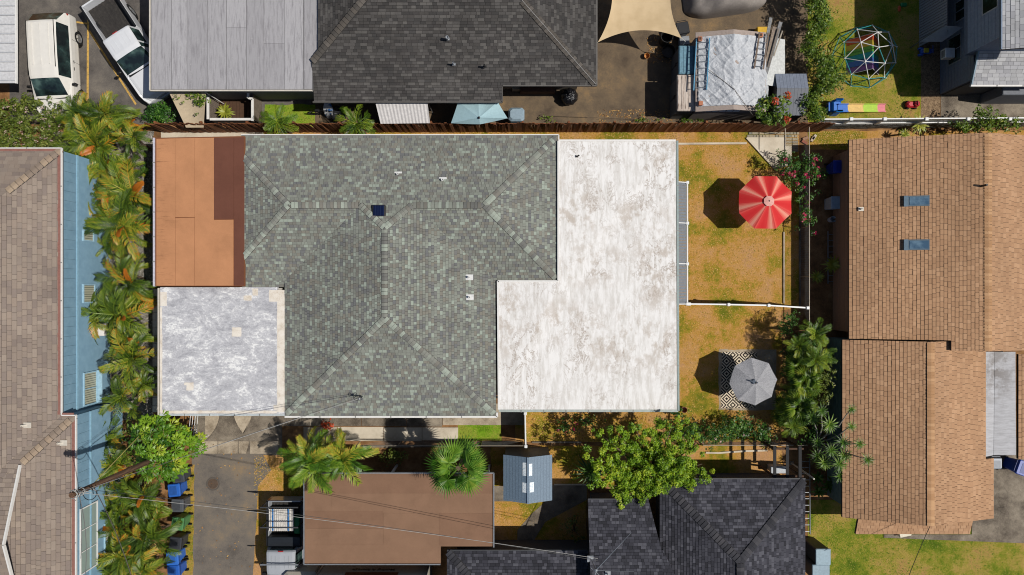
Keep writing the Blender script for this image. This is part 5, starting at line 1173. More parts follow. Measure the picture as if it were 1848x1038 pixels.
# shade sail
t = thing('shade_sail', 'beige shade sail stretched over the asphalt yard', 'shade sail', W(1150, 40)); P = {}
A, B, D, E = W(1100, -60, 3.0), W(1222, -60, 3.0), W(1233, 66, 2.3), W(1080, 73, 2.5); rows = []; n = 20
for i in range(n+1):
    row = []
    for j in range(n+1):
        u, v = i/n, j/n; p = A.lerp(B, u).lerp(E.lerp(D, u), v); mid = (A+B+D+E)/4; cx = 4*u*(1-u); cy = 4*v*(1-v)
        p = p.lerp(Vector((p.x, mid.y, p.z)), .0); p += Vector(((.5-u)*2*.4*cy*(abs(u-.5)*2)**2, (1 if v > .5 else -1)*.5*cx*(abs(v-.5)*2)**2, -.12*cx*cy)); row.append(p)
    rows.append(row)
g = G('sail_cloth'); M_sail = g.fin(g.ramp(g.noise(1.2, 4), [(.35, pc(206, 180, 140)), (.65, pc(222, 196, 156))]), .85, bump=g.noise(120, 1), bs=.2, transl=.08)
q = MB(); q.grid(rows[::-1]); q.build('sail', M_sail, t, True)
for p, d_ in ((D, (1, -1)), (E, (-1, -1))):
    b_ = p + Vector((d_[0]*.18, d_[1]*.12, -.04)); q = MB(); q.tube([p, b_], .012, 5); q.build('tie', M_offw, t); q = MB(); q.tube([(b_.x, b_.y, 0), b_], .03, 8); q.build('pole', M_steel, t)
# corrugated awning and pale blue canopy south of the dark house
t = thing('awning', 'white ribbed awning below the dark shingled eave', 'awning', W(725, 205)); rows = []
P0, P1, P2, P3 = W(675, 180, 2.35), W(770, 180, 2.35), W(775, 220, 2.1), W(685, 221, 2.1)
for i in range(61): u = i/60; dz = Vector((0, 0, .008*math.cos(i*math.pi/2))); rows.append([P0.lerp(P1, u)+dz, P3.lerp(P2, u)+dz])
q = MB(); q.grid(rows[::-1]); q.build('ribbed_sheet', plain((212, 208, 206), .5), t)
for p in (P0, P1): q = MB(); q.tube([(p.x, p.y, 0), p-Vector((0, 0, .02))], .025, 6); q.build('post', M_steel, t)
t = thing('umbrella', 'pale blue rectangular canopy umbrella beside the wooden fence', 'umbrella', W(866, 222)); hub = W(864, 210, 2.5)
M_pb = plain((168, 200, 208), .75, var=.06); rimp = [W(813, 220, 2.15), W(826, 181, 2.15), W(863, 180, 2.2), W(898, 181, 2.15), W(916, 211, 2.15), W(866, 222, 2.2)]
for i in range(6):
    A, B = rimp[i], rimp[(i+1) % 6]; q = MB(); rows = []
    for u in range(7): rows.append([hub.lerp(A.lerp(B, v/6), u/6) - Vector((0, 0, .05*math.sin(math.pi*v/6)*u/6)) for v in range(7)])
    q.grid(rows); q.build('canopy_panel', M_pb, t)
    q = MB(); q.tube([hub-Vector((0, 0, .03)), A-Vector((0, 0, .03))], .012, 5); q.build('rib', M_steel, t)
q = MB(); q.tube([(hub.x, hub.y, 0), hub], .025, 8); q.build('pole', M_steel, t); q = MB(); q.lathe(hub, [(.06, -.02), (.06, .03), (0, .06)], 10); q.build('finial', M_blk, t)
t = thing('grill', 'grill under a pale blue fitted cover beside the wooden fence', 'grill', W(938, 214)); a = W(932, 205, .9)
q = MB(); q.bevbox((a.x, a.y, .16), (.82, .7, .95), .12, 0, .97); q.build('cover', plain((150, 172, 186), .6, var=.1), t)
for s in (-1, 1): q = MB(); q.lathe((a.x+s*.3, a.y-.25, .12), [(0, -.05), (.12, -.05), (.12, .05), (0, .05)], 14, axis='Y'); q.build('wheel', M_rubber, t)
for s in (-1, 1): q = MB(); q.tube([(a.x+s*.3, a.y+.25, 0), (a.x+s*.3, a.y+.25, .2)], .025, 6); q.build('leg', M_blk, t)
# rubbish bag
rows = []
for i in range(25):
    s = math.pi*i/24; row = []
    for j in range(37):
        a_ = 2*math.pi*(j % 36)/36; d_ = Vector((math.sin(s)*math.cos(a_), math.sin(s)*math.sin(a_), math.cos(s))); f = 1+.10*mnoise.fractal(d_*2.6, 1, 2, 4)+.07*math.sin(a_*9)*math.sin(s)*max(0, d_.z+.3)
        row.append(Vector((d_.x*.44*f, d_.y*.44*f, max(0, .40+d_.z*.40*f + (.12 if s < .2 else 0)))))
    rows.append(row)
q = MB(); q.grid(rows); gbk = G('bin_liner'); M_bag = gbk.fin(pc(22, 22, 26), .22, bump=gbk.noise(14, 5, .6, None, 1), bs=.9, bd=.04, spec=.6)
o = link('rubbish_bag', q.mesh('rubbish_bag', M_bag, smooth=True)); o.location = W(1027, 176); tag(o, 'shiny black tied rubbish bag in the asphalt yard', 'rubbish bag')

# ---------------------------------------------------------------- wheeled bins
def bin_(lb, px, py, rgb, rz=0, k=1.0, grp=None):
    t = thing('wheeled_bin', lb, 'bin', (0, 0, 0), grp); m = plain(rgb, .45, var=.08); md = plain(tuple(int(c*.85) for c in rgb), .5)
    q = MB(); q.bevbox((0, 0, .04), (.58*k, .62*k, .92*k), .05, 0, .78); q.build('body', m, t)
    q = MB(); q.bevbox((.0, 0, .93*k), (.62*k, .66*k, .1*k), .04); l = q.build('lid', m, t)
    q = MB(); q.bevbox((-.04*k, 0, 1.02*k), (.4*k, .46*k, .02), .006); q.build('lid_panel', md, l)
    q = MB(); q.tube([(.32*k, -.24*k, .95*k), (.38*k, -.24*k, .97*k), (.38*k, .24*k, .97*k), (.32*k, .24*k, .95*k)], .018, 6); q.build('handle', md, t)
    for s in (-1, 1): q = MB(); q.lathe((.26*k, s*.27*k, .11), [(0, -.03), (.11, -.03), (.11, .03), (0, .03)], 14, axis='Y'); q.build('wheel', M_rubber, t)
    t.location = W(px, py); t.rotation_euler = (0, 0, R(rz)); return t
G_B = 'wheeled bins lined up beside the driveway'
for px, py, rgb, rz, lb in [(333, 853, (70, 74, 80), 8, 'dark grey bin beside the papaya tree, at the end of the bin row'), (326, 878, (44, 104, 196), 6, 'blue bin next to the dark grey bin by the papaya'), (332, 905, (84, 88, 94), 0, 'grey bin between a blue bin and the green bin'),
    (332, 937, (84, 140, 84), -8, 'green bin in the row beside the driveway'), (328, 972, (58, 60, 66), -6, 'black bin between the green bin and two blue bins'), (323, 999, (52, 114, 206), 4, 'blue bin next to the black bin'), (325, 1022, (40, 98, 190), 3, 'last blue bin of the row, beside another blue bin')]: bin_(lb, px, py, rgb, rz, 1.0, G_B)
bin_('black wheeled bin beneath the corner of the shade sail', 1226, 60, (34, 34, 38), 100)
bin_('blue wheeled bin in the shaded passage of the tan house', 1503, 305, (30, 66, 180), 180)
bin_('grey open crate bin beside the gutter of the tan house', 1783, 831, (150, 158, 172), 90, .9); bin_('large blue wheeled bin on the stained driveway', 1826, 838, (30, 70, 170), 160, 1.15)
# assorted yard objects
def tote(lb, px, py, wx, wy, h, rgb, rz=0, name='storage_box', cat='box', lid=None):
    t = thing(name, lb, cat, W(px, py)); a = W(px, py)
    q = MB(); q.bevbox((a.x, a.y, 0), (wx, wy, h), .04, R(rz), .92); q.build('body', plain(rgb, .55), t)
    q = MB(); q.bevbox((a.x, a.y, h), (wx*1.05, wy*1.05, .06), .03, R(rz)); q.build('lid', plain(lid or rgb, .5), t); return t
tote('clear grey plastic tote beside the tarp shed', 1234, 75, .5, .45, .4, (150, 154, 160), 5); tote('white plastic basin box in the shaded passage', 1502, 368, .62, .62, .8, (214, 220, 226), 0, 'utility_sink', 'sink', (176, 198, 216))
tote('tall grey storage cabinet beside the charcoal house, next to another cabinet', 1462, 985, .72, .78, 1.75, (72, 78, 84), 0, 'storage_cabinet', 'cabinet', (150, 176, 190)); tote('grey storage cabinet with pale blue lid, south of its twin', 1458, 1012, .84, .75, 1.75, (72, 78, 84), 0, 'storage_cabinet', 'cabinet', (146, 170, 184))
tote('white air conditioning unit outside the charcoal house', 1400, 845, .75, .35, .6, (186, 192, 198), 0, 'air_conditioner', 'air conditioner'); tote('dark grey box by the wall of the charcoal house', 1270, 862, .9, .6, .9, (84, 84, 88), 0, 'storage_box', 'box')
tote('white cushion box by the tan house lawn', 1633, 960, .6, .5, .25, (226, 216, 190), 12, 'storage_box', 'box', (232, 222, 196))
def bucket(lb, px, py, r, h, rgb, name='bucket', cat='bucket'):
    a = W(px, py); q = MB(); q.lathe((a.x, a.y, 0), [(0, 0), (r*.8, 0), (r, h), (r*.93, h), (r*.78, .05), (0, .05)], 16); return q.build(name, plain(rgb, .5), label=lb, cat=cat)
bucket('white plastic bucket in the shaded passage', 1502, 396, .16, .4, (220, 224, 230)); bucket('black plastic planter beside the wooden fence', 612, 207, .4, .5, (44, 46, 52), 'planter', 'planter'); bucket('terracotta pot by the corner of the white roof', 1235, 740, .16, .3, (170, 110, 80), 'plant_pot', 'pot')
bucket('orange flower pot in the asphalt yard', 1168, 100, .15, .25, (206, 140, 70), 'plant_pot', 'pot'); bucket('black barrel beside the shade sail corner', 1200, 72, .32, .8, (30, 30, 30), 'barrel', 'barrel'); bucket('dark tyre planter beside the shade sail corner', 1207, 92, .36, .3, (36, 32, 30), 'planter', 'planter'); bucket('white bucket by the stained driveway', 1809, 812, .17, .4, (226, 222, 214))
A, B = W(1506, 416, .1), W(1506, 512, .1); ladder('white ladder lying in the shaded passage', A, B, .42, (1, 0, 0), M_alu, M_alu, .3)
A, B = W(1458, 829, .06), W(1458.5, 968, 2.2); ladder('long aluminium ladder propped beside the charcoal house', A, B, .42, (1, 0, 0), M_alu, M_alu, .32, .04)
q = MB(); q.bar(W(1440, 840, 2.2), W(1439, 868, 2.5), .07, .07); 
tb = thing('post', 'pale wooden post standing at the charcoal house eave', 'post', W(1430, 845)); q = MB(); a = W(1432, 838); q.tube([a, a + Vector((.1, -.15, 2.5))], .04, 8); q.build('shaft', M_offw, tb); q = MB(); q.box((a.x, a.y, .02), (.2, .2, .06)); q.build('foot', M_conc_grey, tb)
for px, py, rz, rgb in [(1457, 248, 20, (176, 136, 110)), (1470, 249, 60, (200, 180, 160)), (1473, 246, 55, (214, 200, 182)), (1455, 255, -30, (170, 100, 80))]:
    q = MB(); a = W(px, py); q.bevbox((a.x, a.y, .005), (.3, .14, .09), .01, R(rz)); q.build('brick', plain(rgb, .9), label={20: 'tan brick lying by the chain link fence', 60: 'pale brick tilted beside another pale brick', 55: 'whitish brick beside the pale tilted brick', -30: 'red brick lying by the chain link fence'}[rz], cat='brick', group='loose bricks by the chain link fence')
# timber lean-to frame shadow caster: pergola of dark timbers south of the wire fence
t = thing('pergola', 'dark timber frame beside the charcoal house', 'pergola', W(1420, 840))
for px in (1400, 1450):
    for py in (812, 862): q = MB(); a = W(px, py, 2.0); q.box((a.x, a.y, 1.0), (.09, .09, 2.0)); q.build('post', M_dkwood, t)
for py in (812, 862): q = MB(); q.bar(W(1396, py, 2.04), W(1454, py, 2.04), .09, .12); q.build('beam', M_dkwood, t)
for i in range(3): q = MB(); x_ = 1402+i*23; q.bar(W(x_, 808, 2.14), W(x_, 866, 2.14), .15, .04); q.build('slat', plain((34, 34, 36), .8), t)
# ---------------------------------------------------------------- toys
dm = thing('climbing_dome', 'geodesic metal climbing dome in white and teal on the lawn', 'climbing dome', W(1562, 101)); c = W(1562, 101); rad = 1.62
import bmesh
bm = bmesh.new(); bmesh.ops.create_icosphere(bm, subdivisions=2, radius=rad); rot = Matrix.Rotation(R(13), 4, 'Z'); ring = []
M_teal = plain((60, 158, 160), .4)
def dp(v): p = rot @ v.co; return Vector((c.x+p.x, c.y+p.y, max(0.02, p.z*.98)))
for e in bm.edges:
    z0, z1 = e.verts[0].co.z, e.verts[1].co.z
    if min(z0, z1) < -.05: continue
    A, B = dp(e.verts[0]), dp(e.verts[1]); q = MB(); q.tube([A, B], .021, 6); hi = (A.z+B.z)/2
    q.build('strut', M_teal if (hi < .9 or rng.random() < .15) else M_white, dm)
for v in bm.verts:
    if v.co.z > -.05: q = MB(); p = dp(v); q.lathe(p, [(0, -.03), (.035, -.02), (.035, .02), (0, .03)], 8); q.build('joint', M_white, dm)
bm.free()
tt = thing('play_tent', 'rainbow coloured fabric play tent inside the climbing dome', 'tent', W(1560, 105)); pal = [(214, 92, 50), (206, 176, 60), (104, 168, 70), (40, 150, 150), (70, 110, 180), (130, 90, 150)]
for i in range(6):
    y0_, y1_ = c.y+.9-.3*i, c.y+.9-.3*(i+1); q = MB()
    for s in (-1, 1): q.add([(c.x-.02, y0_, 1.02), (c.x-.02, y1_+.01, 1.02), (c.x-.02+s*.85, y1_+.01, .02), (c.x-.02+s*.85, y0_, .02)], [(0, 1, 2, 3) if s < 0 else (3, 2, 1, 0)])
    q.build('fabric_panel', plain(pal[i], .7), tt)
for y_ in (c.y+.91, c.y-.91):
    q = MB(); 
    for s in (-1, 1): q.tube([(c.x-.02, y_, 1.05), (c.x-.02+s*.87, y_, 0)], .015, 5)
    q.build('tent_pole', M_white, tt)
sl_ = thing('toy_slide', 'plastic toddler slide in blue, orange, lime and pink on the lawn', 'toy slide', W(1540, 195)); zz = [(1516, .50), (1534, .40), (1562, .18), (1588, .05), (1602, .03)]
for (xa, za), (xb, zb), rgb in zip(zz, zz[1:], [(28, 110, 210), (236, 196, 116), (176, 216, 40), (232, 120, 132)]):
    A, B = W(xa, 193, za), W(xb, 193, zb); q = MB()
    q.bar(A + Vector((0, 0, .02)), B + Vector((0, 0, .02)), .34, .05); 
    for s in (-1, 1): q.bar(A + Vector((0, s*.19, .06)), B + Vector((0, s*.19, .06)), .05, .13)
    q.build('chute', plain(rgb, .4), sl_)
a = W(1507, 194); q = MB(); q.bevbox((a.x, a.y, 0), (.5, .72, .52), .1, 0, 1.1); q.build('platform', plain((28, 120, 220), .4), sl_)
for s in (-1, 1): q = MB(); q.bevbox((a.x+.02, a.y+s*.3, .5), (.42, .12, .3), .05); q.build('side_rail', plain((24, 130, 225), .4), sl_)
for z in (.12, .3): q = MB(); q.bevbox((a.x-.3, a.y, z), (.16, .5, .06), .02); q.build('step', plain((28, 110, 210), .4), sl_)
tc = thing('toy_car', 'small red plastic ride-on toy car on the lawn', 'toy car', W(1648, 188)); a = W(1648, 188)
q = MB(); q.bevbox((a.x, a.y, .12), (.62, .32, .2), .08); q.build('body', plain((206, 44, 60), .4), tc); q = MB(); q.bevbox((a.x+.16, a.y, .3), (.26, .3, .2), .09); q.build('seat_back', plain((214, 56, 70), .4), tc)
for dx in (-.2, .2):
    for s in (-1, 1): q = MB(); q.lathe((a.x+dx, a.y+s*.17, .09), [(0, -.04), (.09, -.04), (.09, .04), (0, .04)], 12, axis='Y'); q.build('wheel', M_rubber, tc)
tr = thing('toy_tricycle', 'blue plastic ride-on toy beside the grey lean-to', 'toy', W(1670, 90)); a = W(1672, 92)
q = MB(); q.bevbox((a.x, a.y, .18), (.6, .26, .16), .06); q.build('body', plain((50, 100, 200), .4), tr); q = MB(); q.bevbox((a.x-.05, a.y, .34), (.26, .24, .08), .03); q.build('seat', plain((210, 190, 50), .4), tr); q = MB(); q.tube([(a.x+.22, a.y, .3), (a.x+.18, a.y, .55)], .02, 6); q.tube([(a.x+.18, a.y-.2, .55), (a.x+.18, a.y+.2, .55)], .018, 6); q.build('handlebar', plain((50, 100, 200), .4), tr)
for dx, s in ((.25, 0), (-.22, -1), (-.22, 1)): q = MB(); q.lathe((a.x+dx, a.y+s*.16, .13), [(0, -.04), (.13, -.04), (.13, .04), (0, .04)], 14, axis='Y'); q.build('wheel', plain((50, 100, 200), .4), tr)
sp_ = thing('toy_spade', 'red and green plastic toy at the lawn edge', 'toy', W(1632, 10)); a = W(1628, 12); q = MB(); q.bevbox((a.x, a.y, .01), (.14, .3, .08), .04); q.build('blade', plain((220, 90, 40), .4), sp_); q = MB(); q.bevbox((a.x+.22, a.y+.2, .01), (.32, .2, .1), .04); q.build('tub', plain((40, 140, 80), .4), sp_)
# bicycle and surfboard behind the dark house
bk = thing('bicycle', 'black bicycle leaning in the shade of the dark house', 'bicycle', W(580, 200)); a = W(585, 205)
for dx in (-.5, .5):
    q = MB(); q.tube([(a.x+dx+.33*math.cos(k*math.pi/10), a.y, .34+.33*math.sin(k*math.pi/10)) for k in range(21)], .02, 6, caps=False); q.build('wheel', M_rubber, bk)
    q = MB(); [q.tube([(a.x+dx, a.y, .34), (a.x+dx+.32*math.cos(k*math.pi/5), a.y, .34+.32*math.sin(k*math.pi/5))], .004, 4) for k in range(10)]; q.build('spokes', M_steel, bk)
q = MB(); pts = {'bb': (-.05, .3), 'st': (-.18, .85), 'hd': (.38, .88), 'rr': (-.5, .34), 'fr': (.5, .34)}
for u, v in (('bb', 'st'), ('st', 'hd'), ('hd', 'bb'), ('bb', 'rr'), ('rr', 'st'), ('hd', 'fr')): q.tube([(a.x+pts[u][0], a.y, pts[u][1]), (a.x+pts[v][0], a.y, pts[v][1])], .018, 6)
q.build('frame', M_blk, bk); q = MB(); q.bevbox((a.x-.2, a.y, .9), (.26, .14, .06), .03); q.build('saddle', M_blk, bk); q = MB(); q.tube([(a.x+.36, a.y-.26, 1.0), (a.x+.38, a.y, .98), (a.x+.36, a.y+.26, 1.0)], .014, 6); q.build('handlebar', M_steel, bk)
rows = []
for i in range(15):
    u = i/14; w = .24*math.sin(math.pi*(u*.94+.03))**.6; A = W(592, 212, .05).lerp(W(587, 180, 1.5), u); rows.append([A + Vector((w*s, 0, .03*(1-s*s))) for s in (-1, -.5, 0, .5, 1)])
q = MB(); q.grid(rows); q.grid([[p - Vector((0, -.03, .03)) for p in r_[::-1]] for r_ in rows]); gsf = G('surfboard_print'); q.build('surfboard', gsf.fin(gsf.ramp(gsf.noise(4, 2, .4), [(.42, pc(60, 120, 190)), (.48, pc(226, 228, 230))]), .3), label='blue and white surfboard leaning behind the wooden fence', cat='surfboard')
# ---------------------------------------------------------------- utility pole and wires
up_ = thing('utility_pole', 'tall brown wooden utility pole leaning over the palms', 'utility pole', W(318, 812)); PB = W(318, 812); PT = W(122, 897, 9.0)
gpw = G('pole_wood'); M_pole = gpw.fin(gpw.ramp(gpw.noise(3, 6, .7, gpw.pos((6, 6, .6))), [(.3, pc(70, 50, 38)), (.7, pc(128, 98, 76))]), .9, bump=gpw.noise(9, 5, .7, gpw.pos((3, 3, .5))), bs=.6)
q = MB(); q.tube([PB, PB.lerp(PT, .5), PT], [.14, .125, .105], 12); q.build('shaft', M_pole, up_)
def onp(u): return PB.lerp(PT, u)
q = MB()
for u in (.93, .965, .985): 
    p = onp(u); q.tube([p + Vector((.17*math.cos(k*.7), .17*math.sin(k*.7), .05*math.sin(k))) for k in range(10)], .022, 5)
    q.tube([p + Vector((.15, .05, 0)), p + Vector((.4, .12, .1)), p + Vector((.55, .0, -.1))], .014, 5)
q.build('cable_bracket', plain((176, 176, 172), .6), up_)
for u, dx in ((.97, .28), (.88, -.02)):
    q = MB(); p = onp(u); q.lathe(p + Vector((.18, dx*.3, .05)), [(0, -.07), (.05, -.06), (.06, .0), (.04, .05), (0, .07)], 8); q.build('insulator', plain((120, 124, 128), .3), up_)
q = MB(); p = onp(.94); q.tube([p + Vector((.3+.25*math.cos(k*.5), -.1+.3*math.sin(k*.5), -.02*k)) for k in range(14)], .016, 5); q.build('cable_coil', M_rubber, up_)
def wire(lb, A, B, sag, rad=.016, rgb=(170, 170, 168), n=24):
    A, B = Vector(A), Vector(B); q = MB(); q.tube([A.lerp(B, i/n) - Vector((0, 0, sag*4*(i/n)*(1-i/n))) for i in range(n+1)], rad, 5); q.build('wire', plain(rgb, .6), label=lb, cat='wire')
wire('pale service wire from the utility pole to the roof mast', onp(.96), MASTTOP, .25, .011)
wire('thin dark service wire from the utility pole to the roof mast', onp(.99), MASTTOP + Vector((0, .08, .02)), .1, .009, (60, 60, 60))
wire('twisted white cable from the utility pole to the rooftop antenna', onp(.955), W(1080, 1012, 4.4), .4, .010, (176, 174, 170))
wire('thin dark cable from the utility pole across the brown carport', onp(.9), W(1080, 1016, 4.2), .5, .010, (70, 70, 70))
wire('dark cable from the utility pole past the bins', onp(.84), W(236, 1060, 6.5), .2, .018, (70, 64, 60))
wire('cable running from the utility pole along the blue house wall', onp(.95), W(146, 1060, 6.0), .3, .014, (120, 120, 120))
wire('yellow sleeved guy wire from the utility pole to the ground', onp(.86), W(285, 748, .0), .0, .02, (206, 190, 110))
wire('black overhead wire crossing the lawn south of the tan house', W(1686, 950, 3.4), W(1640, 1060, 5.0), .05, .014, (30, 30, 30))
# ---------------------------------------------------------------- plants
def leaf_mat(name, stops, rndmix=.5, transl=.28, rough=.45):
    "leaf colour by leaf (tone) and by frond (object random)"
    g = G(name); t = g.math('ADD', g.math('MULTIPLY', g.attr(), 1-rndmix), g.math('MULTIPLY', g.rnd(), rndmix))
    return g.fin(g.ramp(t, [(p, pc(*c)) for p, c in stops]), rough, spec=.4, transl=transl)
M_cyc = leaf_mat('cycad_leaf', [(.15, (42, 68, 16)), (.38, (82, 110, 26)), (.58, (124, 146, 38)), (.74, (168, 168, 54)), (.87, (206, 152, 44)), (.98, (214, 116, 30))], .55)
M_palm = leaf_mat('palm_leaf', [(.1, (48, 84, 18)), (.4, (92, 136, 30)), (.65, (138, 164, 44)), (.85, (190, 180, 60)), (1, (212, 156, 54))], .55)
M_fan = leaf_mat('fan_leaf', [(.1, (40, 84, 20)), (.45, (82, 134, 34)), (.75, (130, 168, 56)), (1, (186, 192, 84))], .5)
M_dkpalm = leaf_mat('dark_palm_leaf', [(.12, (36, 64, 18)), (.4, (84, 118, 28)), (.7, (140, 164, 44)), (.95, (192, 188, 64))], .5)  # a deeper green than the areca fronds
M_drac = leaf_mat('dracaena_leaf', [(.1, (40, 72, 20)), (.5, (92, 130, 38)), (.85, (150, 174, 64)), (1, (206, 190, 66))], .35)
M_lime = leaf_mat('lime_leaf', [(0, (70, 106, 14)), (.35, (122, 162, 24)), (.7, (166, 196, 38)), (1, (208, 212, 64))], .05, .3, .5)
M_shrub = leaf_mat('shrub_leaf', [(0, (28, 62, 20)), (.4, (58, 104, 34)), (.75, (96, 142, 50)), (1, (144, 172, 76))], .1, .25)
M_bush = leaf_mat('olive_leaf', [(0, (64, 84, 24)), (.4, (104, 122, 42)), (.8, (140, 150, 66)), (1, (186, 176, 100))], .1, .25)
M_pap = leaf_mat('papaya_leaf', [(.1, (56, 100, 18)), (.45, (104, 150, 32)), (.75, (150, 186, 48)), (1, (214, 198, 60))], .75)
M_vine = leaf_mat('vine_leaf', [(0, (50, 78, 20)), (.45, (98, 128, 34)), (.8, (140, 162, 52)), (1, (180, 180, 80))], .05)
M_bark = plain((122, 104, 84), .9, var=.25); M_straw = plain((176, 146, 100), .9, var=.2)
def petal(name, rgb): return leaf_mat(name, [(0, tuple(int(c*.7) for c in rgb)), (1, rgb)], .1, .2)
M_magenta = petal('magenta_petal', (216, 40, 96)); M_redpet = petal('red_petal', (206, 44, 40)); M_orpet = petal('orange_petal', (222, 84, 34)); M_pink = petal('pale_pink_petal', (232, 196, 186))

def frond(name, mat, L, wid, n, bend, fwd=.55, lw=.05, vee=.25, droop=.3, seed=0, taper=.55, gap=0):
    "one feather leaf along +X: a midrib and its leaflets"
    rr = random.Random(seed); q = MB(); pts = []; x = z = 0; N = 24; sway = rr.uniform(-.25, .25)
    y = 0
    for i in range(N+1):
        pts.append(Vector((x, y, z))); a = -bend*(i/N)**1.3; x += L/N*math.cos(a); z += L/N*math.sin(a); y += L/N*sway*(i/N)
    q.tube(pts, [.022*(1-.8*i/N)*min(1.4, L) for i in range(N+1)], 4, .78)
    for k in range(n):
        t = .10+.90*(k+.5)/n; f = t*N; i = min(N-1, int(f)); p = pts[i].lerp(pts[i+1], f-i); tg = (pts[i+1]-pts[i]).normalized(); up = Vector((-tg.z, 0, tg.x)) if abs(tg.x)+abs(tg.z) > 0 else Vector((0, 0, 1))
        ln = wid*(math.sin(math.pi*min(1, .16+.86*t))**taper)*rr.uniform(.85, 1.1)
        if rr.random() < gap: continue
        for s in (-1, 1):
            d = (tg*(fwd+.35*t+rr.uniform(-.08, .08)) + Vector((0, s, 0)) + up*vee).normalized(); tip = p + d*ln - Vector((0, 0, droop*ln*rr.uniform(.6, 1.3))) ; mid = p + d*ln*.55 - Vector((0, 0, droop*ln*.12))
            wv = tg.cross(d).cross(d).normalized()*lw*.5; tn = rr.random()*.45 + .25*t + .1
            q.add([p-wv*.7, p+wv*.7, mid+wv, mid-wv], [(0, 1, 2, 3)], tn); q.add([mid+wv, mid-wv, tip], [(1, 0, 2)], min(1, tn+rr.uniform(.05, .35)))
    return q.mesh(name, mat)
def fan_leaf(name, mat, Rr, n=22, seed=0, stalk=.5, split=.55):
    rr = random.Random(seed); q = MB(); b = Vector((stalk, 0, -.03)); q.tube([(0, 0, 0), (stalk*.5, 0, .03), b], .013, 4, .7); sp = 2.5
    for k in range(n):
        a0 = -sp+2*sp*k/n; a1 = -sp+2*sp*(k+1)/n; am = (a0+a1)/2; rl = Rr*(.72+.28*math.cos(am*.55))*rr.uniform(.92, 1.06); ri = rl*split; tn = rr.random()*.6+.2
        def P(a, r, dz): return b + Vector((r*math.cos(a), r*math.sin(a), dz - .32*(r/Rr)**2*Rr))
        m0, m1 = P(a0, ri, -.01), P(a1, ri, -.01); mm = P(am, ri, .03); tip = P(am+rr.uniform(-.03, .03), rl, -.06*rr.random()-.02)
        q.add([b, m0, mm, m1, tip], [(0, 1, 2), (0, 2, 3), (1, 4, 2), (2, 4, 3)], tn)
    return q.mesh(name, mat)
def strap_rosette(name, mat, L, n, w, seed=0, up=.5):
    rr = random.Random(seed); q = MB()
    for k in range(n):
        a = k*2.39996; e = up*(1.5-1.5*(k/n)) ; l = L*rr.uniform(.75, 1.1); d = Vector((math.cos(a)*math.cos(e), math.sin(a)*math.cos(e), math.sin(e))); s = Vector((-math.sin(a), math.cos(a), 0))*w*.5; pts = [Vector((0, 0, .02*(1-k/n)))]
        for i in range(1, 4): pts.append(d*l*i/3 - Vector((0, 0, l*.45*(i/3)**2*(1-e*.4))))
        tn = rr.random()*.6+.15
        q.add([pts[0]-s*.6, pts[0]+s*.6, pts[1]+s, pts[1]-s, pts[2]+s*.8, pts[2]-s*.8, pts[3]], [(0, 1, 2, 3), (3, 2, 4, 5), (5, 4, 6)], tn)
    return q.mesh(name, mat)
def place(par, me, name, pos, az, el, k=1.0, roll=0):
    o = bpy.data.objects.new(name, me); C.objects.link(o); o.parent = par
    M = Matrix.Rotation(az, 4, 'Z') @ Matrix.Rotation(-el, 4, 'Y') @ Matrix.Rotation(roll, 4, 'X') @ Matrix.Diagonal((k, k, k, 1)); M.translation = Vector(pos) - ORG[par.name]; o.matrix_local = M; return o
def stem(par, base, top, r0, r1, mat=None, name='trunk', wob=.06):
    base, top = Vector(base), Vector(top); q = MB(); n = 6; q.tube([base.lerp(top, i/n) + Vector((rng.uniform(-wob, wob), rng.uniform(-wob, wob), 0))*math.sin(math.pi*i/n) for i in range(n+1)], [r0+(r1-r0)*i/n for i in range(n+1)], 8); return q.build(name, mat or M_bark, par)
def feather_palm(lb, px, py, zc, meshes, nf, k=1.0, grp=None, name='palm', el=(.1, 1.1), stems=1, spread=.3, cat='palm', tr=.09):
    top = W(px, py, zc); t = thing(name, lb, cat, (top.x, top.y, 0), grp)
    for s in range(stems):
        tp = top + Vector((rng.uniform(-spread, spread), rng.uniform(-spread, spread), rng.uniform(-.25, .25))) if stems > 1 else top
        stem(t, (top.x+(tp.x-top.x)*.3, top.y+(tp.y-top.y)*.3, 0), tp, tr, tr*.7); m = nf//stems
        a0 = rng.uniform(0, 6.28)
        for i in range(m): place(t, rng.choice(meshes), 'frond', tp, a0+i*2.39996+rng.uniform(-.25, .25), el[1]+(el[0]-el[1])*(i/m)**.8+rng.uniform(-.1, .1), k*rng.uniform(.82, 1.1), rng.uniform(-.7, .7))
    return t
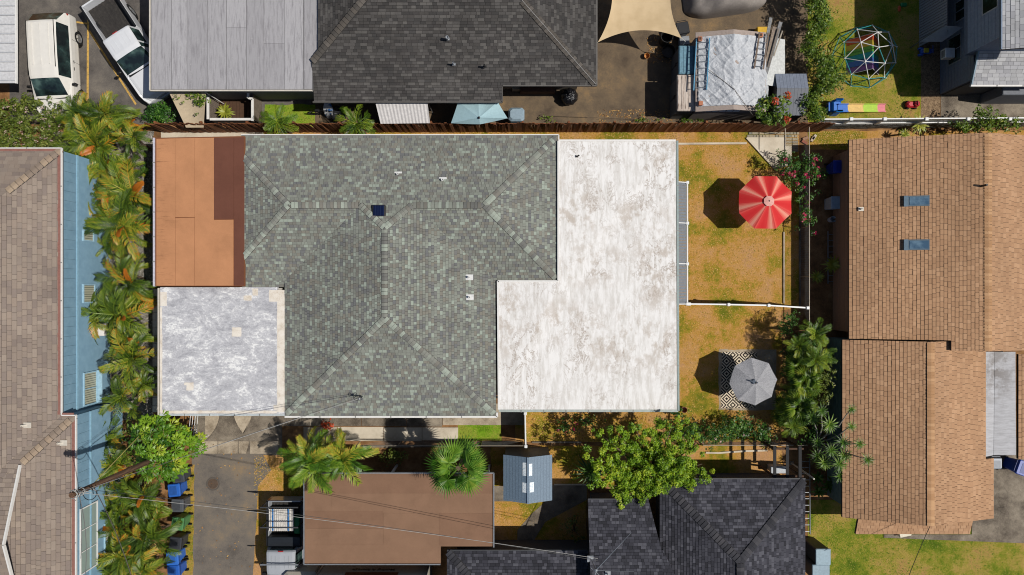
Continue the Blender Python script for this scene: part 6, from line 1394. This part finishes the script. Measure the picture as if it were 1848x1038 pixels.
# cycad-like palms of the west bed
CY = [frond('frond', M_cyc, 1.9, .42, 21, b, .7, .052, .5, .32, 10+i, .5, .04) for i, b in enumerate((1.5, 1.9, 2.4, 1.7, 1.2, 2.1))]
spots = [(140, 210), (185, 205), (222, 222), (170, 250), (235, 258), (140, 300), (195, 300), (232, 305), (150, 352), (205, 345), (235, 362), (185, 398), (232, 402), (205, 432), (222, 505), (245, 545), (162, 562), (205, 575), (238, 610), (222, 652), (250, 690), (232, 725), (182, 800), (212, 850), (195, 905), (235, 885), (215, 945), (262, 935), (235, 990), (275, 975), (210, 1020), (258, 1028), (250, 905)]
M_dead = leaf_mat('dead_frond', [(0, (176, 96, 24)), (1, (226, 140, 40))], .4); df = frond('frond', M_dead, 1.1, .25, 40, 1.0, .6, .05, .2, .3, 77)
SPOT = {(140, 210): 'palm with arching fronds touching the front of the white minivan', (185, 205): 'palm behind the slanted yellow parking line', (222, 222): 'palm next to the round bright green bush', (235, 258): 'palm against the north corner of the orange side roof', (140, 300): 'palm with arching fronds at the top corner of the blue wall',
    (170, 250): 'palm above the bright orange dead frond', (150, 352): 'palm bending over the edge of the tan shingled roof', (222, 505): 'palm beside the seam of orange and silver roofs', (162, 562): 'palm whose fronds hang over the white air conditioner', (222, 652): 'palm opposite the blue house window with a sill', (250, 690): 'palm overlapping the cream block wall', (232, 725): 'palm touching the corner of the silver roof', (205, 432): 'palm beside the open patch of grey gravel',
    (182, 800): 'palm between papaya tree and blue wall', (212, 850): 'palm crossed by the shaft of the utility pole', (195, 905): 'palm below the top of the utility pole', (262, 935): 'palm with fronds over the green bin', (275, 975): 'palm with fronds over the black bin', (258, 1028): 'palm behind the two adjacent blue bins', (250, 905): 'palm with fronds over the grey bin', (210, 1020): 'palm beside the large white framed window of the blue house'}
for i, (px, py) in enumerate(spots):
    south = py > 770; lb = SPOT.get((px, py), 'bushy palm with arching green and orange fronds among the bins and utility pole' if south else 'bushy palm with arching green and orange fronds in the gravel bed')
    feather_palm(lb, px + (8 if px < 200 and 280 < py < 760 else 0), py, rng.uniform(1.0, 1.8), CY*3 + [df], 18, rng.choice((.55, .7, .8, .95, 1.15))*rng.uniform(.9, 1.1), 'palms in the bed by the bins' if south else 'palms in the gravel bed beside the blue house', el=(.15, 1.35), stems=2+i % 2, spread=.4, tr=.06)
t = thing('fallen_frond', 'bright orange dead palm frond on the gravel bed', 'palm frond', W(170, 282)); place(t, df, 'frond', W(160, 268, .5), -1.0, .1, 1.0); 
# areca clump by the driveway
AR = [frond('frond', M_palm, 2.2, .56, 23, b, .7, .056, .5, .35, 30+i, .5, .05) for i, b in enumerate((1.2, 1.6, .9, 1.9))]
feather_palm('leafy areca palm clump beside the brown carport', 575, 832, 2.4, AR, 27, .82, el=(.1, 1.3), stems=3, spread=.5); feather_palm('smaller areca palm overhanging the carport eave', 625, 835, 2.6, AR, 16, .74, el=(.1, 1.2), stems=2, spread=.3)
# fan palm above the carport
FN = [fan_leaf('frond', M_fan, .78, 26, i, .6, .5) for i in range(4)]
top = W(826, 848, 4.3); t = thing('palm', 'large green fan palm rising above the brown carport', 'palm', (top.x+.35, top.y+.25, 0)); stem(t, (top.x+.35, top.y+.25, 0), top, .15, .12)
for i in range(26): a = i*2.39996+rng.uniform(-.4, .4); e = 1.1-1.7*(i/26)**.8+rng.uniform(-.25, .25); place(t, rng.choice(FN), 'frond', top+Vector((.12*math.cos(a), .12*math.sin(a), rng.uniform(-.2, .1))), a, e, rng.uniform(.7, 1.2), rng.uniform(-.8, .8))
place(t, FN[0], 'frond', top, -2.25, -.25, 1.15)
# palms by the tan house
FN2 = [fan_leaf('frond', M_dkpalm, .5, 20, 50+i, .45) for i in range(3)]; AR2 = [frond('frond', M_dkpalm, 1.3, .40, 14, b, .8, .040, .45, .35, 60+i, .5, .06) for i, b in enumerate((1.1, 1.5, .8))]
for px, py, z, kind, lb in [(1474, 604, 2.3, 1, 'feathery palm growing through the end of the chain link fence'), (1445, 625, 1.9, 1, 'feathery palm below the dark glossy shrub'), (1448, 662, 1.5, 0, 'fan leaved palm beside the far corner of the rug pad'), (1475, 650, 2.4, 1, 'feathery palm beside the wall of the tan house'), (1455, 690, 1.8, 0, 'fan leaved palm between grey umbrella and yellow flecked shrub'), (1438, 708, 1.2, 1, 'feathery palm beside the rim of the grey umbrella'), (1445, 735, 2.0, 0, 'fan leaved palm beside the dracaena heads'), (1428, 744, 1.3, 0, 'small fan leaved palm at the corner of the concrete pad'), (1480, 640, 2.0, 1, 'feathery palm shaded by the tan eave'), (1435, 770, 1.6, 1, 'feathery palm at the end of the flower shrub row'), (1452, 715, 1.8, 1, 'feathery palm among the fan leaved palms')]:
    if kind: feather_palm(lb, px, py, z, AR2, 17, rng.uniform(.6, .78), 'feathery palms beside the tan house', el=(.0, 1.25))
    else:
        top = W(px, py, z); t = thing('palm', lb, 'palm', (top.x, top.y, 0), 'fan palms beside the tan house'); stem(t, (top.x, top.y, 0), top, .06, .05)
        for i in range(16): place(t, rng.choice(FN2), 'frond', top, i*2.39996, 1.2-1.5*(i/16), rng.uniform(.85, 1.15))
# dracaena with bare curving stems
DR = [strap_rosette('leaf_head', M_drac, .62, 34, .05, i, .62) for i in range(3)]
b0 = W(1470, 800); dr = thing('dracaena_tree', 'dracaena with bare curving stems leaning over the tan roof', 'tree', b0)
for px, py, z in [(1541, 740, 3.5), (1541, 771, 3.4), (1556, 803, 3.5), (1570, 832, 3.6), (1487, 743, 3.0), (1501, 768, 3.2), (1526, 800, 3.2), (1504, 815, 2.9), (1519, 840, 3.0), (1492, 838, 2.6), (1520, 862, 2.4), (1470, 755, 2.6), (1480, 800, 2.4), (1528, 825, 2.8), (1480, 825, 2.3)]:
    p = W(px, py, z); mid = b0.lerp(p, .55) + Vector((.1, 0, z*.12)); q = MB(); q.tube([b0 + Vector((rng.uniform(-.1, .1), rng.uniform(-.1, .1), 0)), b0.lerp(mid, .6)+Vector((0, 0, .25)), mid, mid.lerp(p, .6)-Vector((0, 0, .05)), p], [.05, .04, .032, .026, .022], 6); q.build('stem', plain((166, 160, 150), .8), dr); place(dr, rng.choice(DR), 'leaf_head', p, rng.uniform(0, 6), rng.uniform(-.1, .1), rng.uniform(.7, .95) if px < 1530 else rng.uniform(.55, .7))
BR = [strap_rosette('leaf_head', M_dkpalm, .5, 16, .13, 90+i, .7) for i in range(2)]
t = thing('plant', 'broad leaved plant in the shade below the dracaena', 'plant', W(1488, 868))
for px, py in ((1480, 865), (1500, 880), (1482, 890), (1508, 872)): place(t, rng.choice(BR), 'leaf_head', W(px, py, .5), rng.uniform(0, 6), 0, .9); stem(t, W(px, py) , W(px, py, .5), .03, .025, None, 'stem', 0)
# yellow-green rosettes
YE = leaf_mat('yellow_green_leaf', [(0, (96, 120, 30)), (.5, (166, 172, 60)), (1, (226, 214, 110))], .3); YR = strap_rosette('leaf_head', YE, .55, 26, .08, 5, .6); YR2 = strap_rosette('leaf_head', YE, .6, 30, .1, 6, .6)
for px, py, k, lb in [(1507, 477, .95, 'variegated rosette plant in the shaded passage, the larger of two'), (1479, 499, .85, 'variegated rosette plant beside the chain link fence, the smaller of two'), (1664, 222, 1.05, 'yellow green spiky plant in front of the white fence'), (1638, 240, .7, 'small spiky plant beside the retaining wall'), (402, 200, .95, 'spiky potted plant on the porch')]:
    t = thing('plant', lb, 'plant', W(px, py)); place(t, YR2 if k > .9 else YR, 'leaf_head', W(px, py, .7), rng.uniform(0, 6), 0, k); stem(t, W(px, py), W(px, py, .7), .05, .04, None, 'stem', 0)
GR = strap_rosette('leaf_head', M_drac, 1.0, 44, .09, 15, .6)
t = thing('plant', 'spiky agave like plant beside the lime green tree', 'plant', W(1060, 860)); place(t, GR, 'leaf_head', W(1066, 855, .9), .4, 0, 1.0); stem(t, W(1066, 855), W(1066, 855, .9), .08, .07, None, 'stem', 0)
# papaya
q = MB(); rr = random.Random(4)
for k in range(9):
    a = -2.6+5.2*k/8; l = .36*(.75+.25*math.cos(a*.5)); d = Vector((math.cos(a), math.sin(a), 0)); s = Vector((-d.y, d.x, 0)); w = .045
    P = lambda r_, o_, dz: Vector((.0, 0, 0)) + d*r_*l + s*o_ + Vector((0, 0, dz))
    q.add([P(0, 0, 0), P(.4, -w*.6, -.01), P(.45, 0, .015), P(.4, w*.6, -.01), P(.62, -w*1.9, -.05), P(.7, 0, -.0), P(.62, w*1.9, -.05), P(1, 0, -.09)], [(0, 1, 2), (0, 2, 3), (1, 4, 2), (2, 6, 3), (2, 4, 5), (2, 5, 6), (4, 7, 5), (5, 7, 6)], rr.random()*.3+.3)
PL = q.mesh('leaf', M_pap); ctr = W(292, 808, 2.6); t = thing('papaya_tree', 'bright green papaya tree with lobed leaves beside the bins', 'tree', (ctr.x+.2, ctr.y, 0)); stem(t, (ctr.x+.2, ctr.y, 0), ctr + Vector((0, 0, .2)), .1, .07)
for i in range(58):
    a = i*2.39996+rng.uniform(-.3, .3); rad = 1.6*math.sqrt((i+.5)/58)*(1+.16*math.sin(3*a+1)+.1*math.sin(5*a)); h = .7*(1-(rad/1.6)**2); p = ctr + Vector((rad*math.cos(a)*1.0, rad*math.sin(a)*.95, h+rng.uniform(-.25, .2))); place(t, PL, 'leaf', p, a+rng.uniform(-.6, .6), rng.uniform(-.5, .1), rng.uniform(.9, 1.35), rng.uniform(-.4, .4))
q = MB()
for i in range(0, 86, 4): a = i*2.39996; rad = 1.55*math.sqrt((i+.5)/86); q.tube([ctr + Vector((0, 0, .1)), ctr + Vector((rad*math.cos(a), rad*math.sin(a)*.95, .7*(1-(rad/1.6)**2)-.02))], .012, 4)
q.build('leaf_stalks', M_straw, t)

def cloud(par, mat, clumps, per, size, name='crown', seed=1, flat=.4, asp=.45, shell=.55):
    "leaf-sized faces gathered in clumps; clumps = [(centre, radius)]"
    r = np.random.default_rng(seed); P = []; T = []; NRM = []
    for c, rad in clumps:
        n = max(6, int(per*(rad/.3)**2)); d = r.normal(size=(n, 3)); d /= np.linalg.norm(d, axis=1)[:, None]; d[:, 2] = np.where(r.random(n) < .75, np.abs(d[:, 2]), d[:, 2])
        P.append(np.array(c) + d*(rad*(shell+(1-shell)*r.random(n)))[:, None]); T.append(np.clip(r.uniform(.15, .75) + r.normal(0, .16, n), 0, 1)); NRM.append(d)
    P = np.concatenate(P); T = np.concatenate(T); N = np.concatenate(NRM); m = len(P)
    P[:, 2] = np.maximum(P[:, 2], .04)
    N = N*(1-flat) + np.array([0, 0, 1])*flat + r.normal(0, .35, (m, 3)); N /= np.linalg.norm(N, axis=1)[:, None]; U = np.cross(N, r.normal(size=(m, 3))); U /= np.linalg.norm(U, axis=1)[:, None]; V = np.cross(N, U); s = size*r.uniform(.7, 1.3, m)
    return quad_cloud(name, mat, P, U*s[:, None], V*(s*asp)[:, None], T, par)
def petals(par, mat, pts, per=10, rad=.1, size=.05, name='flower', seed=3):
    for i, c in enumerate(pts): cloud(par, mat, [(c, rad)], per, size, name, seed+i, .5, .7)
# lime green tree
rr = random.Random(9); base = W(1165, 850); tr = thing('tree', 'bright lime green leafy tree between the patio roof and charcoal house', 'tree', base); stem(tr, base, base + Vector((.05, .05, 1.6)), .17, .13); clumps = []
branches = [(1090, 790), (1075, 830), (1075, 870), (1110, 880), (1130, 900), (1120, 790), (1150, 775), (1150, 830), (1180, 790), (1175, 860), (1190, 880), (1215, 770), (1240, 780), (1260, 800), (1270, 840), (1255, 870), (1230, 860), (1220, 820), (1200, 830), (1110, 840), (1140, 870), (1240, 830), (1262, 862), (1095, 855), (1188, 765)]
for px, py in branches:
    e = W(px, py, rr.uniform(2.6, 3.7)); s0 = base + Vector((.05, .05, rr.uniform(1.2, 1.6))); q = MB(); m = s0.lerp(e, .5)+Vector((0, 0, .3)); q.tube([s0, m, e], [.07, .045, .02], 6); q.build('limb', M_bark, tr)
    for k in range(26):
        u = .4+.65*k/25; c = s0.lerp(m, min(1, u*2)) if u < .5 else m.lerp(e, (u-.5)*2); clumps.append((c + Vector((rr.gauss(0, .27), rr.gauss(0, .27), rr.uniform(-.15, .3))), rr.uniform(.12, .24)))
cloud(tr, M_lime, clumps, 170, .048, seed=21, flat=.45, asp=.55, shell=.35)
# red flowered tree over the fence
base = W(1408, 205); tr = thing('tree', 'small tree with orange red flowers overhanging the wooden fence', 'tree', base); stem(tr, base, W(1405, 195, 2.2), .07, .05); cl = [(W(1400+rr.uniform(-30, 30), 190+rr.uniform(-18, 32), rr.uniform(1.9, 2.7)), rr.uniform(.12, .24)) for _ in range(46)]
cloud(tr, M_vine, cl, 60, .085, seed=31, flat=.45)
petals(tr, M_orpet, [W(1403, 180, 2.8), W(1425, 170, 2.8), W(1424, 214, 2.7)], 90, .2, .06)
# vine hedge
hd = thing('hedge', 'tall leafy vine hedge between asphalt yard and dome lawn', 'hedge', W(1490, 110)); cl = []
for i in range(620):
    y = rr.uniform(-30, 214); x = 1478 + rr.gauss(0, 9) + (10*math.sin(y*.06)) + (18 if 95 < y < 165 else 0)*rr.random(); cl.append((W(x, y, rr.uniform(.9, 2.1)), rr.uniform(.12, .28)))
cloud(hd, M_vine, cl, 42, .065, 'foliage', 41, .35)
for i in range(8): p = W(1476, 10+i*27); stem(hd, p, p + Vector((0, 0, 1.5)), .03, .02, None, 'stem')
# pink flowering bush
bs = thing('bush', 'dense bush with pale pink blossoms beside the white minivan', 'bush', W(60, 225)); cl = []
for i in range(420):
    x, y = rr.uniform(-25, 118), rr.uniform(176, 264)
    if ((x-45)/82)**2 + ((y-218)/50)**2 < 1 or x < 40: cl.append((W(x+rr.gauss(0, 4), y+rr.gauss(0, 4), .5+1.3*abs(mnoise.noise(Vector((x*.045, y*.045, 1))))**.5*1.1+rr.uniform(-.2, .2)), rr.uniform(.1, .26)))
cloud(bs, M_bush, cl, 60, .06, 'crown', 51, .25)
for i in range(5): p = W(20+20*i, 222); stem(bs, p, p + Vector((rr.uniform(-.2, .2), 0, 1.0)), .035, .02, None, 'stem')
petals(bs, M_pink, [W(rr.uniform(0, 110), rr.uniform(180, 262), 1.75) for _ in range(34)], 34, .1, .035)
def bush(lb, pts, mat, n, sz, hz, rad=(.1, .22), per=55, seed=60, fl=None, name='shrub', stems=3):
    cx = sum(p[0] for p in pts)/len(pts); cy = sum(p[1] for p in pts)/len(pts); t = thing(name, lb, 'shrub', W(cx, cy)); r2 = random.Random(seed); cl = []
    for i in range(int(n*1.7)): p = r2.choice(pts); cl.append((W(p[0]+r2.gauss(0, p[2]), p[1]+r2.gauss(0, p[3] if len(p) > 3 else p[2]), r2.uniform(*hz)), r2.uniform(*rad)))
    cloud(t, mat, cl, per, sz, 'crown', seed)
    for i in range(stems): c = r2.choice(cl)[0]; q = MB(); q.tube([W(cx+r2.uniform(-4, 4), cy+r2.uniform(-3, 3)), c], [.022, .01], 5); q.build('stem', M_bark, t)
    if fl:
        fm, k, fr_ = fl
        for i in range(k): c = r2.choice(cl)[0]; cloud(t, fm, [(Vector(c)+Vector((r2.uniform(-.1, .1), r2.uniform(-.1, .1), .2)), fr_)], 110, .04, 'flower', 900+i, .5, .7)
    return t
bush('round bright green bush in front of the white pickup', [(280, 203, 13, 9)], M_shrub, 46, .06, (.6, 1.2), (.14, .24), 70, 61)
bush('magenta bougainvillea climbing the chain link fence', [(1418, 288, 9), (1440, 300, 12), (1465, 290, 9), (1450, 340, 12, 20), (1462, 395, 8, 10), (1475, 310, 9), (1430, 312, 10)], M_shrub, 150, .05, (.7, 1.6), (.08, .2), 60, 62, (M_magenta, 34, .11), stems=14)
bush('deep green flowering shrub beside the lime green tree', [(1235, 775, 12, 8), (1255, 785, 12, 7)], M_shrub, 50, .05, (.4, 1.1), seed=63, per=70)
bush('dark green flowering shrub south of the patterned rug', [(1300, 785, 16, 9), (1330, 775, 14, 9), (1290, 790, 10, 8)], M_shrub, 80, .05, (.4, 1.2), seed=64, per=60, fl=(M_pink, 4, .06))
bush('loose leafy shrub between rug and wire fence', [(1360, 778, 14, 10), (1385, 785, 14, 9), (1335, 765, 10, 8)], M_shrub, 76, .055, (.4, 1.2), seed=65, per=46)
bush('rose bush with red flowers near the short white fence', [(1025, 765, 8, 6), (1030, 780, 8, 7), (1020, 772, 9, 7)], M_shrub, 30, .05, (.4, 1.1), (.07, .15), 46, 66, (M_magenta, 6, .09), stems=8)
bush('sparse rose bush between the red rose and lime tree', [(1065, 766, 8, 5), (1058, 762, 7, 5)], M_shrub, 20, .05, (.4, 1.0), (.07, .13), 46, 67, stems=8)
bush('small dark shrub by the corner of the white roof', [(1232, 752, 7, 6), (1222, 745, 6, 5)], M_shrub, 22, .055, (.3, .8), (.08, .15), 50, 68)
bush('low olive shrub growing beside the carport fence', [(715, 825, 10, 6), (705, 828, 8, 5)], M_bush, 24, .05, (.3, .7), seed=69)
bush('yellow flecked shrub in the shade beside the tan house', [(1505, 665, 9, 9), (1490, 680, 8, 8), (1500, 700, 8, 9), (1495, 720, 7, 7)], M_bush, 46, .05, (1.6, 2.4), (.08, .18), 44, 70, stems=8)
bush('dark glossy shrub at the end of the white vinyl fence', [(1430, 578, 10, 8), (1425, 592, 9, 8)], M_shrub, 34, .055, (.7, 1.4), (.1, .2), 44, 71)
bush('dry sparse shrub beside the charcoal house', [(1030, 960, 10, 12), (1045, 975, 8, 8), (1035, 945, 6, 8)], M_bush, 26, .05, (.6, 1.3), (.07, .14), 44, 72, stems=8)
bush('leafy shrub below the low white fence of the grey house', [(1770, 225, 16, 6), (1800, 222, 16, 7), (1785, 205, 12, 6)], M_vine, 60, .07, (1.2, 2.0), (.1, .2), 36, 73)
bush('trailing shrub at the east end of the retaining wall', [(1828, 222, 14, 7), (1745, 228, 10, 4)], M_vine, 36, .07, (1.2, 1.9), (.1, .2), 36, 74)
bush('ivy spilling over the beige awning', [(335, 170, 14, 5), (355, 178, 7, 7)], M_vine, 34, .06, (2.0, 2.4), (.07, .14), 44, 75)
bush('low weeds at the foot of the tarp shed', [(1255, 214, 10, 3), (1240, 216, 6, 3)], M_vine, 18, .05, (.1, .3), (.06, .12), 44, 76)
bush('weeds along the wooden fence in the asphalt yard', [(990, 212, 8, 4), (1160, 214, 10, 2)], M_vine, 18, .05, (.1, .3), (.06, .12), 44, 77)
bush('weedy bush under the spiky plant at the lawn corner', [(1520, 128, 8, 10), (1510, 150, 7, 9)], M_vine, 40, .06, (.5, 1.2), (.1, .18), 44, 78)
bush('red leaved croton by the walkway', [(590, 770, 5, 4), (583, 775, 6, 4)], M_orpet, 14, .07, (.4, .8), (.06, .12), 44, 79)
bush('tiny shrub beside the mound of gravel in the west bed', [(255, 300, 6, 6)], M_shrub, 14, .06, (.3, .7), (.08, .14), 44, 80)
bush('dark leafy undergrowth filling the palm bed beside the tan house', [(1445, 640, 14, 16), (1450, 690, 14, 16), (1448, 740, 14, 14), (1470, 780, 14, 14), (1468, 615, 10, 12)], M_shrub, 150, .07, (.4, 1.5), (.1, .22), 34, 81, stems=8)
bush('leafy undergrowth between the palms and the bins', [(215, 880, 25, 30), (230, 960, 25, 30), (190, 820, 14, 16)], M_shrub, 60, .07, (.3, 1.0), (.1, .2), 30, 82, stems=6)
# palms at the wooden fence
for px, py, z, nf, lb in [(497, 218, 2.2, 12, 'feathery green palm at the wooden fence beside the grass patch'), (640, 222, 2.1, 14, 'dark green palm at the wooden fence beside the white awning')]: feather_palm(lb, px, py, z, AR2 if px < 600 else AR2, nf, .85, el=(-.1, 1.0))
# leaf litter and pebbles, too many to count
def litter(name, rects, n, mat, size, label, z=.03, cat='litter'):
    r = np.random.default_rng(n); P = []
    for (x0, y0, x1, y1), k in rects: a, b = W(x0, y0), W(x1, y1); m = int(n*k); P.append(np.stack([r.uniform(a.x, b.x, m), r.uniform(b.y, a.y, m), np.full(m, z)], 1))
    P = np.concatenate(P); m = len(P); N = np.array([0, 0, 1]) + r.normal(0, .3, (m, 3)); N /= np.linalg.norm(N, axis=1)[:, None]; U = np.cross(N, r.normal(size=(m, 3))); U /= np.linalg.norm(U, axis=1)[:, None]; V = np.cross(N, U); s = size*r.uniform(.5, 1.4, m)
    o = quad_cloud(name, mat, P, U*s[:, None], V*(s*.6)[:, None], r.random(m)); tag(o, label, cat, kind='stuff')
litter('leaf_litter', [((960, 750, 1420, 800), .3), ((1170, 60, 1215, 110), .1), ((1080, 195, 1220, 220), .12), ((340, 790, 480, 1030), .05), ((1465, 560, 1520, 900), .15), ((1470, 20, 1500, 200), .1)], 1800, leaf_mat('dry_leaf', [(0, (120, 84, 46)), (.5, (176, 128, 70)), (1, (206, 168, 104))], .05, .1, .8), .045, 'scattered dry brown leaves on the ground')
litter('pebbles', [((100, 240, 272, 760), 1.0)], 4500, leaf_mat('pebble', [(0, (96, 92, 86)), (.5, (150, 144, 136)), (1, (196, 190, 182))], .05, 0, .9), .05, 'loose grey pebbles over the gravel bed', .02, 'gravel')
